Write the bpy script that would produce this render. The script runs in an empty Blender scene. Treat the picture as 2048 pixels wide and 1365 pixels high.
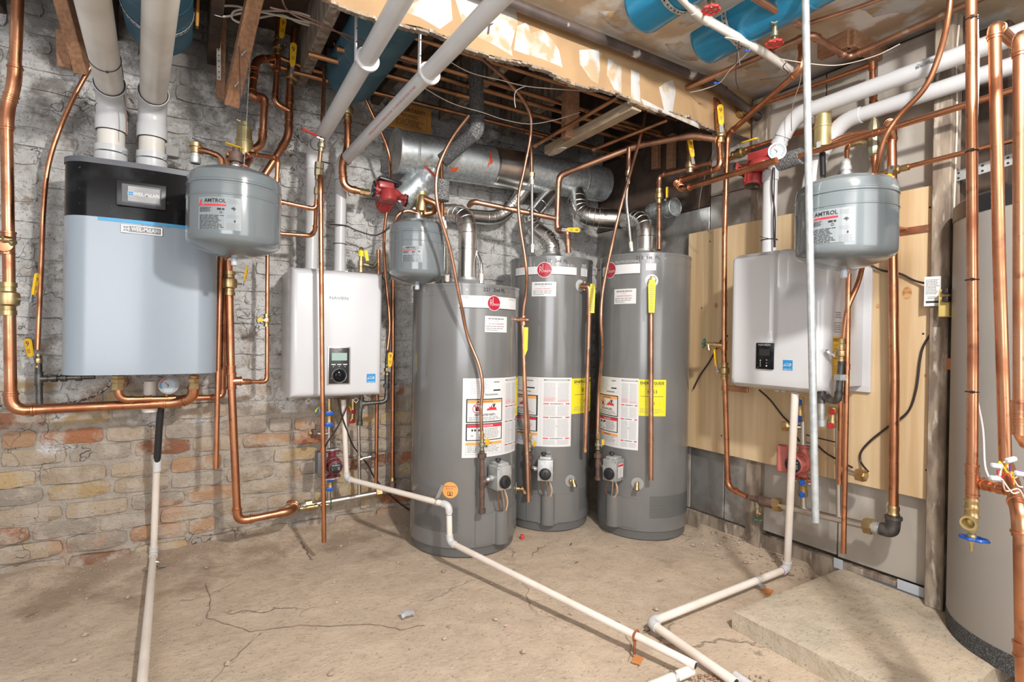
import bpy, bmesh, math, random
from mathutils import Vector as V, Matrix, noise
D = bpy.data
SC = bpy.context.scene
COL = SC.collection
R0 = random.Random(7)
PI = math.pi

# ------------------------------------------------------------------ camera
FPX, HCAM = 1070.0, 1.10
YAW, PITCH, ROLL = math.radians(31.05), math.radians(0.19), math.radians(0.96)
_f0 = V((math.sin(YAW), math.cos(YAW), 0)); _r0 = V((math.cos(YAW), -math.sin(YAW), 0)); _z = V((0, 0, 1))
FW = _f0 * math.cos(PITCH) - _z * math.sin(PITCH)
_up = _z * math.cos(PITCH) + _f0 * math.sin(PITCH)
RT = _r0 * math.cos(ROLL) + _up * math.sin(ROLL)
UP = _up * math.cos(ROLL) - _r0 * math.sin(ROLL)
CAM = V((0, 0, HCAM))
cd = D.cameras.new('camera'); cam = D.objects.new('camera', cd); COL.objects.link(cam)
cd.sensor_width = 36; cd.lens = 36 * FPX / 2048; cd.clip_start = 0.02
m3 = Matrix((RT, UP, -FW)).transposed()
cam.matrix_world = Matrix.Translation(CAM) @ m3.to_4x4()
SC.camera = cam

# ------------------------------------------------------------------ world, lights, exposure
w = D.worlds.new('world'); SC.world = w; w.use_nodes = True
w.node_tree.nodes['Background'].inputs[0].default_value = (0.95, 0.97, 1.0, 1)
w.node_tree.nodes['Background'].inputs[1].default_value = 0.42
def area(name, loc, target, size, power, col=(1, 1, 1), shape='DISK', sy=None):
    l = D.lights.new(name, 'AREA'); l.shape = shape; l.size = size; l.energy = power; l.color = col
    if sy: l.size_y = sy
    o = D.objects.new(name, l); COL.objects.link(o); o.location = loc
    o.rotation_euler = (V(target) - V(loc)).to_track_quat('-Z', 'Y').to_euler()
    return o
area('ceiling_bulb', (0.95, -0.15, 2.3), (1.2, 2.6, 0.7), 0.14, 56, (1.0, 0.97, 0.93))
area('left_fill_light', (-1.4, -1.6, 1.6), (1.0, 3.0, 1.2), 2.0, 54, (0.96, 0.98, 1.0), 'RECTANGLE', 1.8)  # added soft fill from behind the camera at left, no actual opening there
area('right_fill_light', (1.6, -1.9, 1.5), (2.0, 2.6, 1.1), 1.6, 22, (1.0, 0.98, 0.95), 'RECTANGLE', 1.8)  # second added fill, behind the camera at right; stands for no known source
SC.view_settings.view_transform = 'Standard'; SC.view_settings.look = 'None'
SC.view_settings.gamma = 1.0; SC.view_settings.use_curve_mapping = False
SC.view_settings.exposure = 0.42
SC.cycles.use_denoising = True
SC.cycles.max_bounces = 6; SC.cycles.diffuse_bounces = 3; SC.cycles.glossy_bounces = 3

# ------------------------------------------------------------------ measuring helpers (photo point -> place in the room)
YB, XR = 3.12, 2.60          # plane of the brick wall, plane of the right wall
def ray(u, v): return FW * FPX + RT * (u - 1024) - UP * (v - 682.5)
def Yp(u, v, y): d = ray(u, v); return CAM + d * (y / d.y)
def Xp(u, v, x): d = ray(u, v); return CAM + d * (x / d.x)
def Zp(u, v, z): d = ray(u, v); return CAM + d * ((z - HCAM) / d.z)
def Dp(u, v, f): return CAM + ray(u, v) * (f / FPX)
def L(u, v, d): return Yp(u, v, YB - d)
def R(u, v, d): return Xp(u, v, XR - d)
def pxm(p): return FPX / (p - CAM).dot(FW)
def PL(l): return [L(*a) for a in l]
def PR(l): return [R(*a) for a in l]
def proj(p):
    q = p - CAM; f = q.dot(FW); return (1024 + FPX * q.dot(RT) / f, 682.5 - FPX * q.dot(UP) / f)

# ------------------------------------------------------------------ object helpers
ORG = {}
def tag(o, label=None, cat=None, group=None, kind=None):
    if label: o['label'] = label
    if cat: o['category'] = cat
    if group: o['group'] = group
    if kind: o['kind'] = kind
    return o
def thing(name, label, cat, loc, group=None):
    o = D.objects.new(name, None); COL.objects.link(o); o.empty_display_size = 0.05
    o.location = loc; ORG[o] = V(loc)
    return tag(o, label, cat, group)
def frame(d):
    d = d.normalized(); a = V((0, 0, 1)) if abs(d.z) < 0.9 else V((1, 0, 0))
    x = a.cross(d).normalized(); return x, d.cross(x).normalized(), d
class MB:
    def __init__(s): s.v = []; s.f = []; s.m = []
    def add(s, vs, fs, mi=0):
        n = len(s.v); s.v += [V(p) for p in vs]; s.f += [tuple(i + n for i in f) for f in fs]; s.m += [mi] * len(fs); return s
    def box(s, c, size, rot=None, mi=0):
        c = V(c); h = [x / 2 for x in size]; vs = []
        for sx in (-1, 1):
            for sy in (-1, 1):
                for sz in (-1, 1):
                    p = V((sx * h[0], sy * h[1], sz * h[2])); vs.append(c + (rot @ p if rot else p))
        return s.add(vs, [(0, 1, 3, 2), (4, 6, 7, 5), (0, 4, 5, 1), (2, 3, 7, 6), (0, 2, 6, 4), (1, 5, 7, 3)], mi)
    def rbox(s, c, size, r, seg=3, rot=None, mi=0, only=None):
        bm = bmesh.new(); bmesh.ops.create_cube(bm, size=1)
        for v in bm.verts: v.co = V((v.co.x * size[0], v.co.y * size[1], v.co.z * size[2]))
        es = [e for e in bm.edges if only is None or only((e.verts[0].co + e.verts[1].co) / 2, e.verts[1].co - e.verts[0].co)]
        bmesh.ops.bevel(bm, geom=es, offset=r, segments=seg, profile=0.5, affect='EDGES')
        bm.verts.index_update(); c = V(c)
        s.add([c + (rot @ v.co if rot else v.co) for v in bm.verts], [tuple(v.index for v in f.verts) for f in bm.faces], mi)
        bm.free(); return s
    def lathe(s, o, ax, prof, n=20, mi=0, caps=True):
        o = V(o); x, y, z = frame(V(ax)); vs = []; fs = []
        for t, r in prof:
            for k in range(n):
                a = 2 * PI * k / n; vs.append(o + z * t + x * (r * math.cos(a)) + y * (r * math.sin(a)))
        for i in range(len(prof) - 1):
            for k in range(n):
                k2 = (k + 1) % n; fs.append((i * n + k, i * n + k2, (i + 1) * n + k2, (i + 1) * n + k))
        if caps: fs.append(tuple(range(n - 1, -1, -1))); fs.append(tuple((len(prof) - 1) * n + k for k in range(n)))
        return s.add(vs, fs, mi)
    def cyl(s, a, b, r, r2=None, n=16, mi=0, caps=True):
        a = V(a); b = V(b); return s.lathe(a, b - a, [(0, r), ((b - a).length, r if r2 is None else r2)], n, mi, caps)
    def tube(s, pts, r, n=12, mi=0, caps=True):
        pts = [V(p) for p in pts]; k0 = len(pts)
        rs = r if isinstance(r, (list, tuple)) else [r] * k0
        t = (pts[1] - pts[0]).normalized(); x, y, _ = frame(t); vs = []; fs = []
        for i, p in enumerate(pts):
            if 0 < i < k0 - 1: t2 = ((pts[i + 1] - p).normalized() + (p - pts[i - 1]).normalized())
            elif i: t2 = p - pts[i - 1]
            else: t2 = t
            t2 = t2.normalized() if t2.length > 1e-9 else t
            x = (x - t2 * x.dot(t2)).normalized(); y = t2.cross(x)
            for k in range(n):
                a = 2 * PI * k / n; vs.append(p + x * (rs[i] * math.cos(a)) + y * (rs[i] * math.sin(a)))
        for i in range(k0 - 1):
            for k in range(n):
                k2 = (k + 1) % n; fs.append((i * n + k, i * n + k2, (i + 1) * n + k2, (i + 1) * n + k))
        if caps: fs.append(tuple(range(n - 1, -1, -1))); fs.append(tuple((k0 - 1) * n + k for k in range(n)))
        return s.add(vs, fs, mi)
    def ball(s, c, r, n=12, mi=0, sc=(1, 1, 1)):
        c = V(c); vs = []; fs = []; m = n // 2
        for i in range(m + 1):
            th = PI * i / m
            for k in range(n):
                a = 2 * PI * k / n; vs.append(c + V((r * sc[0] * math.sin(th) * math.cos(a), r * sc[1] * math.sin(th) * math.sin(a), r * sc[2] * math.cos(th))))
        for i in range(m):
            for k in range(n):
                k2 = (k + 1) % n; fs.append((i * n + k, (i + 1) * n + k, (i + 1) * n + k2, i * n + k2))
        return s.add(vs, fs, mi)
    def prism(s, outline, z0, z1, o=V((0, 0, 0)), ax=(V((1, 0, 0)), V((0, 1, 0)), V((0, 0, 1))), mi=0):
        n = len(outline); vs = [o + ax[0] * x + ax[1] * y + ax[2] * z0 for x, y in outline] + [o + ax[0] * x + ax[1] * y + ax[2] * z1 for x, y in outline]
        return s.add(vs, [tuple(range(n - 1, -1, -1)), tuple(range(n, 2 * n))] + [(i, (i + 1) % n, (i + 1) % n + n, i + n) for i in range(n)], mi)
    def torus(s, c, ax, R_, r, n=24, k=8, mi=0, a0=0, a1=2 * PI):
        x, y, z = frame(V(ax)); full = abs(a1 - a0 - 2 * PI) < 1e-6
        return s.tube([V(c) + x * (R_ * math.cos(a0 + (a1 - a0) * i / n)) + y * (R_ * math.sin(a0 + (a1 - a0) * i / n)) for i in range(n + 1)], r, k, mi, not full)
    def build(s, name, mats, parent=None, smooth=35, label=None, cat=None, group=None, kind=None):
        me = D.meshes.new(name); mats = mats if isinstance(mats, (list, tuple)) else [mats]
        if parent is not None: o0 = ORG[parent]
        else:
            xs = [p.x for p in s.v]; ys = [p.y for p in s.v]; zs = [p.z for p in s.v]
            o0 = V(((min(xs) + max(xs)) / 2, (min(ys) + max(ys)) / 2, min(zs)))
        me.from_pydata([p - o0 for p in s.v], [], s.f)
        for m in mats: me.materials.append(m)
        if len(mats) > 1: me.polygons.foreach_set('material_index', s.m)
        if smooth:
            me.polygons.foreach_set('use_smooth', [True] * len(me.polygons)); me.set_sharp_from_angle(angle=math.radians(smooth))
        me.update(); ob = D.objects.new(name, me); COL.objects.link(ob)
        if parent is not None: ob.parent = parent
        else: ob.location = o0
        ORG[ob] = o0
        return tag(ob, label, cat, group, kind)
def fillet(pts, rad, n=6):
    pts = [V(p) for p in pts]; out = [pts[0]]
    for i in range(1, len(pts) - 1):
        a, b, c = pts[i - 1], pts[i], pts[i + 1]; d1 = (a - b); d2 = (c - b); l = min(rad, d1.length * .48, d2.length * .48)
        p1 = b + d1.normalized() * l; p2 = b + d2.normalized() * l
        for k in range(n + 1):
            t = k / n; out.append(p1 * (1 - t) ** 2 + b * 2 * t * (1 - t) + p2 * t * t)
    out.append(pts[-1]); return out
def spline(pts, n=8):
    pts = [V(p) for p in pts]; P = [pts[0] * 2 - pts[1]] + pts + [pts[-1] * 2 - pts[-2]]; out = []
    for i in range(1, len(P) - 2):
        for k in range(n):
            t = k / n; a, b, c, d = P[i - 1:i + 3]
            out.append(0.5 * ((2 * b) + (c - a) * t + (2 * a - 5 * b + 4 * c - d) * t * t + (3 * b - a - 3 * c + d) * t ** 3))
    out.append(pts[-1]); return out

# ------------------------------------------------------------------ materials
def mat(name, col, rough=0.5, metal=0.0, col2=None, scale=8, lo=0.4, hi=0.6, bump=0.0, bscale=None, coat=0.0, stretch=None, spec=0.5, emit=None, detail=5, col3=None, s3=30, lo3=.6, hi3=.7, alpha=None, rough2=None, trans=0):
    m = D.materials.new(name); m.use_nodes = True; nt = m.node_tree; n = nt.nodes; b = n['Principled BSDF']
    b.inputs['Roughness'].default_value = rough; b.inputs['Metallic'].default_value = metal
    b.inputs['Specular IOR Level'].default_value = spec
    b.inputs['Coat Weight'].default_value = coat; b.inputs['Coat Roughness'].default_value = 0.12
    b.inputs['Base Color'].default_value = (*col, 1)
    if trans: b.inputs['Transmission Weight'].default_value = trans
    if emit: b.inputs['Emission Color'].default_value = (*emit[:3], 1); b.inputs['Emission Strength'].default_value = emit[3]
    def nz(sc, lo, hi, c1, c2):
        t = n.new('ShaderNodeTexNoise'); t.inputs['Scale'].default_value = sc; t.inputs['Detail'].default_value = detail
        g = n.new('ShaderNodeNewGeometry'); src = g.outputs['Position']
        if stretch:
            mp = n.new('ShaderNodeMapping'); mp.inputs['Scale'].default_value = stretch; nt.links.new(src, mp.inputs[0]); src = mp.outputs[0]
        nt.links.new(src, t.inputs['Vector'])
        r = n.new('ShaderNodeMapRange'); r.inputs['From Min'].default_value = lo; r.inputs['From Max'].default_value = hi
        nt.links.new(t.outputs['Fac'], r.inputs['Value'])
        x = n.new('ShaderNodeMix'); x.data_type = 'RGBA'; nt.links.new(r.outputs[0], x.inputs[0])
        if isinstance(c1, tuple): x.inputs[6].default_value = (*c1, 1)
        else: nt.links.new(c1, x.inputs[6])
        x.inputs[7].default_value = (*c2, 1); return t, x.outputs[2], r
    if col2:
        t, o, r = nz(scale, lo, hi, col, col2); nt.links.new(o, b.inputs['Base Color'])
        if rough2 is not None:
            q = n.new('ShaderNodeMapRange'); q.inputs['To Min'].default_value = rough; q.inputs['To Max'].default_value = rough2
            nt.links.new(r.outputs[0], q.inputs['Value']); nt.links.new(q.outputs[0], b.inputs['Roughness'])
        if col3:
            _, o, _ = nz(s3, lo3, hi3, o, col3); nt.links.new(o, b.inputs['Base Color'])
    if bump:
        t = n.new('ShaderNodeTexNoise'); t.inputs['Scale'].default_value = bscale or scale; t.inputs['Detail'].default_value = 6
        g = n.new('ShaderNodeNewGeometry'); nt.links.new(g.outputs['Position'], t.inputs['Vector'])
        bp = n.new('ShaderNodeBump'); bp.inputs['Strength'].default_value = bump; bp.inputs['Distance'].default_value = 0.01
        nt.links.new(t.outputs['Fac'], bp.inputs['Height']); nt.links.new(bp.outputs[0], b.inputs['Normal'])
    return m
M = {}
M['copper'] = mat('copper', (.70, .33, .18), .27, 1, (.43, .18, .095), 11, .40, .66, rough2=.46, col3=(.34, .15, .085), s3=26, lo3=.60, hi3=.72)
M['copper_old'] = mat('copper_old', (.62, .34, .22), .42, 1, (.40, .22, .15), 10, .4, .62, col3=(.62, .55, .48), s3=24, lo3=.62, hi3=.72)
M['copper_ceiling'] = mat('copper_ceiling', (.62, .32, .16), .4, 1, (.34, .18, .10), 6, .4, .6)
M['brass'] = mat('brass', (.62, .46, .24), .40, 1, (.44, .31, .15), 20, .4, .65)
M['bronze'] = mat('bronze', (.46, .38, .26), .5, 1, (.33, .36, .27), 30, .4, .65)
M['iron'] = mat('iron', (.16, .155, .15), .42, .75, (.09, .085, .08), 25, .4, .6)
M['rust_iron'] = mat('rust_iron', (.17, .10, .075), .62, .4, (.10, .07, .06), 30, .4, .6)
M['galv'] = mat('galvanized', (.66, .70, .71), .32, .72, (.44, .49, .51), 55, .42, .58, detail=1, rough2=.45)
M['galv_dull'] = mat('galvanized_dull', (.44, .455, .455), .5, .7, (.62, .63, .62), 20, .4, .6)
M['alu'] = mat('aluminium', (.78, .77, .74), .28, 1, (.66, .65, .63), 12, .4, .6)
M['steel'] = mat('stainless', (.66, .63, .59), .34, 1, (.6, .57, .53), 9, .4, .6)
M['pvc'] = mat('pvc_white', (.60, .60, .60), .35, 0, (.55, .55, .56), 5, .4, .6)
M['pvc_old'] = mat('pvc_grimy', (.72, .69, .64), .38, 0, (.62, .58, .52), 6, .4, .65, stretch=(1, 1, .4))
M['pvc_cream'] = mat('pvc_cream', (.80, .73, .66), .4, 0, (.72, .63, .55), 6, .42, .62, col3=(.5, .36, .24), s3=5, lo3=.66, hi3=.76)
M['purple'] = mat('purple_primer', (.20, .07, .32), .5)
M['black'] = mat('black_plastic', (.018, .018, .02), .35)
M['black_gloss'] = mat('black_gloss', (.008, .008, .009), .13, 0, (.045, .047, .052), 7, .50, .80, coat=0, spec=.14, col3=(.22, .22, .23), s3=70, lo3=.70, hi3=.80)
M['rubber'] = mat('rubber', (.025, .022, .02), .6)
M['foam'] = mat('foam', (.045, .046, .048), .95, 0, (.20, .20, .20), 260, .5, .66, bump=.6, bscale=200)
M['foam_worn'] = mat('foam_worn', (.09, .09, .09), .95, 0, (.30, .30, .30), 180, .45, .62, bump=.6, bscale=200)
M['tank_grey'] = mat('tank_grey_enamel', (.150, .175, .186), .15, 0, (.165, .190, .202), 3, .4, .6, coat=.6)
M['heater_grey'] = mat('heater_grey_enamel', (.165, .165, .163), .22, 0.1, (.185, .185, .182), 3, .4, .6, coat=.45)
M['heater_dark'] = mat('heater_dark', (.13, .13, .13), .45)
M['bluegrey'] = mat('bluegrey_enamel', (.285, .335, .39), .28, 0, (.30, .35, .405), 2, .4, .6, coat=.3)
M['darkgrey'] = mat('dark_grey_plastic', (.10, .105, .12), .4)
M['white'] = mat('white_enamel', (.57, .575, .595), .28, 0, (.60, .602, .62), 2, .4, .6, coat=.3)
M['white_side'] = mat('white_side_panel', (.60, .59, .57), .35, 0, (.66, .65, .63), 7, .4, .6)
M['paper'] = mat('paper_white', (.70, .70, .70), .5)
M['paper_grey'] = mat('silver_sticker', (.50, .52, .53), .4)
M['ink'] = mat('ink_black', (.02, .02, .02), .5)
M['ink_grey'] = mat('ink_grey', (.25, .25, .26), .5)
M['ink_light'] = mat('ink_light', (.50, .50, .51), .5)
M['pink'] = mat('ink_pink', (.80, .40, .42), .5)
M['red'] = mat('ink_red', (.66, .03, .05), .4)
M['logo_red'] = mat('logo_red', (.42, .015, .035), .3)
M['orange'] = mat('label_orange', (.90, .38, .10), .5)
M['yellow'] = mat('label_yellow', (.78, .68, .02), .5)
M['blue'] = mat('label_blue', (.02, .25, .55), .4)
M['cyan'] = mat('cyan_stripe', (.05, .33, .62), .35)
M['silver'] = mat('silver_plate', (.62, .62, .62), .3, .8)
M['label_grey'] = mat('label_grey', (.24, .27, .285), .35)
M['case'] = mat('gauge_case', (.13, .125, .12), .35, 1)
M['lcd'] = mat('lcd_green', (.30, .42, .37), .3)
M['screen'] = mat('screen_grey', (.33, .33, .34), .15, 0, (.42, .42, .43), 9, .4, .6)
M['lever_y'] = mat('lever_yellow', (.85, .50, .02), .4)
M['lever_r'] = mat('lever_red', (.70, .05, .04), .4)
M['pump_red'] = mat('pump_red', (.40, .045, .045), .38, 0, (.34, .035, .035), 12, .4, .6, coat=.2)
M['pump_dusty'] = mat('pump_dusty_red', (.47, .13, .10), .5, 0, (.40, .10, .085), 12, .4, .6)
M['pump_maroon'] = mat('pump_maroon', (.20, .03, .04), .42)
M['blue_wheel'] = mat('blue_handwheel', (.01, .10, .48), .35)
M['green_wheel'] = mat('green_handwheel', (.03, .12, .08), .45, 0, (.10, .09, .03), 60, .5, .6)
M['gold'] = mat('gold_brass', (.60, .49, .25), .42, .8, (.52, .42, .20), 15, .4, .6)
M['zinc'] = mat('zinc', (.62, .63, .64), .3, 1)
M['duct_blue'] = mat('duct_blue', (.02, .23, .42), .25, .1, (.05, .34, .53), 5, .45, .7, col3=(.35, .45, .5), s3=4, lo3=.66, hi3=.8)
M['duct_navy'] = mat('duct_navy', (.03, .10, .15), .5, .1, (.06, .14, .18), 6, .4, .65)
M['wood'] = mat('wood_brown', (.38, .20, .11), .7, 0, (.27, .135, .07), 14, .4, .62, stretch=(6, 1, 6), bump=.3)
M['wood_grey'] = mat('wood_grey', (.34, .275, .21), .85, 0, (.17, .13, .10), 9, .38, .62, stretch=(3, 3, .8), bump=.5, col3=(.48, .42, .35), s3=12, lo3=.58, hi3=.68)
M['wood_dark'] = mat('wood_dark', (.10, .065, .045), .85, 0, (.055, .038, .03), 10, .4, .62, bump=.5)
M['wood_pale'] = mat('wood_pale', (.42, .33, .23), .75, 0, (.32, .235, .15), 12, .4, .62, stretch=(8, 1, 8), bump=.3)
M['cardboard'] = mat('cardboard_sign', (.58, .27, .06), .7, 0, (.46, .20, .04), 8, .4, .65)
M['zip'] = mat('zip_black', (.02, .02, .02), .5)
M['cable'] = mat('cable_black', (.03, .02, .02), .42)
M['white_wire'] = mat('white_wire', (.78, .74, .70), .5)
M['cream_wire'] = mat('cream_wire', (.62, .52, .44), .55)
M['brown_wire'] = mat('brown_wire', (.20, .11, .08), .6)
M['clear'] = mat('clear_plastic', (.70, .74, .82), .15, 0, trans=.4)
M['box_yellow'] = mat('outlet_box', (.62, .48, .16), .5)
M['marker'] = mat('marker_ink', (.03, .03, .035), .5)
M['red_print'] = mat('red_print', (.55, .10, .12), .5)
M['sealant'] = mat('red_sealant', (.62, .09, .03), .4)
M['orange_pad'] = mat('orange_pad', (.55, .22, .07), .6)
M['hole'] = mat('bore_dark', (.03, .028, .025), .8)
# ------------------------------------------------------------------ fittings, runs, writing
M['lcd_white'] = mat('dial_white', (.38, .42, .46), .5)
def run(name, label, cat, pts, r, mt, bend=None, ring=True, caps=True, fm=None, couple=(), group=None, hollow=False, elbow='elbow', fr=1.16):
    """a pipe run: straight sections, an elbow at every corner, couplings; one thing"""
    pts = [V(p) for p in pts]; fm = fm or mt; bend = bend or 2.6 * r
    root = thing(name, label, cat, min(pts, key=lambda p: p.z), group)
    fit = []; n = len(pts)
    cut = [0] * n
    for i in range(1, n - 1):
        if (pts[i - 1] - pts[i]).normalized().dot((pts[i + 1] - pts[i]).normalized()) < -.985: continue
        cut[i] = min(bend, (pts[i - 1] - pts[i]).length * .46, (pts[i + 1] - pts[i]).length * .46)
    for i in range(n - 1):
        a, b = pts[i], pts[i + 1]; d = (b - a).normalized()
        m = MB(); m.cyl(a + d * cut[i], b - d * cut[i + 1], r, n=16)
        if hollow and i == n - 2: m.cyl(b - d * .001, b + d * .0008, r * .78, n=16, mi=1)
        m.build('pipe_section', [mt, M['hole']], root)
    for i in range(1, n - 1):
        a, b, c = pts[i - 1], pts[i], pts[i + 1]; d1 = (a - b).normalized(); d2 = (c - b).normalized(); l = cut[i]
        if l == 0:
            MB().ball(b, r, 16).build('joint', mt, root); continue
        p = [b + d1 * (l * 1.25)] + [(b + d1 * l) * (1 - t) ** 2 + b * 2 * t * (1 - t) + (b + d2 * l) * t * t for t in [k / 7 for k in range(8)]] + [b + d2 * (l * 1.25)]
        m = MB(); m.tube(p, r * fr, 16)
        if ring:
            for q, d in ((p[0], d1), (p[-1], d2)):
                m.lathe(q - d * r * .25, d, [(0, r * fr), (r * .08, r * fr * 1.13), (r * .38, r * fr * 1.13), (r * .46, r * fr), (r * .9, r * fr), (r * .92, r)], 16)
        m.build(elbow, fm, root)
    for i, t in couple:
        a, b = pts[i], pts[i + 1]; sleeve(root, a.lerp(b, t), b - a, r, fm, ring)
    return root
def sleeve(root, p, d, r, mt, ring=True, ln=2.2, name='coupling', fr=1.17):
    m = MB(); h = r * ln / 2; k = r * fr
    pr = [(-h, r), (-h + .01 * r, k * 1.1), (-h + .35 * r, k * 1.1), (-h + .4 * r, k), (h - .4 * r, k), (h - .35 * r, k * 1.1), (h - .01 * r, k * 1.1), (h, r)] if ring else [(-h, r), (-h, k), (h, k), (h, r)]
    m.lathe(p, d, pr, 16); return m.build(name, mt, root)
def tee(root, p, d, br, r, mt, ln=3.4, bl=2.4, rb=None):
    d = V(d).normalized(); br = V(br).normalized(); rb = rb or r; k = 1.17
    m = MB(); h = r * ln / 2
    m.lathe(p, d, [(-h, r), (-h, r * k * 1.1), (-h + .35 * r, r * k * 1.1), (-h + .4 * r, r * k), (h - .4 * r, r * k), (h - .35 * r, r * k * 1.1), (h, r * k * 1.1), (h, r)], 16)
    m.lathe(p, br, [(0, rb * k), (r * bl - .4 * rb, rb * k), (r * bl - .35 * rb, rb * k * 1.1), (r * bl, rb * k * 1.1), (r * bl, rb)], 16)
    return m.build('tee', mt, root)
def hexnut(root, p, d, r, ln, mt, name='union_nut'):
    m = MB(); m.lathe(p - V(d).normalized() * ln / 2, d, [(0, r * .8), (ln * .06, r), (ln * .94, r), (ln, r * .8)], 6)
    return m.build(name, mt, root, smooth=0)
def lever(parent, p, d, n_, ln, wd, mt, stem=.02):
    """handle: stub from p along n_, then a flat bar of length ln along d"""
    d = V(d).normalized(); n_ = V(n_).normalized(); n_ = (n_ - d * n_.dot(d)).normalized(); s_ = n_.cross(d)
    m = MB(); m.cyl(p, p + n_ * stem, wd * .32, n=8, mi=1); m.lathe(p + n_ * stem * .75, n_, [(0, wd * .42), (stem * .35, wd * .42)], 6, mi=1)
    t = .004; o = p + n_ * stem; out = []; wd *= 1.25; ln *= 1.15
    w1, w2 = wd * .34, wd * .5
    m.prism([(-w1, -w1), (ln * .25, -w1 * .8), (ln * .25, w1 * .8), (-w1, w1)], -t / 2, t / 2, o, (d, s_, n_), 1)
    o2 = o + n_ * t
    for k in range(9): a = -PI / 2 + PI * k / 8; out.append((ln - w2 + w2 * math.cos(a), w2 * math.sin(a)))
    for k in range(5): a = PI / 2 + PI * k / 4; out.append((ln * .27 + w2 * .7 * math.cos(a), w2 * .8 * math.sin(a)))
    m.prism(out, -t, t, o2, (d, s_, n_), 0)
    if ln > .06:
        vs, fs = text2d('9'); ax = d.cross(n_); c = o2 + d * ln * .76 + n_ * (t + .0003); m.add([c + ax * a * wd * 1.1 + d * b_ * wd * 1.1 for a, b_ in vs], fs, 2)
        for k in range(3): q = o2 + d * (ln * .5 - k * .006) + n_ * (t + .0003); m.add([q - ax * wd * .25, q + ax * wd * .25, q + ax * wd * .25 + d * .002, q - ax * wd * .25 + d * .002], [(0, 1, 2, 3)], 2)
    return m.build('lever_handle', [mt, M['zinc'], M['ink']], parent)
def ball_valve(root, p, ax, r, ldir, ndir, col='lever_y', ln=.10, wd=.022, mt=None, stem=None):
    mt = mt or M['brass']; ax = V(ax).normalized(); m = MB(); h = r * 3.2
    m.lathe(p, ax, [(-h, r), (-h, r * 1.4), (-h * .72, r * 1.4), (-h * .7, r * 1.2), (-h * .45, r * 1.25), (-h * .35, r * 1.8), (0, r * 1.95), (h * .35, r * 1.8), (h * .45, r * 1.25), (h * .7, r * 1.2), (h * .72, r * 1.4), (h, r * 1.4), (h, r)], 16)
    v = m.build('ball_valve', mt, root)
    if ldir is not None: lever(v, p + V(ndir).normalized() * r * 1.7, ldir, ndir, ln, wd, M[col], stem or r * 1.3)
    return v
def wheel(parent, c, ax, R_, mt, lobes=8, name='handwheel'):
    x, y, z = frame(V(ax)); m = MB(); pts = []
    for k in range(49):
        a = 2 * PI * k / 48; rr = R_ * (1 + .10 * math.cos(lobes * a)); pts.append(V(c) + x * rr * math.cos(a) + y * rr * math.sin(a))
    m.tube(pts, R_ * .16, 6, caps=False); m.lathe(V(c) - z * R_ * .12, z, [(0, R_ * .25), (R_ * .3, R_ * .22)], 8)
    for k in range(4):
        a = PI / 2 * k; m.cyl(V(c), V(c) + x * R_ * math.cos(a) + y * R_ * math.sin(a), R_ * .11, n=6)
    return m.build(name, mt, parent)
def hose_bib(root, p, out, stem, r, mt, wmt, name='drain_valve', R_=None):
    """small boiler drain: body along `stem`, spout along `out`, wheel at the end of stem"""
    out = V(out).normalized(); stem = V(stem).normalized(); m = MB()
    m.lathe(p, stem, [(-r * 1.5, r * .8), (-r, r * 1.2), (r, r * 1.25), (r * 1.6, r * .7), (r * 3, r * .6), (r * 3, r * .3), (r * 4.2, r * .3)], 12)
    m.lathe(p, out, [(0, r * .8), (r * 1.6, r * .85), (r * 1.7, r * 1.15), (r * 2.4, r * 1.15), (r * 2.4, r * .8)], 12)
    b = m.build(name, mt, root); wheel(b, p + stem * r * 4.2, stem, R_ or r * 2.2, wmt); return b
def gauge(root, c, n_, r, name='dial_gauge'):
    n_ = V(n_).normalized(); m = MB(); m.lathe(c - n_ * r * .35, n_, [(0, r * .9), (r * .1, r), (r * .45, r), (r * .45, r * .84), (r * .30, r * .82)], 28)
    g = m.build(name, M['case'], root); x, y, z = frame(n_)
    if y.z < 0: x, y = -x, -y
    up = (V((0, 0, 1)) - n_ * n_.z).normalized(); rt = up.cross(n_)
    m = MB(); m.lathe(c + n_ * r * .0, n_, [(0, r * .83), (r * .03, r * .83)], 28, 0)
    o = c + n_ * (r * .03 + .0006)
    def at(a, q): return o + rt * (q * r * math.cos(a)) + up * (q * r * math.sin(a))
    for k in range(23):
        a = math.radians(225 - 270 * k / 22); q = .68 if k % 2 else .60
        d = (at(a, 1) - o).normalized(); s_ = n_.cross(d) * r * .022
        m.add([at(a, q) - s_, at(a, .78) - s_, at(a, .78) + s_, at(a, q) + s_], [(0, 1, 2, 3)], 1)
    for k in range(10):
        a = math.radians(210 - 11 * k); b = math.radians(210 - 11 * (k + 1)); m.add([at(a, .70), at(a, .81), at(b, .81), at(b, .70)], [(0, 1, 2, 3)], 2 if k > 3 else 3)
    for a, q in ((math.radians(140), .6), (math.radians(250), .35)):
        d = (at(a, 1) - o).normalized(); s_ = n_.cross(d) * r * .05; o_ = n_ * .001
        m.add([o - s_ + o_, at(a, q) + o_, o + s_ + o_], [(0, 1, 2)], 1)
    m.build('dial', [M['lcd_white'], M['ink'], M['red'], M['blue']], g, smooth=0)
    return g
def soft(name, label, cat, pts, r, mt, n=8, seg=10, group=None):
    m = MB(); m.tube(spline(pts, n), r, seg); return m.build(name, mt, None, label=label, cat=cat, group=group)

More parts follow.
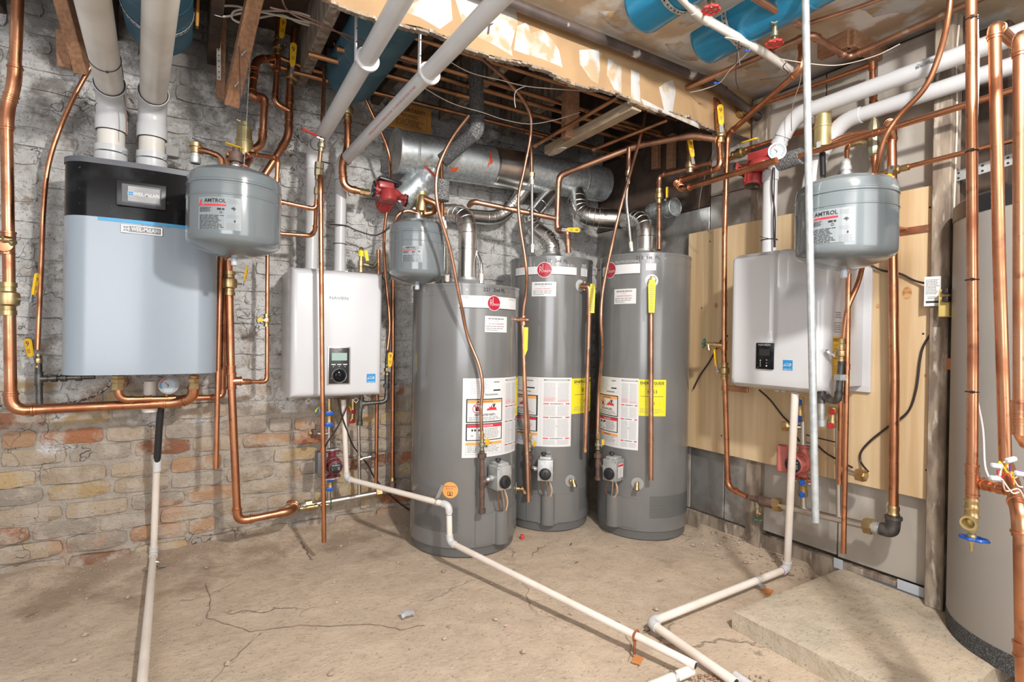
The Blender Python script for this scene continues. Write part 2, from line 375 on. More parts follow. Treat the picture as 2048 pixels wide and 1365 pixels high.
# writing -----------------------------------------------------------
TX = {}
def text2d(s, bold=0.0):
    k = (s, bold)
    if k not in TX:
        cu = D.curves.new('t', 'FONT'); cu.body = s; cu.size = 1; cu.align_x = 'CENTER'; cu.align_y = 'CENTER'; cu.resolution_u = 2; cu.offset = bold
        ob = D.objects.new('t', cu); me = D.meshes.new_from_object(ob)
        TX[k] = ([(v.co.x, v.co.y) for v in me.vertices], [tuple(p.vertices) for p in me.polygons])
        D.objects.remove(ob); D.meshes.remove(me)
    return TX[k]
class Plane:
    def __init__(s, o, ax, ay): s.o = V(o); s.ax = V(ax).normalized(); s.ay = V(ay).normalized(); s.n = s.ax.cross(s.ay).normalized(); s.curved = False
    def __call__(s, x, y, l): return s.o + s.ax * x + s.ay * y + s.n * l
class Cyl:
    def __init__(s, c, r, th, z): s.c = V(c); s.r = r; s.th = th; s.z = z; s.curved = True
    def __call__(s, x, y, l): a = s.th + x / s.r; return V((s.c.x + (s.r + l) * math.cos(a), s.c.y + (s.r + l) * math.sin(a), s.z + y))
class Lab:
    """printed label: coloured flat faces laid on a surface map"""
    def __init__(s, mp, base=.0008): s.mp = mp; s.mb = MB(); s.mats = []; s.base = base; s.rng = random.Random(3)
    def mi(s, k):
        if k not in s.mats: s.mats.append(k)
        return s.mats.index(k)
    def rect(s, x, y, w, h, k, ly=0):
        n = max(1, int(w / .018)) if s.mp.curved else 1; l = s.base + ly * .0007; vs = []
        for i in range(n + 1):
            xx = x - w / 2 + w * i / n; vs += [s.mp(xx, y - h / 2, l), s.mp(xx, y + h / 2, l)]
        s.mb.add(vs, [(2 * i, 2 * i + 2, 2 * i + 3, 2 * i + 1) for i in range(n)], s.mi(k))
    def poly(s, pts, k, ly=1):
        s.mb.add([s.mp(x, y, s.base + ly * .0007) for x, y in pts], [tuple(range(len(pts)))], s.mi(k))
    def disc(s, x, y, rx, ry, k, ly=1, n=24):
        l = s.base + ly * .0007; vs = [s.mp(x, y, l)] + [s.mp(x + rx * math.cos(2 * PI * i / n), y + ry * math.sin(2 * PI * i / n), l) for i in range(n)]
        s.mb.add(vs, [(0, 1 + i, 1 + (i + 1) % n) for i in range(n)], s.mi(k))
    def ringp(s, x, y, ro, ri, k, ly=1, n=28, a0=0, a1=2 * PI, sy=1):
        l = s.base + ly * .0007; vs = []
        for i in range(n + 1):
            a = a0 + (a1 - a0) * i / n; c, q = math.cos(a), math.sin(a) * sy; vs += [s.mp(x + ri * c, y + ri * q, l), s.mp(x + ro * c, y + ro * q, l)]
        s.mb.add(vs, [(2 * i, 2 * i + 1, 2 * i + 3, 2 * i + 2) for i in range(n)], s.mi(k))
    def frame(s, x, y, w, h, t, k, ly=1):
        for a in ((x, y + h / 2 - t / 2, w, t), (x, y - h / 2 + t / 2, w, t), (x - w / 2 + t / 2, y, t, h), (x + w / 2 - t / 2, y, t, h)): s.rect(*a, k, ly)
    def text(s, t, x, y, size, k, ly=2, sx=1.0, bold=0.0, rot=0.0, w=None):
        vs, fs = text2d(t, bold); c, q = math.cos(rot), math.sin(rot)
        if w and vs:
            ww = max(p[0] for p in vs) - min(p[0] for p in vs); sx = w / (ww * size)
        s.mb.add([s.mp(x + (a * size * sx) * c - b * size * q, y + (a * size * sx) * q + b * size * c, s.base + ly * .0007) for a, b in vs], fs, s.mi(k))
    def lines(s, x, y, w, h, n, k, ly=1, fill=.5, ragged=.2):
        for i in range(n):
            yy = y + h / 2 - (i + .5) * h / n; xx = x - w / 2; end = x + w / 2 - w * ragged * s.rng.random()
            while xx < end - w * .03:
                ww = min(w * s.rng.uniform(.08, .22), end - xx); s.rect(xx + ww / 2, yy, ww, h / n * fill, k, ly); xx += ww + w * .03
    def build(s, name, parent, **kw): return s.mb.build(name, [M[k] for k in s.mats], parent, smooth=0, **kw)
def estar(lb, x, y, w):
    lb.rect(x, y, w, w, 'blue', 0); lb.ringp(x, y - w * .12, w * .40, w * .365, 'paper', 1, 20, .25, PI - .25, .8)
    lb.text('energy', x - w * .04, y + w * .0, w * .30, 'paper', 2, rot=.12); lb.text('★', x + w * .3, y + w * .08, w * .2, 'paper', 2)
    lb.rect(x, y - w * .37, w * .9, w * .02, 'paper', 1); lb.text('ENERGY STAR', x, y - w * .44, w * .12, 'paper', 2)
    lb.poly([(x + w * .30 + w * .1 * (1 if k % 2 == 0 else .42) * math.cos(PI / 2 + k * PI / 5), y + w * .12 + w * .1 * (1 if k % 2 == 0 else .42) * math.sin(PI / 2 + k * PI / 5)) for k in range(10)], 'paper', 1)
def zip_tie(parent, p, ax, r, mt=None, label=None):
    m = MB(); m.torus(p, ax, r * 1.03 + .001, .0016, 24, 6); x, y, z = frame(V(ax)); d = (CAM - V(p)).normalized(); d = (d - z * d.dot(z)).normalized()
    m.box(V(p) + d * (r + .003), (.007, .007, .006)); return m.build('cable_tie', mt or M['zip'], parent)
# ------------------------------------------------------------------ brick and mortar materials
def nodes(m): return m.node_tree.nodes, m.node_tree.links
def masonry(name, src, base=(.5, .4, .3), mortar=False):
    m = D.materials.new(name); m.use_nodes = True; n, l = nodes(m); b = n['Principled BSDF']; b.inputs['Roughness'].default_value = .9; b.inputs['Specular IOR Level'].default_value = .2
    g = n.new('ShaderNodeNewGeometry'); P = g.outputs['Position']
    def noise_(sc, det=6, rough=.6, vec=None):
        t = n.new('ShaderNodeTexNoise'); t.inputs['Scale'].default_value = sc; t.inputs['Detail'].default_value = det; t.inputs['Roughness'].default_value = rough
        l.new(vec or P, t.inputs['Vector']); return t.outputs['Fac']
    def rng(v, a, c, t0=0, t1=1):
        r = n.new('ShaderNodeMapRange'); r.inputs[1].default_value = a; r.inputs[2].default_value = c; r.inputs[3].default_value = t0; r.inputs[4].default_value = t1; l.new(v, r.inputs[0]); return r.outputs[0]
    def mix(f, a, c):
        x = n.new('ShaderNodeMix'); x.data_type = 'RGBA'; l.new(f, x.inputs[0])
        for i, q in ((6, a), (7, c)):
            if isinstance(q, tuple): x.inputs[i].default_value = (*q, 1)
            else: l.new(q, x.inputs[i])
        return x.outputs[2]
    def mth(op, a, c):
        x = n.new('ShaderNodeMath'); x.operation = op
        for i, q in ((0, a), (1, c)):
            if isinstance(q, (int, float)): x.inputs[i].default_value = q
            else: l.new(q, x.inputs[i])
        return x.outputs[0]
    if src == 'object': c = n.new('ShaderNodeObjectInfo').outputs['Color']
    elif src == 'attr':
        a = n.new('ShaderNodeAttribute'); a.attribute_name = 'bc'; c = a.outputs['Color']
    else: c = base
    # wear inside one brick: paler lime bloom and pits
    c = mix(rng(noise_(11, 8), .46, .60, 0, .85), c, (.56, .48, .40)); c = mix(rng(noise_(70), .60, .70, 0, .6), c, (.22, .18, .15))
    sep = n.new('ShaderNodeSeparateXYZ'); l.new(P, sep.inputs[0]); Z = sep.outputs[2]
    # remains of white paint, thick above about 0.8 m
    h = rng(Z, .35, 1.15, -.30, .40); pm = rng(mth('ADD', h, noise_(5)), .52, .60)
    paint = mix(rng(noise_(9), .42, .66), (.80, .79, .77), (.62, .60, .575)); paint = mix(rng(noise_(30, 10, .75), .53, .64, 0, .6), paint, (.30, .265, .235)); paint = mix(rng(noise_(7, 10, .8), .55, .62, 0, .8), paint, (.40, .33, .27)); paint = mix(rng(noise_(110, 4), .60, .68, 0, .8), paint, (.12, .10, .09))
    c = mix(pm, c, paint)
    c = mix(rng(mth('ADD', noise_(3.2), rng(Z, .7, 1.5, .02, -.03)), .62, .68, 0, .45), c, (.55, .30, .18))
    # soot and bare patches high up under the joists
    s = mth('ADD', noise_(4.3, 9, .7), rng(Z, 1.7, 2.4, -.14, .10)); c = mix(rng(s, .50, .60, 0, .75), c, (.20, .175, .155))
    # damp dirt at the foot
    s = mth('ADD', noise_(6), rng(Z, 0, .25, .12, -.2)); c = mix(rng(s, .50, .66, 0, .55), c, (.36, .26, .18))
    if mortar: c = mix(rng(noise_(30), .56, .70, 0, .5), c, (.16, .135, .12))
    # hairline cracks
    v = n.new('ShaderNodeTexVoronoi'); v.feature = 'DISTANCE_TO_EDGE'; v.inputs['Scale'].default_value = 7
    wv = n.new('ShaderNodeVectorMath'); wv.operation = 'ADD'; t = n.new('ShaderNodeTexNoise'); t.inputs['Scale'].default_value = 9; l.new(P, t.inputs['Vector'])
    sc = n.new('ShaderNodeVectorMath'); sc.operation = 'SCALE'; sc.inputs['Scale'].default_value = .25; l.new(t.outputs['Color'], sc.inputs[0]); l.new(P, wv.inputs[0]); l.new(sc.outputs[0], wv.inputs[1]); l.new(wv.outputs[0], v.inputs['Vector'])
    ck = mth('MULTIPLY', rng(v.outputs['Distance'], .009, .0, 0, .9), rng(noise_(2.5), .54, .60)); c = mix(ck, c, (.07, .06, .05))
    l.new(c, b.inputs['Base Color'])
    bp = n.new('ShaderNodeBump'); bp.inputs['Strength'].default_value = 1.0; bp.inputs['Distance'].default_value = .02
    hh = mth('ADD', noise_(22, 8, .7), mth('MULTIPLY', noise_(90, 4), .35)); hh = mth('SUBTRACT', hh, mth('MULTIPLY', ck, .6)); l.new(hh, bp.inputs['Height']); l.new(bp.outputs[0], b.inputs['Normal'])
    return m
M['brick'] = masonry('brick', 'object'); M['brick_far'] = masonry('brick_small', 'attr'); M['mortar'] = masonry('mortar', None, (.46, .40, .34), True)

# back wall: mortar bed + bricks ------------------------------------
def relief_grid(x0, x1, z0, z1, st, f):
    nx = int((x1 - x0) / st); nz = int((z1 - z0) / st); vs = []; fs = []
    for j in range(nz + 1):
        for i in range(nx + 1): vs.append(f(x0 + (x1 - x0) * i / nx, z0 + (z1 - z0) * j / nz))
    for j in range(nz):
        for i in range(nx): a = j * (nx + 1) + i; fs.append((a, a + 1, a + nx + 2, a + nx + 1))
    return vs, fs
vs, fs = relief_grid(-1.3, 2.75, -.1, 2.8, .03, lambda x, z: V((x, YB + .0045 + .010 * noise.noise(V((x * 9, z * 9, 3))) - .006 * noise.noise(V((x * 25, z * 25, 1))), z)))
mb = MB(); mb.add(vs, fs); mb.box(((-1.3 + 2.75) / 2, YB + .09, 1.35), (4.05, .12, 2.9))
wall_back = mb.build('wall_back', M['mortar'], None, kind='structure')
variants = []
for k in range(10):
    rr = random.Random(k); vs = []; fs = []; nx, nz = 5, 3
    for j in range(nz + 1):
        for i in range(nx + 1):
            u, w_ = i / nx, j / nz; ed = min(u, 1 - u) < .01 or min(w_, 1 - w_) < .01
            cor = (i in (0, nx)) and (j in (0, nz))
            x = (u - .5) * (.945 if cor else 1) + rr.uniform(-.012, .012); z = (w_ - .5) * (.86 if cor else 1) + rr.uniform(-.055, .055)
            vs.append(V((x, -(.5 if not ed else .30) + rr.uniform(-.22, .12), z)))
    F_ = len(vs); 
    for j in range(nz):
        for i in range(nx): a = j * (nx + 1) + i; fs.append((a, a + 1, a + nx + 2, a + nx + 1))
    rim = [i for i in range(nx + 1)] + [j * (nx + 1) + nx for j in range(1, nz + 1)] + [nz * (nx + 1) + i for i in range(nx - 1, -1, -1)] + [j * (nx + 1) for j in range(nz - 1, 0, -1)]
    back = []
    for i in rim: back.append(len(vs)); vs.append(V((vs[i].x, 1.6, vs[i].z)))
    for i in range(len(rim)): j = (i + 1) % len(rim); fs.append((rim[i], back[i], back[j], rim[j]))
    variants.append((vs, fs))
vmesh = []
for vs, fs in variants:
    me = D.meshes.new('brick'); me.from_pydata(vs, [], fs); me.materials.append(M['brick']); me.polygons.foreach_set('use_smooth', [True] * len(me.polygons)); me.set_sharp_from_angle(angle=math.radians(40)); vmesh.append(me)
PAL = [((.47, .37, .27), 7), ((.54, .39, .21), 3), ((.44, .19, .10), 1.6), ((.30, .14, .085), .8), ((.42, .36, .30), 6), ((.50, .31, .19), 3)]
cells = []; rb = random.Random(21); row = 0; z = .0
while z < 2.70:
    hh = .083; x = -1.05 + (.12 if row % 2 else 0) + rb.uniform(-.03, .03); zo = .010 * math.sin(row * 1.7)
    while x < 2.66:
        ln = rb.choice([.225, .225, .225, .215, .235, .11]); cells.append((x + ln / 2, z + hh / 2 + zo * math.sin(x * 1.3 + row), ln, rb.uniform(.066, .072))); x += ln + rb.uniform(.012, .018)
    z += hh; row += 1
def hidden(x, zz):
    return (-.40 < x < .10 and .97 < zz < 1.62) or (.47 < x < .98 and .84 < zz < 1.38) or (1.25 < x < 2.6 and .1 < zz < 1.3) or (1.15 < x and 1.95 < zz < 2.3)
sc_ = []
for c in cells:
    u, v = proj(V((c[0], YB, c[1]))); p = V((c[0], YB, c[1])); s_ = c[2] * pxm(p) ** 2 if (-60 < u < 2100 and -40 < v < 1400) else 0
    if hidden(c[0], c[1]): s_ *= .05
    sc_.append(s_)
order = sorted(range(len(cells)), key=lambda i: -sc_[i]); single = set(i for i in order[:296] if sc_[i] > 0)
far = MB(); fcol = []
for i, (x, zz, ln, h_) in enumerate(cells):
    col = rb.choices([p[0] for p in PAL], [p[1] for p in PAL])[0]; q = rb.uniform(.85, 1.12); col = tuple(min(1, a * q) for a in col)
    k = rb.randrange(10); y = YB + .004 + rb.uniform(-.005, .004); ro = rb.uniform(-.022, .022)
    if zz < .13: y -= rb.uniform(0, .012)
    if i in single:
        o = D.objects.new('brick', vmesh[k]); COL.objects.link(o); o.parent = wall_back
        o.location = V((x, y, zz)) - ORG[wall_back]; o.scale = (ln, .024, h_); o.rotation_euler = (0, ro, 0); o.color = (*col, 1)
    else:
        vs, fs = variants[k]; far.add([V((x + a.x * ln, y + a.y * .024, zz + a.z * h_)) for a in vs], fs); fcol += [col] * len(fs)
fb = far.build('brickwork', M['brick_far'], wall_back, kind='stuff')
at_ = fb.data.attributes.new('bc', 'FLOAT_COLOR', 'FACE'); at_.data.foreach_set('color', [c for t in fcol for c in (*t, 1)])

# floor --------------------------------------------------------------
def ground(name, c1, c2, c3, crack=1.0):
    m = D.materials.new(name); m.use_nodes = True; n, l = nodes(m); b = n['Principled BSDF']; b.inputs['Roughness'].default_value = .88; b.inputs['Specular IOR Level'].default_value = .25
    P = n.new('ShaderNodeNewGeometry').outputs['Position']
    def nz(sc, det=6, st=None, ro=.6):
        t = n.new('ShaderNodeTexNoise'); t.inputs['Scale'].default_value = sc; t.inputs['Detail'].default_value = det; t.inputs['Roughness'].default_value = ro
        src = P
        if st: mp = n.new('ShaderNodeMapping'); mp.inputs['Scale'].default_value = st; mp.inputs['Rotation'].default_value = (0, 0, .9); l.new(P, mp.inputs[0]); src = mp.outputs[0]
        l.new(src, t.inputs['Vector']); return t.outputs['Fac']
    def rg(v, a, c, t0=0, t1=1):
        r = n.new('ShaderNodeMapRange'); r.inputs[1].default_value = a; r.inputs[2].default_value = c; r.inputs[3].default_value = t0; r.inputs[4].default_value = t1; l.new(v, r.inputs[0]); return r.outputs[0]
    def mix(f, a, c):
        x = n.new('ShaderNodeMix'); x.data_type = 'RGBA'; l.new(f, x.inputs[0])
        for i, q in ((6, a), (7, c)):
            if isinstance(q, tuple): x.inputs[i].default_value = (*q, 1)
            else: l.new(q, x.inputs[i])
        return x.outputs[2]
    def mth(op, a, c):
        x = n.new('ShaderNodeMath'); x.operation = op
        for i, q in ((0, a), (1, c)):
            if isinstance(q, (int, float)): x.inputs[i].default_value = q
            else: l.new(q, x.inputs[i])
        return x.outputs[0]
    c = mix(rg(nz(1.6), .42, .60), c1, c2); c = mix(rg(nz(5, 8), .48, .66, 0, .75), c, c3); c = mix(rg(nz(11, 9, None, .7), .50, .68, 0, .5), c, (.36, .285, .215))
    c = mix(rg(nz(34, 4, (1, 3, 1)), .58, .68, 0, .55), c, (.28, .20, .145)); c = mix(rg(nz(120, 2), .66, .72, 0, .8), c, (.10, .08, .06)); c = mix(rg(nz(95, 2), .70, .75, 0, .8), c, (.78, .72, .64))
    sp = n.new('ShaderNodeSeparateXYZ'); l.new(P, sp.inputs[0])
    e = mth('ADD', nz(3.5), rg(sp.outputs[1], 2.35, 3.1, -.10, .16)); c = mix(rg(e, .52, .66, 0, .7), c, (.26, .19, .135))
    v = n.new('ShaderNodeTexVoronoi'); v.feature = 'DISTANCE_TO_EDGE'; v.inputs['Scale'].default_value = 1.1; a = n.new('ShaderNodeVectorMath'); a.operation = 'ADD'
    t = n.new('ShaderNodeTexNoise'); t.inputs['Scale'].default_value = 2.5; t.inputs['Detail'].default_value = 6; l.new(P, t.inputs['Vector']); s = n.new('ShaderNodeVectorMath'); s.operation = 'SCALE'; s.inputs['Scale'].default_value = .6; l.new(t.outputs['Color'], s.inputs[0]); l.new(P, a.inputs[0]); l.new(s.outputs[0], a.inputs[1]); l.new(a.outputs[0], v.inputs['Vector'])
    ck = mth('MULTIPLY', rg(v.outputs['Distance'], .010, .0), rg(nz(1.2), .50, .58)); ck = mth('MULTIPLY', ck, crack); c = mix(mth('MULTIPLY', ck, .6), c, (.16, .12, .09))
    l.new(c, b.inputs['Base Color'])
    bp = n.new('ShaderNodeBump'); bp.inputs['Strength'].default_value = .8; bp.inputs['Distance'].default_value = .01
    hh = mth('SUBTRACT', mth('ADD', nz(14, 8), mth('MULTIPLY', nz(80), .3)), mth('MULTIPLY', ck, .5)); l.new(hh, bp.inputs['Height']); l.new(bp.outputs[0], b.inputs['Normal']); return m
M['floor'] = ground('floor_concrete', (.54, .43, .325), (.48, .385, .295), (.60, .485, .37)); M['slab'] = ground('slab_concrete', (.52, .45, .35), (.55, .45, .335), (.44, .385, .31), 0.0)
def fz(x, y):
    z = .005 * noise.noise(V((x * 2, y * 2, 0))) + .003 * noise.noise(V((x * 9, y * 9, 4))) - .004
    t = max(0, (y - 2.80) / .30); z += .050 * t * t * (1 + 1.1 * noise.noise(V((x * 4, 7, 0))))
    t = max(0, (x - 2.42) / .2); z += (.045 * min(1, t) * (1 + .5 * noise.noise(V((y * 5, 2, 0))))) * (1 if y > 1.45 else 0)
    for cx, cy in ((1.305, 2.66), (1.90, 2.71), (2.33, 2.33)):
        if (x - cx) ** 2 + (y - cy) ** 2 < .34 ** 2: z = min(z, -.001)
    return z
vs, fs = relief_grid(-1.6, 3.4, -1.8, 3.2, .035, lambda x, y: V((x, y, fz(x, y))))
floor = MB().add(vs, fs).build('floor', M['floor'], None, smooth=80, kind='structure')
# loose grit swept along the wall
gm = MB(); rg_ = random.Random(4)
for k in range(1500):
    if k % 3: x, y = rg_.uniform(-.9, 2.3), YB - abs(rg_.gauss(0, .13)) - .03
    elif k % 2: x, y = XR - abs(rg_.gauss(0, .10)) - .03, rg_.uniform(1.35, 2.2)
    else: x, y = rg_.uniform(-.8, 2.3), rg_.uniform(.9, 2.9)
    s_ = rg_.uniform(.0015, .0055) if (k % 9 or k % 3 == 2) else rg_.uniform(.006, .014)
    if any((x - a) ** 2 + (y - b) ** 2 < .34 ** 2 for a, b in ((1.305, 2.66), (1.90, 2.71), (2.33, 2.33))) or (x > 1.78 and y < 1.34): continue
    gm.ball((x, y, fz(x, y) + s_ * .4), s_, 5, 0, (1, rg_.uniform(.6, 1.3), rg_.uniform(.4, .8)))
gm.build('loose_grit', mat('grit', (.52, .42, .32), .9, 0, (.30, .22, .16), 40, .4, .6), None, smooth=0, label='crumbs of brick and mortar scattered on the floor along the walls', cat='rubble', kind='stuff')

# right wall ---------------------------------------------------------
M['foil'] = mat('foil_board', (.60, .59, .57), .34, .75, (.30, .27, .24), 5, .42, .62, bump=.25, bscale=5, rough2=.6, col3=(.74, .73, .71), s3=7, lo3=.60, hi3=.70)
M['zinc_board'] = mat('stained_board', (.47, .43, .38), .5, .2, (.33, .285, .235), 4, .38, .62, stretch=(1, 1, .5), rough2=.75, col3=(.60, .57, .53), s3=6, lo3=.52, hi3=.68)
M['plank_grey'] = mat('plank_grey', (.36, .33, .30), .85, 0, (.24, .21, .185), 7, .4, .62, stretch=(4, 4, .6), bump=.3, col3=(.48, .46, .43), s3=12, lo3=.6, hi3=.7)
wb = MB(); wb.box((XR + .11, 2.03, 1.35), (.12, 2.22, 2.9)); wall_right = wb.build('wall_right', M['wood_dark'], None, smooth=0, kind='structure')
def slab_part(name, y0, y1, z0, z1, x0, th, m_, parent=None):
    b = MB(); b.rbox((x0 + th / 2, (y0 + y1) / 2, (z0 + z1) / 2), (th, y1 - y0, z1 - z0), .002, 1); return b.build(name, m_, parent or wall_right)
ys = [3.13, 2.90, 2.72, 2.575, 2.39, 2.205]
for i in range(5): slab_part('plank', ys[i + 1] + .004, ys[i], .10, 1.62, XR - .004 * (i % 2), .045, M['plank_grey'])
for y0, y1, z0, z1, k in ((1.97, 2.20, .10, 1.62, 'foil'), (1.80, 1.965, .10, .62, 'foil'), (2.10, 3.12, 1.625, 1.90, 'foil'), (1.78, 2.095, 1.625, 1.95, 'foil'), (1.44, 1.775, 1.30, 2.40, 'zinc_board'), (1.22, 1.435, 1.3, 2.40, 'zinc_board'), (.975, 1.215, 1.30, 2.40, 'zinc_board'),
                          (1.35, 1.73, .115, .62, 'zinc_board'), (.975, 1.345, .11, .60, 'zinc_board'), (1.78, 2.095, 1.955, 2.4, 'zinc_board'), (2.1, 3.12, 1.905, 2.4, 'wood_dark')):
    slab_part('board', y0 + .002, y1, z0, z1, XR + .004, .03, M[k])
slab_part('sill_beam', .97, 3.1, -.02, .095, XR - .015, .08, M['wood_grey'])
for y, z0, z1, w_ in ((1.765, -.01, 2.40, .085),): slab_part('stud', y - w_ / 2, y + w_ / 2, z0, z1, XR - .030, .06, M['wood_grey'])
# recess to the right of the post
wr2 = MB(); wr2.box((3.02, .2, 1.3), (.05, 2.2, 2.7)); wr2.box((2.83, .945, 1.3), (.36, .03, 2.7))
wall_rec = wr2.build('wall_recess', M['wood_dark'], None, smooth=0, kind='structure')
for y0, y1 in ((.62, .925), (.30, .615), (-.05, .295), (-.4, -.055)): slab_part('board', y0, y1, 1.3, 2.40, 2.955, .03, M['zinc_board'], wall_rec)
post = MB(); post.rbox((XR - .045, .935, 1.24), (.09, .062, 2.34), .004, 1); post.build('wooden_post', M['wood_grey'], None, label='rough weathered timber post between the plywood and the large storage tank', cat='post')
post = MB(); post.rbox((2.79, .86, 1.1), (.06, .1, 2.6), .004, 1); post.build('dark_stud', M['wood_dark'], None, label='dark timber stud in the gap just left of the big storage tank', cat='post')

# ceiling ------------------------------------------------------------
M['drywall'] = mat('drywall', (.58, .46, .33), .8, 0, (.44, .31, .20), 3, .42, .6, bump=.15, bscale=12, col3=(.66, .62, .57), s3=3.2, lo3=.50, hi3=.56)
M['kraft'] = mat('kraft_board', (.40, .255, .13), .75, 0, (.35, .22, .11), 6, .4, .6)
M['mud'] = mat('joint_compound', (.50, .485, .465), .75, 0, (.42, .31, .19), 13, .50, .62, bump=.4, bscale=20)
cb = MB(); YS = 1.84
cb.box((1.55, (YS - 1.9) / 2, 2.44), (3.0, YS + 1.9, .02)); cb.box((-.78, (YS - 1.9) / 2 - .0, 2.50), (1.68, YS + 1.9, .02))
ceiling = cb.build('ceiling', M['drywall'], None, smooth=0, kind='structure')
deck = MB(); deck.box((.72, 2.5, 2.74), (4.1, 1.5, .03)); deck.build('trim_1', M['wood_dark'], None, smooth=0, kind='structure', label='dark subfloor boards above the open joists')
def jag(s, n=46, amp=.012):   # soffit board with a ragged lower edge
    rr = random.Random(5); out = [(.35, 2.43), (2.60, 2.43)]
    for i in range(n + 1): out.append((2.60 - 2.25 * i / n, 2.205 + rr.uniform(-amp, amp) * .5 + .01 * math.sin(i * .7)))
    return out
sf = MB(); ol = [(x, z) for x, z in jag(0)]; sf.prism(ol, -.008, .008, V((0, YS, 0)), (V((1, 0, 0)), V((0, 0, 1)), V((0, -1, 0))))
soffit = sf.build('wall_bulkhead', M['kraft'], None, smooth=0, kind='structure')
ef = MB(); rr = random.Random(9)
for i in range(90):
    x = .36 + 2.22 * i / 90; ef.box((x + .012, YS - .001 + rr.uniform(-.003, .003), 2.203 + .01 * math.sin((2.6 - x) / 2.25 * 46 * .7) + rr.uniform(-.003, .005)), (.026, .022, rr.uniform(.006, .012)))
ef.build('gypsum_edge', M['wood_grey'], soffit, smooth=0)
def blob(cx, cz, w, h, seed, n=26):
    rr = random.Random(seed); return [(cx + w / 2 * math.cos(2 * PI * k / n) * rr.uniform(.72, 1.08), cz + h / 2 * math.sin(2 * PI * k / n) * rr.uniform(.8, 1.1)) for k in range(n)]
def mudpatch(pts, y, parent, name='joint_compound_patch', mt='mud', t=.0035):
    m = MB(); n = len(pts); cx = sum(p[0] for p in pts) / n; cz = sum(p[1] for p in pts) / n; o = [V((x, y, z)) for x, z in pts]; q = [V((cx + (x - cx) * .8, y - t, cz + (z - cz) * .8)) for x, z in pts]
    m.add(o + q, [(i, (i + 1) % n, n + (i + 1) % n, n + i) for i in range(n)] + [tuple(range(n, 2 * n))]); return m.build(name, M[mt], parent)
def sp_(u, v): p = Yp(u, v, YS - .008); return (p.x, p.z)
for pl in ([(905, -20), (1030, 0), (1035, 45), (1022, 95), (1025, 112), (985, 88), (930, 62)], [(1034, 52), (1052, 45), (1060, 68), (1085, 58), (1100, 75), (1118, 100), (1125, 135), (1085, 118), (1050, 108), (1028, 100)],
           [(1158, 100), (1198, 98), (1200, 140), (1196, 168), (1182, 160), (1160, 128)], [(1216, 117), (1243, 127), (1243, 188), (1228, 178), (1214, 150)], [(1262, 139), (1279, 147), (1281, 205), (1262, 196)],
           [(1318, 175), (1330, 165), (1345, 160), (1352, 180), (1345, 225), (1330, 228)], [(800, 20), (900, -30), (905, 40), (880, 58), (840, 35)], [(1282, 197), (1330, 222), (1395, 245), (1400, 258), (1340, 232), (1288, 210)]):
    mudpatch([sp_(*q) for q in pl], YS - .008, soffit)
# joists and what hangs between them
def joist(x, y0, y1, z0, z1, w_, m_, name='joist', lab=None):
    b = MB(); b.rbox((x, (y0 + y1) / 2, (z0 + z1) / 2), (w_, y1 - y0, z1 - z0), .004, 1); return b.build(name, M[m_], None, label=lab, cat='joist' if lab else None)
JL = ['far left, past the leftmost plastic flue', 'above the blue-grey boiler', 'above the left expansion tank', 'above the white wall heater', 'above the short water heater', 'behind the black insulated pipe', 'above the middle water heater', 'near the right wall']
for i, x in enumerate((-.72, -.33, .08, .50, .91, 1.34, 1.77, 2.19)):
    joist(x, YS + .02, YB + .05, 2.46, 2.72, .05, 'wood_grey' if i in (3, 5, 6) else 'wood_dark', 'ceiling_joist', 'old timber ceiling joist ' + JL[i])
p = Zp(1097, 302, 2.21); q = Zp(1274, 210, 2.21)
b = MB(); d = (q - p); rt_ = Matrix.Rotation(math.atan2(-d.x, d.y), 3, 'Z'); b.rbox((p + q) / 2, (.062, d.length, .05), .003, 1, rt_); t = b.build('timber_batten', M['wood_pale'], None, label='pale splintered timber batten laid flat under the copper ceiling pipes', cat='timber')
m = MB(); m.prism(blob(0, 0, .17, .05, 3, 12), -.004, .004, p + d.normalized() * .09 - V((0, 0, .027)), (d.normalized(), d.normalized().cross(V((0, 0, 1))), V((0, 0, 1)))); m.build('torn_end', M['mud'], t)
a = Zp(1140, 275, 2.2); b = MB(); b.rbox((a.x, a.y, 2.38), (.09, .045, .38), .003, 1); b.build('timber_hanger', M['wood'], None, label='brown upright timber hanger dropping to the splintered batten', cat='timber')
# ---- things under the ceiling
for i, (y, x0, x1, r, z, lab) in enumerate(((2.22, .80, 2.45, .009, 2.40, 'thin dark copper ceiling pipe nearest the bulkhead board'), (2.40, .60, 2.5, .0115, 2.40, 'copper ceiling pipe, second from the bulkhead board'), (2.49, .55, 2.5, .0125, 2.40, 'copper ceiling pipe with soldered joint, third from the bulkhead'),
        (2.61, .45, 2.5, .0125, 2.40, 'copper ceiling pipe, second from the brick wall'), (2.83, .42, 2.45, .0115, 2.40, 'copper ceiling pipe closest to the brick wall, above the round duct'), (2.31, 1.9, 2.5, .009, 2.33, 'short brown ceiling pipe above the right water heater'), (2.72, 1.7, 2.5, .010, 2.34, 'brown ceiling pipe over the middle water heater, near the corner'))):
    a, b = V((x0, y, z)), V((x1, y, z + .01)); t = thing('ceiling_pipe', lab, 'pipe', a); m = MB(); m.cyl(a, b, r, n=12); m.build('pipe_section', M['copper_ceiling'], t)
    for k in (.28, .66): sleeve(t, a.lerp(b, k + i * .03), b - a, r, M['copper_ceiling'])
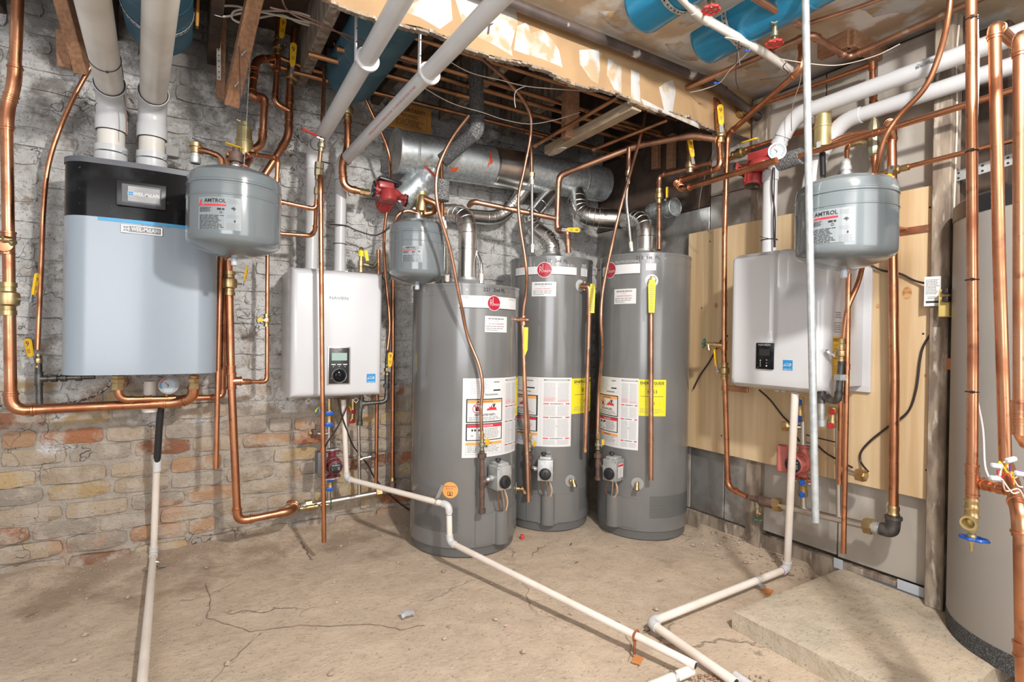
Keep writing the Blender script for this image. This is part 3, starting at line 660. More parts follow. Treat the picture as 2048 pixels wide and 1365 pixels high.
for p, q, lab in (((1068, 292), (1235, 195), 'copper ceiling pipe crossing slantwise in front of the splintered batten'), ((1185, 300), (1335, 240), 'copper ceiling pipe slanting to the bulkhead above the right water heater')):
    a, b = Zp(*p, 2.19), Zp(*q, 2.25); t = thing('ceiling_pipe', lab, 'pipe', a); m = MB(); m.cyl(a, b, .0105, n=12); m.build('pipe_section', M['copper_ceiling'], t); sleeve(t, a.lerp(b, .03), b - a, .0105, M['copper_old'])
# blue ducts
def duct(lab, x, y0, y1, z, r, mk, straps):
    t = thing('round_duct', lab, 'duct', V((x, y1, z - r))); m = MB(); n = 32
    m.lathe((x, y1, z), (0, -1, 0), [(0, r * .97), (0, r)] + [(y1 - y0, r)], n); m.ball((x, y1, z), r, 24, 0, (1, .45, 1)); m.build('duct_skin', M[mk], t)
    for k in (.35, .7): m = MB(); yy = y1 + (y0 - y1) * k; m.lathe((x, yy, z), (0, -1, 0), [(0, r), (.003, r * 1.015), (.012, r * 1.015), (.015, r)], n); m.build('seam', M[mk], t)
    for yy in straps:
        m = MB(); rr_ = r + .004; pts = []
        for s in range(19): a = PI + PI * s / 18; pts.append((math.cos(a) * rr_, math.sin(a) * rr_))
        for s in range(18):
            (x1, z1), (x2, z2) = pts[s], pts[s + 1]
            m.add([(x + x1, yy - .012, z + z1), (x + x2, yy - .012, z + z2), (x + x2, yy + .012, z + z2), (x + x1, yy + .012, z + z1), (x + x1 * .99, yy - .012, z + z1 * .99), (x + x2 * .99, yy - .012, z + z2 * .99), (x + x2 * .99, yy + .012, z + z2 * .99), (x + x1 * .99, yy + .012, z + z1 * .99)], [(0, 1, 2, 3), (7, 6, 5, 4), (0, 4, 5, 1), (3, 2, 6, 7)])
            ma = math.atan2((z1 + z2) / 2, (x1 + x2) / 2); nrm = V((math.cos(ma), 0, math.sin(ma))); m.lathe(V((x, yy, z)) + nrm * (rr_ - .0002), nrm, [(0, .0035), (.0009, .0035)], 8, 1)
        m.build('perforated_strap', [M['galv'], M['hole']], t)
    return t
duct('bright blue round duct half sunk in the ceiling, left of the pair', 1.53, .3, 1.56, 2.435, .105, 'duct_blue', [1.40])
duct('bright blue round duct half sunk in the ceiling, right of the pair', 1.93, .3, 1.58, 2.435, .105, 'duct_blue', [1.42])
duct('dark navy round duct between joists behind the white plastic vents', .70, 1.9, 2.82, 2.45, .13, 'duct_navy', [])
duct('dark navy round duct between joists behind the two boiler flues', -.13, 1.9, 2.80, 2.44, .125, 'duct_navy', [2.62])
# patch collar and stains on ceiling drywall
for k, (cx, cy, w_, h_) in enumerate(((1.53, 1.68, .26, .12), (1.93, 1.70, .26, .12), (1.75, 1.35, .16, .5), (2.25, 1.55, .5, .22), (2.3, 1.0, .3, .25))):
    o = blob(cx, cy, w_, h_, 40 + k); n = len(o); m = MB(); m.add([V((x, y, 2.4298)) for x, y in o] + [V((cx + (x - cx) * .8, cy + (y - cy) * .8, 2.426)) for x, y in o], [(i, (i + 1) % n, n + (i + 1) % n, n + i) for i in range(n)] + [tuple(range(n, 2 * n))]); m.build('joint_compound_patch', M['mud'], ceiling)
# recess box in the ceiling right side
c = Zp(1700, 120, 2.36); t = thing('timber_box', 'reddish timber box frame hanging under the ceiling above the right wall heater', 'timber', V((c.x, c.y, 2.29)))
m = MB()
A = Zp(1638, 118, 2.365); B_ = Zp(1700, 92, 2.365); C_ = Zp(1768, 128, 2.365)
for a, b in ((A, B_), (B_, C_)):
    d = (b - a); m = MB(); m.rbox((a + b) / 2 + V((0, 0, .06)), (.035, d.length, .13), .003, 1, Matrix.Rotation(math.atan2(-d.x, d.y), 3, 'Z')); m.build('timber_block', M['wood'], t)
m = MB(); m.rbox(((A + C_) / 2 + V((.05, .02, .10))), (.22, .20, .03), .003, 1); m.build('top_board', M['wood'], t)
# dark iron pipe along the bulkhead
run('iron_pipe', 'dark blotchy iron pipe running along the top edge of the bulkhead board', 'pipe', [V((.55, 1.775, 2.395)), V((2.22, 1.775, 2.385)), V((2.57, 1.77, 2.30))], .021, mat('iron_blotchy', (.10, .075, .065), .5, .2, (.06, .045, .04), 10, .4, .6, col3=(.5, .48, .45), s3=7, lo3=.64, hi3=.68), fr=1.05)
# grey plastic pipe
run('grey_pipe', 'grey-white plastic pipe slanting across the ceiling between the blue ducts', 'pipe', [Zp(1330, -40, 2.34), Zp(1400, 32, 2.34), Zp(1528, 105, 2.33), Zp(1592, 148, 2.33)], .0165, M['pvc_old'], ring=False)
# copper pipe just under the drywall with a jog
run('copper_pipe', 'copper pipe with an S-shaped jog under the drywall, from bulkhead to right wall', 'pipe', [V((2.075, 1.92, 2.355)), V((2.145, 1.25, 2.36)), V((2.42, 1.245, 2.34)), V((2.43, .55, 2.37))], .0135, M['copper_old'])
run('copper_pipe', 'thin copper pipe close under the drywall above the timber box', 'pipe', [Zp(1618, 46, 2.40), Zp(1700, 20, 2.40), Zp(1790, -12, 2.40)], .008, M['copper_old'])
# round-handle shutoff valves hanging from ceiling
for u, v, z, lab in ((1422, 12, 2.33, 'red-wheeled bronze stop valve hanging between the two bright blue ducts'), (1549, 80, 2.28, 'red-wheeled bronze stop valve hanging below the right blue duct')):
    p = Zp(u, v, z); t = thing('stop_valve', lab, 'valve', p - V((0, 0, .02))); m = MB(); m.lathe(p, (0, 0, 1), [(-.012, .006), (.01, .006), (.012, .014), (.03, .014), (.032, .010), (.05, .010), (.052, .015), (.085, .015), (.087, .010), (2.425 - z, .010)], 14); m.build('valve_body', M['bronze'], t)
    m = MB(); q = p + V((0, 0, .062)); dd = V((-.8, -.5, 0)).normalized(); m.lathe(q, dd, [(0, .011), (.022, .011), (.022, .015), (.034, .015), (.034, .010), (.02, .009)], 14); m.build('side_port', M['bronze'], t); wheel(t, p - V((0, 0, .014)), (0, 0, 1), .028, M['lever_r'], 8)
# timber pieces hanging at upper left
def stick(lab, a, b, w_, h_, mk, cat='timber', name='timber_brace'):
    d = b - a; x, y, z_ = frame(d); m = MB(); rot = Matrix((x, y, z_)).transposed(); m.rbox((a + b) / 2, (w_, h_, d.length), .003, 1, rot); return m.build(name, M[mk], None, label=lab, cat=cat)
tb = thing('timber_brace', 'tan timber strut angled down in front of the brick, left of the hanging wires', 'timber', L(462, 205, .35))
a, b = L(515, -30, .75), L(462, 210, .40); d = b - a; x, y, z_ = frame(d); m = MB(); m.rbox((a + b) / 2, (.06, .04, d.length), .003, 1, Matrix((x, y, z_)).transposed()); m.build('strut', M['wood'], tb)
for k in (.55, .82): m = MB(); q = a.lerp(b, k) + (CAM - a).normalized() * .035; m.ball(q, .008, 6, 0, (1, 1, .6)); m.box(q + V((.006, 0, .01)), (.004, .004, .03), Matrix.Rotation(.6, 3, 'Y')); m.build('bent_nail', M['zinc'], tb)
stick('short brown joist end just left of the two boiler flues', L(118, -30, .35), L(165, 142, .10), .05, .07, 'wood')
stick('dark brown block behind the joist end left of the boiler flues', L(128, 60, .12), L(130, 135, .06), .05, .05, 'wood')
stick('brown timber stub with a perforated strap above the left expansion tank', L(443, 30, .20), L(441, 198, .08), .035, .04, 'wood')
m = MB(); a, b = L(437, 60, .24), L(438, 160, .13)
for k in range(9): q = a.lerp(b, (k + .5) / 9); m.lathe(q + (CAM - q).normalized() * .0025, CAM - q, [(0, .003), (.0008, .003)], 8, 1)
m.box((a + b) / 2, (.018, .003, (b - a).length), Matrix((frame(b - a)[0], frame(b - a)[1], frame(b - a)[2])).transposed() @ Matrix.Identity(3)); m.build('perforated_strap', [M['galv_dull'], M['hole']], None, label='rusty perforated metal strap nailed to the timber stub', cat='strap')
stick('orange-brown scrap of wood hanging from the ceiling right of the boiler flues', L(397, -20, .45), L(394, 55, .40), .10, .012, 'cardboard')
# white cable loops
pts = [L(*q) for q in ((505, 22, .5), (470, 12, .5), (432, 14, .5), (426, 26, .5), (450, 33, .5), (485, 26, .5), (530, 22, .45), (590, 24, .4), (630, 38, .4), (620, 46, .4), (560, 32, .45), (500, 20, .5), (470, 22, .52), (464, 36, .52), (480, 45, .52), (500, 40, .5), (560, 30, .4), (600, 46, .4), (655, 60, .35))]
soft('white_cable', 'coiled loops of flat white cable hung behind the tan timber strut', 'cable', pts, .0045, M['pvc_cream'])
# IMPORTANT sign
o = L(777, 205, .02); lb_o = L(820, 238, .03)
m = MB(); P4 = [L(777, 203, .03), L(862, 214, .03), L(862, 271, .03), L(777, 257, .03)]
w_ = (P4[1] - P4[0]).length; h_ = (P4[3] - P4[0]).length; cx = sum((p for p in P4), V()) / 4
t = thing('warning_sign', 'orange cardboard notice headed IMPORTANT on the brick above the round duct', 'sign', cx - V((0, 0, h_ / 2)))
m = MB(); m.box(cx, (w_, .004, h_)); m.build('board', M['cardboard'], t); lb = Lab(Plane(cx - V((0, .002, 0)), (1, 0, 0), (0, 0, 1)))
lb.text('IMPORTANT!', 0, h_ * .26, .032, 'ink'); lb.lines(0, h_ * .05, w_ * .45, h_ * .14, 3, 'ink', fill=.4); lb.lines(0, -h_ * .2, w_ * .7, h_ * .28, 6, 'ink', fill=.4); lb.frame(0, -h_ * .14, w_ * .8, h_ * .5, .0015, 'ink'); lb.build('print', t)
# wires under the ceiling
for lab, pts, r, mk in (('pair of pale bell wires sagging across the copper ceiling pipes', [Zp(835, 168, 2.30), Zp(900, 205, 2.22), Zp(965, 225, 2.2), Zp(1010, 240, 2.2), Zp(1060, 248, 2.2), Zp(1110, 240, 2.22), Zp(1160, 225, 2.3)], .002, 'cream_wire'),
        ('thin pale wire looping above the sagging bell wires', [Zp(885, 115, 2.3), Zp(940, 145, 2.26), Zp(1000, 160, 2.24), Zp(1050, 172, 2.23), Zp(1110, 178, 2.22), Zp(1215, 185, 2.3)], .002, 'cream_wire'),
        ('thin frayed wire dangling below the looping pale wire', [Zp(1052, 172, 2.23), Zp(1032, 182, 2.2), Zp(1029, 200, 2.18), Zp(1031, 215, 2.16)], .0018, 'white_wire'),
        ('dark twin wires across the joists above the copper loop', [Zp(540, 15, 2.3), Zp(600, 30, 2.3), Zp(660, 55, 2.3), Zp(720, 92, 2.32), Zp(800, 120, 2.35), Zp(880, 140, 2.38)], .003, 'brown_wire'),
        ('dark cable sagging behind the white cable loops', [Zp(560, -10, 2.3), Zp(580, 25, 2.3), Zp(640, 52, 2.28), Zp(700, 72, 2.3), Zp(760, 95, 2.33)], .003, 'brown_wire'),
        ('loose bundle of pinkish wires tied under the S-jogged copper pipe', [Zp(1480, 130, 2.33), Zp(1472, 90, 2.33), Zp(1450, 75, 2.32), Zp(1480, 82, 2.31), Zp(1500, 98, 2.3), Zp(1460, 140, 2.3), Zp(1440, 165, 2.3), Zp(1410, 178, 2.31), Zp(1380, 185, 2.33)], .002, 'white_wire'),
        ('black wire dangling under the grey ceiling pipe', [Zp(1478, 82, 2.3), Zp(1473, 120, 2.25), Zp(1472, 160, 2.2), Zp(1478, 180, 2.18)], .002, 'cable'),
        ('pale wire crossing right of the galvanized rod to the timber box', [Zp(1560, 118, 2.33), Zp(1625, 128, 2.3), Zp(1680, 130, 2.28), Zp(1750, 112, 2.27), Zp(1800, 88, 2.28)], .002, 'cream_wire'),
        ('black wire stub curling beside the end of the grey ceiling pipe', [Zp(1520, 160, 2.25), Zp(1575, 150, 2.27), Zp(1566, 135, 2.29), Zp(1572, 125, 2.3)], .002, 'cable')):
    soft('wire', lab, 'wire', pts, r, M[mk], 6, 6)
for u, v, z, lab in ((1490, 101, 2.30, 'blue wire nut on the wires under the S-jogged copper pipe'), (1428, 166, 2.30, 'blue wire nut against the bulkhead corner')):
    p = Zp(u, v, z); m = MB(); m.lathe(p, (1, -.3, .1), [(0, .003), (.004, .006), (.022, .004), (.024, .002)], 8); m.build('wire_nut', M['blue_wheel'], None, label=lab, cat='connector')
# ------------------------------------------------------------------ blue-grey boiler
def rrect(x0, x1, yf, yb, r, n=8, bulge=0.0):
    out = [(x0, yb), (x0, yf + r)]
    for k in range(1, n + 1): a = PI + PI / 2 * k / n; out.append((x0 + r + r * math.cos(a), yf + r + r * math.sin(a)))
    for k in range(1, 8): t = k / 8; out.append((x0 + r + (x1 - x0 - 2 * r) * t, yf - bulge * math.sin(PI * t)))
    for k in range(0, n): a = 1.5 * PI + PI / 2 * k / n; out.append((x1 - r + r * math.cos(a), yf + r + r * math.sin(a)))
    out += [(x1, yf + r), (x1, yb)]; return out
BX0, BX1, BYF, BZ0, BZ1, BZM = -.442, .104, 2.70, .927, 1.795, 1.566
bo = thing('wall_boiler', 'large blue-grey wall boiler with a glossy black top panel and small display', 'boiler', V((-.17, 2.9, BZ0)))
o1 = rrect(BX0, BX1, BYF, YB - .03, .095, 8, .012); cen = (-.17, 2.9)
def sc(ol, k): return [(cen[0] + (x - cen[0]) * (1 - k / .27), cen[1] + (y - cen[1]) * (1 - k / .2)) for x, y in ol]
MB().prism(o1, BZ0, BZM - .002).build('lower_panel', M['bluegrey'], bo)
MB().prism(sc(o1, .001), BZM - .002, BZ1 - .018).build('upper_panel', M['black_gloss'], bo)
MB().prism(sc(o1, -.002), BZ1 - .018, BZ1 + .004).build('top_rim', M['darkgrey'], bo)
def front_y(x): t = (x - BX0 - .095) / (BX1 - BX0 - .19); return BYF - (.012 * math.sin(PI * t) if 0 < t < 1 else 0)
m = MB(); xs = [BX0 + .12 + (BX1 - BX0 - .13) * k / 10 for k in range(11)]; vs = []
for x in xs:
    y = front_y(x) if x < BX1 - .095 else BYF + .095 - math.sqrt(max(0, .095 ** 2 - (x - BX1 + .095) ** 2))
    vs += [(x, y - .0025, BZM - .016), (x, y - .0025, BZM - .003), (x, y + .004, BZM - .003), (x, y + .004, BZM - .016)]
m.add(vs, [q for i in range(10) for q in ((4 * i, 4 * i + 4, 4 * i + 5, 4 * i + 1), (4 * i + 3, 4 * i, 4 * i + 4, 4 * i + 7), (4 * i + 1, 4 * i + 5, 4 * i + 6, 4 * i + 2))]); m.build('cyan_stripe', M['cyan'], bo)
def bp(u, v): return Yp(u, v, BYF - .012)
a, b = bp(233, 343), bp(333, 409); c = (a + b) / 2; c.z -= .0; W_, H_ = b.x - a.x, .105
dc = V((c.x, front_y(c.x) - .003, 1.668)); m = MB(); m.rbox(dc, (W_, .014, H_), .005, 2); bz = m.build('display_bezel', M['black'], bo)
a, b = bp(243, 352), bp(322, 402); W2, H2 = b.x - a.x, .078; m = MB(); m.rbox(dc - V((0, .006, 0)), (W2, .006, H2), .002, 1); sn = m.build('screen', M['darkgrey'], bo)
lb = Lab(Plane(dc - V((0, .0095, 0)), (1, 0, 0), (0, 0, 1)), .0004); lb.rect(.008, 0, W2 * .80, H2 * .78, 'screen', 0); lb.frame(-W2 * .27, 0, .020, .020, .0015, 'paper', 1); lb.rect(-W2 * .27, 0, .015, .015, 'blue', 1); lb.text('w|m', -W2 * .27, 0, .008, 'paper', 2); lb.text('WEIL-McLAIN', .018, 0, .020, 'paper', 2, w=.088, bold=.02)
lb.build('screen_print', bo)
a, b = bp(242, 449), bp(325, 475); npc = V(((a.x + b.x) / 2, 0, 1.525)); npc.y = front_y(npc.x) - .002
m = MB(); m.rbox(npc, (b.x - a.x, .006, .034), .001, 1); m.build('nameplate', M['silver'], bo); lb = Lab(Plane(npc - V((0, .003, 0)), (1, 0, 0), (0, 0, 1)), .0004); w_ = b.x - a.x
lb.rect(0, 0, w_ * .93, .026, 'ink_grey', 0); lb.frame(-w_ * .38, 0, w_ * .15, .022, .0014, 'silver', 1); lb.text('w|m', -w_ * .38, 0, .014, 'silver', 2); lb.text('WEIL-McLAIN', w_ * .09, 0, .022, 'paper', 2, w=w_ * .68, bold=.03); lb.build('nameplate_print', bo)
lb = Lab(Plane(V((-.13, front_y(-.13) - .001, 1.548)), (1, 0, 0), (0, 0, 1)), .0006); lb.text('2 0 1 W e   F L   1 W    1 W', 0, 0, .012, 'ink_grey', 1, w=.10); lb.build('handwriting', bo)
# flues of the boiler
def flue(lab, u, ub, vend_u, r, k):
    p0 = Yp(u, 300, 2.86); p0.z = BZ1; c0 = V((p0.x, p0.y, 2.10)); far = Yp(vend_u[0], vend_u[1], 1.75) if 0 else V((vend_u, 1.55, 2.115))
    t = thing('plastic_flue', lab, 'flue pipe', p0)
    m = MB(); m.lathe(p0, (0, 0, 1), [(0, r * 1.1), (.008, r * 1.2), (.10, r * 1.18), (.10, r)], 28); m.build('base_collar', M['pvc'], t)
    m = MB(); m.cyl(p0 + V((0, 0, .1)), p0 + V((0, 0, .175)), r, n=28); m.build('pipe_section', M['pvc_old'], t)
    q = p0 + V((0, 0, .165)); top = 2.115
    m = MB(); m.lathe(q, (0, 0, 1), [(0, r), (0, r * 1.17), (.055, r * 1.17), (.06, r * 1.12), (.07, r * 1.1)], 28)
    pts = [q + V((0, 0, .06)), V((q.x, q.y, top - .08))] + [V((q.x, q.y, top)) * (2 * s * (1 - s)) + V((q.x, q.y, top - .08)) * (1 - s) ** 2 + (V((q.x, q.y, top)) + (far - V((q.x, q.y, top))).normalized() * .10) * s * s for s in (.15, .3, .45, .6, .75, .9, 1)]
    m.tube(pts, r * 1.1, 28); d = (far - V((q.x, q.y, top))).normalized(); m.lathe(pts[-1] - d * .005, d, [(0, r * 1.16), (.045, r * 1.16), (.045, r)], 28); m.build('elbow', M['pvc'], t)
    m = MB(); m.cyl(pts[-1] + d * .03, far, r, n=28); m.build('pipe_section', M['pvc_old'], t)
    m = MB(); m.torus(pts[-1] + d * .041, d, r * 1.06, .0022, 28, 6); m.build('seal_ring', M['black'], t); m = MB(); m.torus(p0 + V((0, 0, .165)), (0, 0, 1), r * 1.04, .003, 28, 6); m.build('seal_ring', M['black'], t)
    m = MB(); m.torus(p0 + V((0, 0, .07)), (0, 0, 1), r * 1.19, .003, 28, 6); m.box(p0 + V((r * .95, -r * .75, .075)), (.03, .012, .012), Matrix.Rotation(-.5, 3, 'Z')); m.build('hose_clamp', M['zinc'], t)
    if k: zip_tie(t, pts[-1] + d * .28, d, r); zip_tie(t, V((q.x, q.y, q.z + .10)), (0, 0, 1), r * 1.08)
flue('wide white plastic flue rising from the boiler and bending forward, left one of two', 222, 0, -.245, .049, 1)
flue('wide white plastic flue rising from the boiler and bending forward, right one of two', 304, 0, -.060, .049, 0)
soft('sensor_wire', 'thin brown wire hanging beside the left boiler flue', 'wire', [L(236, 95, .75), L(246, 150, .4), L(248, 190, .38), L(252, 230, .38), L(253, 270, .38)], .0022, M['brown_wire'])
# wall vent collar box behind
m = MB(); c = L(345, 305, .03); m.rbox(c, (.055, .05, .05), .006, 2); m.build('paint_patch_box', M['mud'], None, label='small paint-daubed box on the brick right of the boiler flues', cat='box')

# ------------------------------------------------------------------ expansion tanks
def exp_tank(lab, c, r, z0, z1, name_r, lw, group=None, top='iron'):
    t = thing('expansion_tank', lab, 'tank', V((c[0], c[1], z0))); H_ = z1 - z0; d = r * .30; m = MB()
    pr = [(0, .012), (0, r * .18), (d * .22, r * .45), (d * .62, r * .78), (d * .9, r * .93), (d * 1.15, r * .99), (d * 1.5, r)]
    pr += [(H_ * .60, r), (H_ * .605, r * 1.012), (H_ * .615, r * 1.012), (H_ * .62, r), (H_ * .72, r), (H_ * .725, r * .985), (H_ * .74, r * .985), (H_ * .75, r * 1.01), (H_ * .765, r * 1.01), (H_ * .775, r * .992), (H_ - d * 1.2, r * .992), (H_ - d * .9, r * .97), (H_ - d * .6, r * .86), (H_ - d * .3, r * .62), (H_ - d * .08, r * .3), (H_, r * .1)]
    m.lathe((c[0], c[1], z0), (0, 0, 1), pr, 56); m.build('shell', M['tank_grey'], t)
    m = MB(); m.lathe((c[0], c[1], z0 - .03), (0, 0, 1), [(0, .006), (.004, .012), (.034, .012)], 12); m.build('air_valve_cap', M['clear'], t)
    m = MB(); m.lathe((c[0], c[1], z1 - .006), (0, 0, 1), [(0, r * .16), (.014, r * .16), (.014, .016), (.03, .016)], 12); m.build('top_connection', M['galv_dull'], t)
    th0 = math.atan2(-c[1], -c[0]); lb = Lab(Cyl(V((c[0], c[1], 0)), r, th0 + name_r, z0 + H_ * .40), .001); w_ = lw; h = w_ * .78
    lb.rect(0, 0, w_, h, 'label_grey', 0); lb.text('AMTROL', -w_ * .08, h * .38, w_ * .13, 'ink', 2, bold=.01, w=w_ * .50); lb.rect(-w_ * .08, h * .25, w_ * .50, h * .06, 'red', 1)
    lb.poly([(-w_ * .49, h * .22), (-w_ * .43, h * .42), (-w_ * .40, h * .40), (-w_ * .43, h * .22)], 'red', 1); lb.poly([(-w_ * .40, h * .22), (-w_ * .39, h * .30), (-w_ * .34, h * .22)], 'red', 1)
    lb.lines(-w_ * .3, h * .11, w_ * .3, h * .15, 4, 'ink'); lb.lines(-w_ * .16, -h * .27, w_ * .58, h * .44, 11, 'ink', fill=.45); lb.rect(w_ * .02, h * .13, w_ * .09, h * .06, 'ink', 1); lb.disc(w_ * .11, h * .13, w_ * .03, h * .03, 'ink'); lb.ringp(w_ * .06, h * .03, w_ * .03, w_ * .02, 'ink')
    lb.lines(w_ * .33, h * .38, w_ * .24, h * .14, 4, 'ink_grey', fill=.3); lb.poly([(w_ * .27, h * .16), (w_ * .33, h * .22), (w_ * .39, h * .16), (w_ * .35, h * .14), (w_ * .34, h * .09), (w_ * .32, h * .14)], 'ink'); lb.lines(w_ * .33, -h * .08, w_ * .26, h * .12, 3, 'ink_grey', fill=.3); lb.disc(w_ * .36, -h * .22, w_ * .02, h * .04, 'ink'); lb.lines(w_ * .33, -h * .38, w_ * .28, h * .2, 5, 'ink_grey', fill=.4)
    lb.build('printed_label', t); return t
T1C = (.149, 2.42)
et1 = exp_tank('grey steel expansion tank hung by wires in front of the blue-grey boiler', T1C, .170, 1.405, 1.765, -.33, .155)
exp_tank('smallest grey expansion tank, between the white heater and the short water heater', (.985, 2.58), .141, 1.372, 1.70, -.18, .10)
exp_tank('grey expansion tank hanging in front of the right wall heater', (2.038, 1.049), .162, 1.372, 1.712, -.28, .150)
for lab, p, q in (('thin hanging wire above the left expansion tank, left one', L(478, 90, .6), V((.17, 2.42, 1.80))), ):
    soft('hanging_wire', lab, 'wire', [p, (p + q) / 2, q], .0018, M['zinc'], 2, 6)
m = MB(); a, b = L(500, 120, .6), Yp(488, 334, 2.44); dd = (b - a).normalized(); m.box((a + b) / 2, (.009, .0015, (b - a).length), Matrix(frame(dd)).transposed()); m.build('hanging_strap', M['galv'], None, label='narrow galvanized hanging strap above the left expansion tank, right of the wire', cat='strap')

# ------------------------------------------------------------------ left white wall heater
NX0, NX1, NYF, NZ0, NZ1 = .418, .861, 2.75, .800, 1.428
nv = thing('wall_heater', 'white wall-hung water heater on the brick with a dark control panel and dial', 'water heater', V((.64, 2.9, NZ0)))
m = MB(); m.rbox(((NX0 + NX1) / 2, (NYF + .05 + YB - .02) / 2, (NZ0 + NZ1) / 2), (NX1 - NX0 - .004, YB - .02 - NYF - .05, NZ1 - NZ0 - .004), .004, 2); m.build('cabinet', M['white_side'], nv)
def shell(x0, x1, yf, yb, z0, z1, ch, rr_):
    m = MB(); m.rbox(((x0 + x1) / 2, (yf + yb) / 2, (z0 + z1) / 2), (x1 - x0, yb - yf, z1 - z0), ch, 4, only=lambda c, d: c.y < 0); return m
shell(NX0 - .004, NX1 + .004, NYF, NYF + .11, NZ0 - .004, NZ1 + .004, .034, 0).build('front_cover', M['white'], nv)
for z in (NZ1 - .10, NZ0 + .12): m = MB(); m.lathe((NX0 - .002, NYF + .25, z), (-1, 0, 0), [(0, .004), (.003, .003)], 8); m.build('side_screw', M['zinc'], nv)
pn = Plane((0, NYF, 0), (1, 0, 0), (0, 0, 1))
def np_(u, v): p = Yp(u, v, NYF); return p.x, p.z
lb = Lab(pn, .0006); x, z = np_(678, 597); lb.text('NAVIEN', x, z, .021, 'ink_grey', 1, w=.092, bold=.01); x, z = np_(742, 757); estar(lb, x, z, .046); lb.build('front_print', nv)
x0, z1 = np_(655, 694); x1, z0 = np_(700, 769); cx, cz, w_, h_ = (x0 + x1) / 2, (z0 + z1) / 2, x1 - x0, z1 - z0
m = MB(); m.rbox((cx, NYF, cz), (w_, .012, h_), .003, 2); m.build('control_frame', M['silver'], nv); m = MB(); m.rbox((cx, NYF - .003, cz), (w_ * .88, .012, h_ * .95), .003, 2); cp = m.build('control_panel', M['black'], nv)
lb = Lab(Plane((cx, NYF - .009, cz), (1, 0, 0), (0, 0, 1)), .0004); lb.rect(0, h_ * .24, w_ * .66, h_ * .20, 'lcd', 0); lb.text('NAVIEN', -w_ * .2, h_ * .43, .010, 'logo_red', 1); lb.text('H2O', w_ * .02, h_ * .43, .009, 'ink_light', 1)
for k in (-.25, 0, .25): lb.rect(w_ * k, h_ * .035, w_ * .18, h_ * .025, 'paper', 1); lb.disc(w_ * k, -h_ * .02, .002, .002, 'paper')
lb.text('RESET', -w_ * .3, -h_ * .33, .006, 'ink_light', 1); lb.build('control_print', nv)
m = MB(); m.lathe((cx, NYF - .009, cz - h_ * .26), (0, -1, 0), [(0, w_ * .34), (.004, w_ * .34), (.004, w_ * .30), (.003, w_ * .29), (.003, w_ * .24), (.016, w_ * .21), (.018, w_ * .18)], 28); m.build('control_dial', M['black_gloss'], nv)
m = MB(); m.torus((cx, NYF - .013, cz - h_ * .26), (0, 1, 0), w_ * .31, .0022, 28, 6); m.build('dial_ring', M['zinc'], nv)
for u, v in ((617, 803), (712, 801)):
    p = Yp(u, v, 2.85); m = MB(); m.torus(p, (0, 1, 0), .014, .0022, 4, 6); m.build('bracket_clip', M['pvc_cream'], nv)

# PVC vents of the left heater
def vent(lab, pts, r, ub, print_=None, rr2=1.16, purple=False):
    t = run('plastic_vent', lab, 'flue pipe', pts, r, M['pvc'], bend=r * 2.4, ring=False, fm=M['pvc'], fr=rr2)
    a, b, c = pts[0], pts[1], pts[2]; d1 = (a - b).normalized(); d2 = (c - b).normalized(); m = MB(); m.torus(b + d2 * r * 3.02, d2, r * 1.04, r * .06, 24, 6); m.build('joint_line', M['black'], t); m = MB(); m.torus(b + d1 * r * 3.02, d1, r * 1.04, r * .05, 24, 6); m.build('joint_line', M['purple'] if purple else M['ink_light'], t)
    m = MB(); m.lathe(a, (0, 0, 1), [(0, r * 1.14), (.03, r * 1.14), (.03, r)], 24); m.build('base_collar', M['pvc'], t)
    if print_:
        L_ = (c - b).length; up = V((0, 0, 1)); side = d2.cross(up).normalized(); q = (CAM - (b + d2 * L_ * .45)).normalized(); q = (q - d2 * q.dot(d2)).normalized()
        ax = d2 if d2.dot(RT) > 0 else -d2; o = b + d2 * L_ * .42 + q * (r + .0004) + up * r * .0; lb = Lab(Plane(o, ax, q.cross(ax)), .0004); lb.text(print_, 0, 0, .012, 'red_print', 1); lb.build('pipe_print', t)
    m = MB(); m.torus(a + V((0, 0, .02)), (0, 0, 1), r * 1.16, .003, 24, 6); m.box(a + V((r, -r * .6, .02)), (.02, .01, .01)); m.build('hose_clamp', M['zinc'], t); return t
tp = Yp(588, 540, 2.97); tp.z = NZ1 + .002; A1 = V((tp.x + .03, 2.97, 2.085))
v1 = vent('white plastic vent pipe from the white heater sloping up and forward, left one', [V((.545, 2.97, NZ1)), V((.545, 2.97, 2.075)), V((.553, 1.28, 2.175))], .033, 0, None)
v2 = vent('white plastic vent pipe with red print from the white heater, right one', [V((.690, 2.97, NZ1)), V((.690, 2.97, 2.035)), V((.770, 1.12, 2.10))], .030, 0, 'ASTM D2665  SCH 40  PVC 1120  PRESSURE  120F  DWV   2 IN  ASTM D1785  NSF  SCH 40   PVC 2665', purple=True)
q = V((.553, 1.82, 2.15)); o = q + (CAM - q).normalized() * .0335; ax = V((0, 1, -.04)); lb = Lab(Plane(o, -V((0, 1, 0)) if 0 else V((0, -1, .06)), V((0, -1, .06)).cross(-(CAM - q)).normalized() if 0 else ((CAM - q).normalized()).cross(V((0, -1, .06)))), .001); lb.lines(0, .0, .055, .020, 2, 'ink', fill=.55); lb.build('pipe_print', v1)
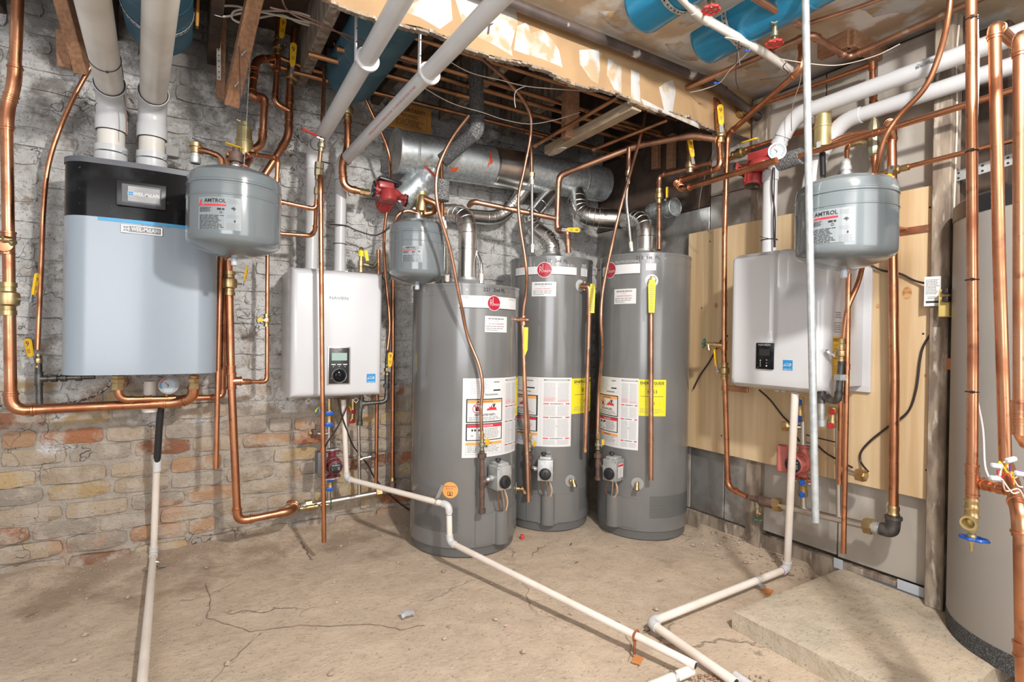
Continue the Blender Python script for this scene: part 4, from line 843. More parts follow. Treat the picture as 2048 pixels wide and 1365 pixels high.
def jhook(lab, p, ax, r, ztop):
    t = thing('pipe_hanger', lab, 'hanger', p - V((0, 0, r))); m = MB(); ax = V(ax).normalized()
    m.lathe(p - ax * .006, ax, [(0, r * 1.02), (0, r * 1.34), (.003, r * 1.38), (.014, r * 1.38), (.017, r * 1.30), (.02, r * 1.02)], 32); m.build('ring', M['pvc'], t)
    s = p + V((-r * 1.3, 0, 0)); m = MB(); tp = V((s.x, s.y, ztop)); m.rbox((s + tp) / 2, (.006, .022, ztop - s.z + r), .002, 2)
    for k in range(6): m.lathe(V((s.x + .0028, s.y, s.z + .05 + (ztop - s.z) * k / 6.5)), (1, 0, 0), [(0, .003), (.0008, .003)], 8, 1); m.lathe(V((s.x, s.y - .0112, s.z + .05 + (ztop - s.z) * k / 6.5)), (0, -1, 0), [(0, .0025), (.0008, .0025)], 8, 1)
    m.build('strap', [M['pvc'], M['hole']], t)
jhook('white plastic J-hanger holding the left vent pipe', V((.5530, 2.00, 2.133)), (0, -1, .06), .033, 2.45)
jhook('white plastic J-hanger holding the right red-printed vent pipe', V((.7440, 1.86, 2.075)), (0, -1, .035), .030, 2.45)
# ------------------------------------------------------------------ pipework on the brick wall
CU = M['copper']
a = run('copper_pipe', 'thick copper pipe down the far left and under the boiler', 'pipe', PL([(37, -40, .26), (29, 168, .24), (13, 222, .22), (22, 822, .22), (352, 806, .22), (387, 796, .25), (388, 752, .27)]), .0205, CU, couple=[(2, .42)])
ball_valve(a, L(16, 598, .22), (0, 0, 1), .0205, (.12, 0, 1), (1, -.3, 0), ln=.10, wd=.018, stem=.045)
hose_bib(a, L(14, 480, .25), (1, -.3, -.6), (-1, -.5, 0), .012, M['brass'], M['green_wheel'])
tee(a, L(14, 492, .22), (0, 0, 1), (0, -1, 0), .0205, CU, bl=1.8)
m = MB(); m.lathe(L(388, 752, .27), (0, 0, -1), [(0, .02), (.012, .02), (.014, .024), (.03, .024), (.032, .019), (.06, .0235)], 6); m.build('brass_adapter', M['brass'], a)
b = run('copper_pipe', 'copper return pipe under the boiler rising behind the expansion tank', 'pipe', PL([(236, 752, .27), (238, 800, .27), (446, 795, .17), (449, 500, .17)]), .0135, CU, couple=[(1, .25), (1, .47), (1, .63)])
m = MB(); m.lathe(L(236, 752, .27), (0, 0, -1), [(0, .024), (.012, .024), (.014, .027), (.03, .027), (.032, .022), (.06, .0235), (.062, .0135)], 6); m.build('brass_adapter', M['brass'], b)
m = MB(); m.cyl(L(334, 797, .22), L(334, 778, .24), .008, n=10); m.build('gauge_stem', M['brass'], b); gauge(b, L(337, 771, .27), (.15, -1, .12), .040)
m = MB(); p = L(300, 824, .17); m.lathe(p, (0, 0, 1), [(0, .030), (.016, .033), (.018, .024), (.07, .026), (.14, .026)], 20); m.build('condensate_trap', M['pvc_cream'], None, label='cream plastic condensate trap under the middle of the boiler', cat='trap')
run('relief_pipe', 'straight open-ended copper pipe hanging just right of the boiler', 'pipe', PL([(441, 505, .26), (432, 938, .26)]), .0113, CU, hollow=True)
c = run('copper_pipe', 'thick copper pipe from the left expansion tank down to the stainless header', 'pipe', PL([(457, 522, .25), (462, 745, .25), (475, 1044, .25), (585, 1022, .24), (590, 1010, .13), (576, 1008, .10)]), .0178, CU, couple=[(0, .98)])
ball_valve(c, L(459, 567, .25), (0, 0, 1), .0178, (.15, 0, 1), (1, -.4, 0), ln=.075, wd=.014, stem=.03)
pt = L(463, 763, .25); tee(c, pt, (-.02, 0, 1), (1, .1, 0), .0178, CU, ln=4.2)
d = run('copper_pipe', 'thin copper riser right of the expansion tank, teed off the thick pipe', 'pipe', PL([(470, 764, .25), (534, 764, .21), (535, 500, .21)]), .0098, CU)
m = MB(); q0, q1 = L(474, 764, .25), L(503, 764, .235); m.lathe(q0, q1 - q0, [(0, .013), (.02, .0145), ((q1 - q0).length * .9, .0145), ((q1 - q0).length, .010)], 14); m.build('reducer', CU, d)
ball_valve(d, L(533, 641, .21), (0, 0, 1), .0098, (-1, -.2, 0), (-1, -.5, 0), ln=.03, wd=.014, stem=.012)
# loop above the tank
e = run('copper_pipe', 'copper pipe stepping right from above the left expansion tank to the union column', 'pipe', [Yp(474, 322, 2.45)] + PL([(499, 308, .55), (556, 317, .45), (552, 402, .42), (632, 419, .42), (635, 372, .42)]), .0098, CU, couple=[(2, .5), (3, .35), (3, .7)])
f = run('copper_pipe', 'copper drain pipe hanging in front of the white heater nearly to the floor', 'pipe', PL([(640, 352, .435), (641, 372, .455), (644, 700, .455), (648, 1085, .455)]), .0112, CU, hollow=True, couple=[(2, .52)])
col = thing('valve_column', 'column of bronze unions with a red lever valve over the white heater', 'valve', L(635, 375, .42))
for (u0, v0), (u1, v1), pr, mk in (((634, 400), (637, 352), [(0, .011), (.2, .013), (.22, .017), (.5, .017), (.52, .012), (.8, .012), (.82, .016), (1, .016)], 'bronze'), ((637, 352), (639, 326), [(0, .020), (.45, .022), (.5, .018), (.55, .022), (1, .022)], 'bronze'), ((639, 326), (641, 303), [(0, .011), (1, .0095)], 'copper_old')):
    p, q = L(u0, v0, .42), L(u1, v1, .42); m = MB(); l = (q - p).length; m.lathe(p, q - p, [(t * l, r) for t, r in pr], 8 if mk == 'bronze' else 14); m.build('union' if mk == 'bronze' else 'nipple', M[mk], col)
ball_valve(col, L(643, 291, .42), L(644, 280, .42) - L(641, 303, .42), .0098, (-1, -.1, .28), (-.3, -.2, 1), 'lever_r', ln=.085, wd=.020, mt=M['bronze'])
run('copper_pipe', 'short copper pipe rising from the red lever valve behind the vent pipe', 'pipe', PL([(644, 280, .42), (648, 160, .35), (650, 90, .3)]), .0095, CU)
run('copper_pipe', 'copper pipe elbowing from behind the left expansion tank to the union column', 'pipe', PL([(540, 466, .30), (622, 472, .30), (630, 462, .33), (633, 395, .42)]), .0095, M['copper_old'] if 0 else CU, couple=[(0, .78)])
# upper left verticals
g1 = run('copper_pipe', 'thick copper pipe with yellow lever angling down behind the expansion tank', 'pipe', PL([(590, 58, .13), (580, 170, .14), (577, 275, .16), (515, 372, .17), (500, 470, .17)]), .0178, CU, couple=[(0, .72), (1, .3), (1, .62)])
ball_valve(g1, L(583, 152, .135), L(590, 58, .13) - L(580, 170, .14), .0165, L(587, 95, .2) - L(584, 150, .2), (-.1, -1, -.1), ln=.13, wd=.026)
g2 = run('copper_pipe', 'copper pipe with upper yellow lever valve, elbowed into the angled pipe', 'pipe', PL([(557, 22, .14), (556, 110, .15), (549, 206, .16), (579, 222, .16)]), .0140, CU, couple=[(1, .30)])
ball_valve(g2, L(556, 92, .15), L(557, 22, .14) - L(556, 110, .15), .014, L(566, 38, .2) - L(561, 85, .2), (.15, -1, -.1), ln=.115, wd=.024)
g3 = run('copper_pipe', 'copper pipe making an S-bend down to the gold air vent', 'pipe', PL([(552, 115, .14), (511, 120, .20), (503, 196, .26), (530, 193, .24), (524, 292, .24), (492, 305, .26)]), .0165, CU, couple=[(1, .45), (3, .75)])
m = MB(); p, q = L(504, 302, .26), L(484, 312, .27); m.lathe(p, q - p, [(0, .019), (.03, .021), (.05, .017), ((q - p).length, .019)], 12); m.build('brass_adapter', M['brass'], g3)
for lab, pts in (('copper pipe running right under the joists, upper of two behind the vent pipe', [L(553, 113, .14), L(600, 132, .14), L(690, 157, .14)]), ('copper pipe running right under the joists, lower of two behind the vent pipe', [L(540, 128, .12), L(600, 147, .12), L(700, 170, .12)])):
    run('copper_pipe', lab, 'pipe', pts, .0125, M['copper_ceiling'], couple=[(1, .35), (1, .6)])
run('copper_pipe', 'soldered copper stub hanging from the joists above the vent pipe', 'pipe', PL([(668, 82, .45), (676, 98, .42), (692, 125, .40)]), .009, CU, couple=[(1, .3)])
# gold air separator above tank
def air_vent(lab, p, h, r, name='air_vent', cap=True, mk='gold'):
    t = thing(name, lab, 'air vent', p); m = MB(); m.lathe(p, (0, 0, 1), [(0, r * .5), (.01, r * .8), (h * .06, r), (h * .48, r), (h * .49, r * 1.07), (h * .53, r * 1.07), (h * .54, r * .96), (h * .84, r * .90), (h * .88, r * .60), (h * .98, r * .55), (h, r * .45)], 28); m.build('body', M[mk], t)
    m = MB(); m.lathe(p + V((0, 0, h * .97)), (-1, -.2, .15), [(0, r * .22), (r * .7, r * .22), (r * .8, r * .14), (r * 1.0, r * .14)], 10); m.build('vent_nozzle', M[mk], t); return t
p = L(488, 325, .26); air_vent('pale gold cylindrical air vent on the brick behind the left expansion tank', p, .195, .036)
m = MB(); lv = L(478, 300, .36); m.prism([(0, -.007), (.075, -.006), (.075, .006), (0, .007)], 0, .004, L(451, 287, .36), ((L(490, 300, .36) - L(451, 287, .36)).normalized(), V((0, -1, .3)).normalized(), V((0, .3, 1)).normalized())); m.build('lever_handle', M['lever_y'], None, label='yellow lever handle sticking out left of the gold air vent', cat='handle')
nip = thing('tank_nipple', 'brown iron nipple on top of the left expansion tank', 'pipe fitting', V((T1C[0], T1C[1], 1.775)))
m = MB(); m.lathe((T1C[0], T1C[1], 1.78), (0, 0, 1), [(0, .016), (.012, .016), (.012, .026), (.05, .025), (.052, .014), (.07, .014)], 16); m.build('coupling', M['rust_iron'], nip)
h = run('copper_pipe', 'copper hook of pipe joining the brown nipple and dropping behind the tank', 'pipe', PL([(463, 303, .50), (455, 312, .45), (457, 345, .42)]), .0105, CU)
h = run('relief_line', 'brass relief valve on the boiler top with copper pipe bending down behind the tank', 'pipe', [L(391, 300, .32)] + PL([(412, 302, .34), (444, 314, .36), (446, 345, .36)]), .0102, CU, couple=[(1, .5)])
m = MB(); p = L(391, 312, .32); m.lathe(p - V((0, 0, .035)), (0, 0, 1), [(0, .02), (.006, .023), (.03, .023), (.032, .018), (.045, .018)], 14, 1); m.lathe(p + V((0, 0, .012)), (0, 0, 1), [(0, .020), (.025, .020), (.027, .025), (.045, .025), (.048, .016), (.055, .006)], 12); m.lathe(L(391, 298, .32), (1, -.1, -.1), [(0, .017), (.03, .017), (.034, .014), (.05, .014)], 10); m.build('relief_valve', [M['brass'], M['galv_dull']], h)
m = MB(); q = L(397, 281, .32); m.box(q, (.05, .012, .006), Matrix.Rotation(.35, 3, 'Y')); m.build('test_lever', M['darkgrey'], h)
run('copper_pipe', 'dark copper elbow piece between the gold air vent and the left expansion tank', 'pipe', PL([(503, 308, .45), (492, 330, .5), (486, 342, .55)]), .014, M['copper_old'])

# thin gas line far left
gp = run('gas_pipe', 'slim soft copper gas line curving down left of the boiler', 'pipe', spline(PL([(186, 128, .10), (150, 190, .10), (118, 262, .10), (96, 335, .09), (87, 420, .09), (83, 520, .09), (80, 610, .10), (76, 700, .11)]), 3), .0070, CU, ring=False) if 0 else None
soft('gas_tube', 'slim soft copper gas line curving down left of the boiler', 'pipe', PL([(190, 118, .10), (150, 190, .10), (118, 262, .10), (96, 335, .09), (87, 420, .09), (83, 520, .09), (79, 610, .10), (75, 700, .11)]), .0098, CU, 8, 12)
gi = run('gas_pipe', 'black iron gas tee with drip leg left of the boiler', 'pipe', PL([(77, 712, .11), (79, 815, .11)]), .0125, M['black'] if 0 else M['iron'])
ball_valve(gi, L(76, 722, .11), (0, 0, 1), .009, (-.15, 0, 1), (-.6, -1, 0), ln=.085, wd=.022)
tee(gi, L(78, 758, .11), (0, 0, 1), (1, .0, 0), .0125, M['iron'], ln=4.4, bl=2.2)
m = MB(); p, q = L(86, 758, .11), L(190, 754, .13); m.tube([p, q], .0105, 14); l = q - p
for t in (.15, .33, .62): m.lathe(p + l * t, l, [(0, .0105), (.001, .0165), (.022, .0165), (.023, .0105)], 14)
m.build('gas_branch', M['iron'], gi)
soft('flex_conduit', 'armoured flexible metal cable sagging from under the boiler to the left edge', 'cable', PL([(228, 752, .22), (215, 775, .20), (180, 796, .16), (130, 808, .10), (60, 812, .06), (-10, 812, .05)]), .006, mat('armour', (.5, .5, .5), .35, .9, (.12, .12, .12), 90, .48, .52, detail=0), 10, 10)
# boiler drain on the floor
dr = thing('drain_hose', 'black drain hose hanging below the middle of the boiler', 'hose', L(314, 920, .13)); m = MB(); m.tube([L(322, 815, .17), L(318, 860, .15), L(314, 925, .13)], .0150, 16); m.build('hose', M['black'], dr)
e0 = Zp(312, 1112, .03); e1 = Zp(288, 1340, .035); e2 = Zp(279, 1420, .035)
pd = run('drain_pipe', 'cream plastic drain pipe below the boiler hose, bending out along the floor', 'pipe', [L(314, 918, .13), V((e0.x - .01, e0.y, .04)), V((e2.x, e2.y, .025))], .0148, M['pvc_cream'], bend=.03, ring=False, fm=M['pvc'], fr=1.22, couple=[(0, .985)]); sleeve(pd, L(314, 930, .128), V((0, 0, 1)), .0148, M['pvc'], False, 4.2)
m = MB(); q = Zp(311, 1132, .03); m.torus(q, e2 - e0, .0175, .003, 20, 6); m.box(q + V((.03, 0, -.006)), (.03, .016, .006)); m.box(q + V((-.03, 0, -.006)), (.03, .016, .006)); m.build('pipe_strap', M['zinc'], pd)

# stainless header on the brick
hd = thing('manifold', 'stainless steel manifold low on the brick left of the short water heater', 'manifold', L(640, 1020, .12))
p, q = L(622, 1011, .12), L(757, 986, .12); m = MB(); m.cyl(p, q, .0165, n=20); m.build('header', M['steel'], hd); ax = q - p
for (u, v), mk in (((617, 1012), 'brass'), ((757, 986), 'brass')): hexnut(hd, L(u, v, .12), ax, .030, .035, M[mk])
m = MB(); a0 = L(608, 1013, .12); m.lathe(a0 + ax.normalized() * .01, -ax, [(0, .021), (.03, .021), (.032, .017), (.045, .017), (.047, .023), (.06, .023)], 16); m.build('nipple', M['galv_dull'], hd)
m = MB(); m.tube(fillet([L(598, 1014, .12), L(577, 1018, .12), L(577, 1022, .2)], .03), .024, 16); m.build('iron_elbow', M['bronze'], hd)
m = MB(); a0 = L(764, 985, .12); m.lathe(a0, ax, [(0, .02), (.02, .02), (.022, .015), (.05, .015)], 14); m.tube(fillet([a0 + ax.normalized() * .03, L(783, 980, .12), L(785, 966, .11)], .025), .021, 14); m.build('end_elbow', M['rust_iron'], hd)
hose = L(600, 1018, .19); m = MB(); l = L(640, 1012, .19) - hose; m.lathe(hose, l, [(0, .009), (.03, .009), (.03, .012), (.07, .012), (.072, .015), (.085, .015)], 12); m.build('branch', M['brass'], hd); hose_bib(hd, L(645, 1011, .19), (0, -.6, -1), (1, -.2, 0), .010, M['brass'], M['green_wheel'], R_=.024)
for u0, v0, u1, v1 in ((658, 975, 658, 1001), (718, 962, 719, 992)):
    m = MB(); m.cyl(L(u0, v0, .12), L(u1, v1, .12), .011, n=14); m.build('riser', M['steel'], hd)
s1 = run('steel_pipe', 'slim stainless pipe with side tee below the white heater', 'pipe', PL([(717, 845, .13), (719, 965, .125)]), .0095, M['steel']); tee(s1, L(718, 920, .13), (0, 0, 1), (1, -.05, .12), .0095, M['steel'], bl=2)
m = MB(); p, q = L(722, 918, .13), L(746, 913, .135); m.cyl(p, q, .009, n=12); m.build('side_stub', M['steel'], s1); hexnut(s1, q, q - p, .022, .022, M['rust_iron'], 'cap'); 
s2 = run('steel_pipe', 'slim stainless pipe with brass plug above the maroon pump', 'pipe', PL([(658, 852, .16), (658, 896, .16)]), .0095, M['steel']); m = MB(); p, q = L(657, 868, .16), L(628, 868, .17); m.cyl(p, q, .0105, n=12); m.build('side_stub', M['steel'], s2); hexnut(s2, q, q - p, .026, .026, M['rust_iron'], 'cap'); hexnut(s2, q + (q - p).normalized() * .022, q - p, .013, .016, M['brass'], 'plug')
# service valves with blue handles
def service_valve(lab, p, q, r, col, wing=None):
    t = thing('service_valve', lab, 'valve', q if q.z < p.z else p); m = MB(); l = (q - p).length
    m.lathe(p, q - p, [(0, r * .8), (l * .1, r), (l * .3, r), (l * .35, r * .8), (l * .6, r * .8), (l * .7, r), (l, r)], 12); m.build('body', M['brass'], t); n_ = (CAM - p).normalized()
    for k in (.22, .92): m = MB(); m.rbox(p.lerp(q, k) + n_ * r * .9, (r * 2.1, r * .8, l * .28), r * .3, 2); m.build('lever_handle', M['blue_wheel' if col == 'blue' else col], t)
    if wing is not None: m = MB(); m.torus(wing, (0, 1, 0), .022, .004, 14, 6, 0, PI if 0 else 0, PI); m.build('tether', M['yellow'], t); m = MB(); m.rbox(wing + V((0, 0, .008)), (.016, .02, .03), .003, 2); m.build('drain_handle', M[col], t)
    return t
service_valve('blue-handled brass service valve under the white heater', L(659, 820, .17), L(658, 852, .16), .019, 'blue', L(640, 824, .17))
service_valve('blue-handled brass service valve below the maroon pump', L(662, 955, .13), L(660, 981, .12), .018, 'blue')
service_valve('maroon-handled service valve behind the gas tee under the white heater', L(706, 818, .13), L(704, 845, .13), .015, 'logo_red', L(694, 822, .16))
for (u0, v0, u1, v1) in ((659, 798, 659, 822), (706, 798, 706, 820)):
    m = MB(); m.cyl(L(u0, v0, .16), L(u1, v1, .16), .012, n=8); m.build('heater_port', M['brass'], nv)

# ------------------------------------------------------------------ pumps
def pump(lab, c, flow, face, s, mk, black=M['black'], box_mk='black', print_=True, motor_len=.085):
    """wet-rotor circulator: volute with two flanges on the flow axis, motor drum towards `face`"""
    f = V(flow).normalized(); n_ = V(face).normalized(); n_ = (n_ - f * n_.dot(f)).normalized(); sd = f.cross(n_)
    t = thing('circulator_pump', lab, 'pump', c - V((0, 0, .08 * s)))
    m = MB(); m.tube([c - f * .08 * s, c - f * .045 * s, c, c + f * .045 * s, c + f * .08 * s], [.022 * s, .022 * s, .03 * s, .022 * s, .022 * s], 18); m.lathe(c - n_ * .028 * s, n_, [(0, .025 * s), (.008 * s, .040 * s), (.045 * s, .045 * s), (.05 * s, .052 * s), (.06 * s, .052 * s)], 28); m.build('volute', M[mk], t)
    for k in (-1, 1):
        q = c + f * (.08 * s * k); m = MB(); rot = Matrix((sd, n_, f)).transposed()
        m.rbox(q, (.098 * s, .042 * s, .012 * s), .008 * s, 3, rot); m.lathe(q - f * .006 * s, f, [(0, .029 * s), (.012 * s, .029 * s)], 20); m.build('flange', M[mk], t)
        m = MB(); m.rbox(q + f * (.012 * s * k), (.098 * s, .042 * s, .010 * s), .008 * s, 3, rot); m.lathe(q + f * (.012 * s * k) - f * .005 * s, f, [(0, .028 * s), (.010 * s, .028 * s)], 20); m.build('counter_flange', black, t)
        for j in (-1, 1): m = MB(); b0 = q + sd * (.037 * s * j); m.lathe(b0 - f * .018 * s, f, [(0, .008 * s), (.008 * s, .008 * s), (.008 * s, .004 * s), (.034 * s, .004 * s), (.034 * s, .007 * s), (.042 * s, .007 * s)], 6); m.build('bolt', M['zinc'], t)
    a = c + n_ * .03 * s; m = MB(); ml = motor_len * s; m.lathe(a, n_, [(0, .05 * s), (ml * .3, .048 * s), (ml * .32, .044 * s), (ml * .9, .043 * s), (ml * .97, .040 * s), (ml, .036 * s)], 32)
    for k in range(12): an = 2 * PI * k / 12; m.box(a + n_ * ml * .6 + (f * math.cos(an) + sd * math.sin(an)) * .044 * s, (.006 * s, .003 * s, ml * .5), Matrix((f * math.cos(an) + sd * math.sin(an), n_.cross(f * math.cos(an) + sd * math.sin(an)), n_)).transposed())
    m.build('motor', M[mk], t)
    fc = a + n_ * ml; m = MB(); m.lathe(fc - n_ * .002, n_, [(0, .036 * s), (.004, .036 * s), (.005, .034 * s)], 32); m.build('face_plate', M['black'], t)
    up = (V((0, 0, 1)) - n_ * n_.z).normalized(); lb = Lab(Plane(fc + n_ * .0035, up.cross(n_), up), .0004)
    if print_: lb.text('GRUNDFOS', 0, .014 * s, .009 * s, 'paper', 1); lb.text('X', 0, .023 * s, .008 * s, 'paper', 1)
    lb.ringp(0, -.003 * s, .010 * s, .009 * s, 'ink_grey', 1); lb.lines(.018 * s, -.006 * s, .014 * s, .022 * s, 5, 'ink_light', fill=.4); lb.lines(-.020 * s, -.008 * s, .010 * s, .02 * s, 4, 'ink_grey', fill=.4); lb.build('face_print', t)
    return t, f, n_, sd, fc
pc = L(780, 388, .26)
t, f, n_, sd, fc = pump('bright red circulator pump above the small expansion tank', pc, L(822, 401, .26) - L(740, 375, .26), (0, .75, -.5), 1.0, 'pump_red')
# cast body turned towards the room
m = MB(); q = pc + f * .012; fr_ = V((0, -1, .1)); m.ball(q + fr_ * .028 + V((0, 0, -.004)), .034, 20, 0, (1.25, .8, .8)); m.rbox(pc + fr_ * .012 - f * .03 + V((0, 0, .03)), (.085, .05, .04), .008, 3); m.lathe(pc + fr_ * .03 - f * .02, fr_ * .1 + V((0, 0, -1)), [(0, .04), (.03, .045), (.055, .044), (.062, .036)], 24); m.build('cast_housing', M['pump_red'], t)
m = MB(); m.rbox(pc + V((-.01, -.01, .062)), (.125, .075, .018), .005, 2, Matrix.Rotation(.13, 3, 'Y')); m.build('terminal_box', M['black'], t)
p2, f2, n2, s2_, fc2 = pump('maroon circulator pump with black dial under the white heater', L(664, 928, .15), (0.04, 0, -1), (-.02, -1, .02), .85, 'pump_maroon', black=M['galv_dull'])
m = MB(); m.rbox(L(641, 925, .21), (.045, .075, .115), .006, 2); m.build('terminal_box', M['darkgrey'], p2)
# supply line to the bright red pump
i_ = run('copper_pipe', 'thick copper pipe dropping between the vent pipes to the bright red pump', 'pipe', PL([(694, 150, .26), (696, 205, .26), (695, 302, .26), (684, 328, .26), (688, 376, .26), (738, 387, .26)]), .0172, CU, couple=[(1, .38), (0, .8)])
ball_valve(i_, L(695, 222, .26), (0, 0, 1), .016, None, None); m = MB(); m.lathe(L(690, 214, .27), (-1, -.2, 0), [(0, .007), (.03, .006), (.032, .014), (.04, .014)], 10); m.build('valve_cap', M['brass'], i_)
m = MB(); p, q = L(719, 383, .26), L(737, 386, .26); m.lathe(p, q - p, [(0, .019), (.02, .021), (.022, .018), ((q - p).length, .022)], 8); m.build('brass_adapter', M['brass'], i_)
av = thing('air_separator', 'brass air separator with vent cap right of the bright red pump', 'air vent', L(843, 445, .27))
c0 = L(843, 405, .27); m = MB(); m.lathe(c0 - V((0, 0, .07)), (0, 0, 1), [(0, .010), (.012, .012), (.02, .03), (.045, .034), (.10, .032), (.11, .026)], 20); m.build('body', M['brass'], av)
m = MB(); m.lathe(c0 + V((0, 0, .03)), (0, 0, 1), [(0, .024), (.02, .031), (.026, .031), (.028, .026), (.075, .024), (.085, .018), (.095, .012), (.10, .012)], 22); m.build('vent_cylinder', M['gold'], av)
m = MB(); m.tube(fillet([c0 + V((0, 0, .125)), c0 + V((0, 0, .145)), c0 + V((.02, -.01, .146))], .012), .007, 10); m.build('nozzle', M['brass'], av)
m = MB(); m.tube(fillet([L(850, 398, .3), L(873, 408, .33), L(868, 425, .28), L(848, 428, .27)], .035, 8), .0172, 16); m.build('copper_bend', CU, av)
m = MB(); m.tube(spline([L(838, 428, .26), L(815, 422, .25), L(797, 430, .24), L(790, 445, .22)], 6), .012, 12); m.build('side_tail', M['copper_old'], av)
soft('power_cord', 'black cord sagging from the bright red pump to the vent pipe', 'cable', PL([(808, 420, .28), (795, 440, .28), (775, 458, .26), (750, 471, .22), (715, 462, .19), (692, 452, .18), (660, 449, .20)]), .0038, M['cable'])
soft('cable_tie', 'black cable tie round the right vent pipe just above the white heater', 'cable tie', [V((.690 + .034 * math.cos(a), 2.97 + .034 * math.sin(a), 1.60)) for a in [k * PI / 8 for k in range(17)]] + [V((.76, 2.96, 1.60)), V((.79, 2.97, 1.598))], .0018, M['zip'], 2, 6)
soft('thin_wire', 'thin brown wire looping down beside the right vent pipe', 'wire', PL([(675, 280, .3), (662, 300, .22), (664, 340, .2), (655, 380, .2), (647, 410, .2), (645, 450, .2)]), .002, M['brown_wire'])
for lab, pts in (('black cord under the white heater running down left to the maroon pump', PL([(698, 796, .25), (692, 818, .25), (675, 855, .24), (655, 885, .22), (650, 898, .2)])), ('black cord under the white heater running down right behind the steel pipe', PL([(676, 798, .22), (683, 830, .22), (697, 870, .2), (708, 895, .12), (735, 930, .06), (752, 960, .05), (790, 1000, .05), (826, 1026, .05)]))):
    soft('power_cord', lab, 'cable', pts, .0042, M['cable'])
# thin gas line crossing in front
soft('gas_tube', 'soft copper gas tube falling behind the red pump to the yellow lever valve', 'pipe', PL([(705, 148, .30), (725, 185, .30), (748, 235, .30), (768, 278, .30), (780, 320, .29), (781, 362, .20), (775, 412, .19), (769, 460, .20), (768, 500, .22), (772, 562, .24), (778, 625, .25), (779, 660, .25), (775, 700, .25)]), .0085, CU, 8, 12)
gg = run('gas_pipe', 'black iron gas pipe elbowing from the yellow lever valve to a drip leg', 'pipe', PL([(774, 715, .25), (773, 804, .25), (724, 808, .25), (723, 790, .25)]), .0105, M['iron'], couple=[(0, .45), (0, .62)], bend=.03)
ball_valve(gg, L(774, 740, .25), (0, 0, 1), .0085, (.05, 0, 1), (.1, -1, 0), ln=.085, wd=.022)
tee(gg, L(722, 808, .25), (0, 0, 1), (1, 0, 0), .0115, M['iron'], ln=4, bl=2); m = MB(); p, q = L(721, 815, .25), L(719, 848, .25); m.lathe(p, q - p, [(0, .0115), ((q - p).length * .78, .0115), ((q - p).length * .8, .016), ((q - p).length * 1.1, .016)], 14); m.build('drip_leg', M['iron'], gg); hexnut(gg, L(773, 772, .25), (0, 0, 1), .018, .02, M['iron'])
run('copper_pipe', 'straight copper riser below the right edge of the white heater', 'pipe', PL([(754, 790, .13), (752, 968, .12)]), .0107, CU, hollow=True)
k_ = run('copper_pipe', 'tall copper riser between the white heater and the short water heater', 'pipe', PL([(786, 560, .10), (785, 955, .10)]), .0118, CU, couple=[(0, .03)]); m = MB(); m.lathe(L(785, 950, .10), (0, 0, -1), [(0, .016), (.01, .014), (.02, .014), (.03, .019), (.036, .019)], 12); m.build('brass_adapter', M['brass'], k_)
# brass on top of the white heater
bt = thing('relief_valve', 'brass relief valve with yellow collar on top of the white heater', 'valve', L(722, 545, .2)); m = MB(); p = L(722, 545, .2); m.lathe(p, (0, 0, 1), [(0, .017), (.012, .017), (.014, .012), (.03, .012), (.032, .017), (.06, .017), (.062, .012), (.085, .012)], 10); m.build('body', M['brass'], bt)
m = MB(); m.lathe(p + V((0, 0, .085)), (0, 0, 1), [(0, .0165), (.032, .0165)], 16); m.build('yellow_collar', M['yellow'], bt); m = MB(); m.lathe(p + V((0, 0, .117)), (0, 0, 1), [(0, .015), (.012, .012), (.02, .005)], 8); m.build('cap', M['brass'], bt); m = MB(); m.tube(fillet([p + V((.01, 0, .045)), p + V((.07, 0, .035)), p + V((.085, 0, .06))], .02), .012, 12); m.build('side_outlet', M['bronze'], bt); m = MB(); m.box(p + V((.024, -.018, .09)), (.018, .003, .055), Matrix.Rotation(-.2, 3, 'Y')); m.build('yellow_tag', M['yellow'], bt)
run('copper_pipe', 'short copper stub with brass end behind the right corner of the white heater', 'pipe', PL([(757, 500, .12), (757, 560, .12)]), .0105, CU, couple=[(0, .08)])
gauge(bt, L(772, 552, .18), (.3, -1, .1), .028)
# drain of the left heater crossing to the floor
P1 = L(693, 958, .2); P2 = V((1.065, 2.325, .305)); P3 = V((1.07, 2.32, .13)); P4 = V((1.416, 1.165, .052)); P0 = L(687, 800, .2)
dp = run('drain_pipe', 'long cream plastic drain pipe passing the short heater and crossing the floor', 'pipe', [P0, P1, P2, P3, P4], .0138, M['pvc_cream'], bend=.028, ring=False, fm=M['pvc'], fr=1.25, hollow=True)
d = (P2 - P1).normalized(); q = P1.lerp(P2, .90); m = MB(); m.torus(q, d, .017, .003, 20, 6); m.box(q + V((.012, .004, .045)), (.018, .003, .075), Matrix.Rotation(.45, 3, 'Y')); m.build('pipe_strap', M['zinc'], dp)
d = (P4 - P3).normalized(); q = P3.lerp(P4, .82); m = MB(); m.torus(q, d, .0175, .004, 20, 6); m.cyl(q + V((-.012, -.008, -.012)), q + V((-.015, -.01, -.055)), .005, n=8); m.build('rusty_clamp', mat('rust', (.36, .11, .04), .8, .2, (.24, .07, .03), 40, .4, .6), dp)
m = MB(); m.rbox(V((q.x - .02, q.y - .03, .003)), (.045, .03, .006), .001, 1, Matrix.Rotation(.5, 3, 'Z')); m.build('clamp_pad', M['orange_pad'], dp)
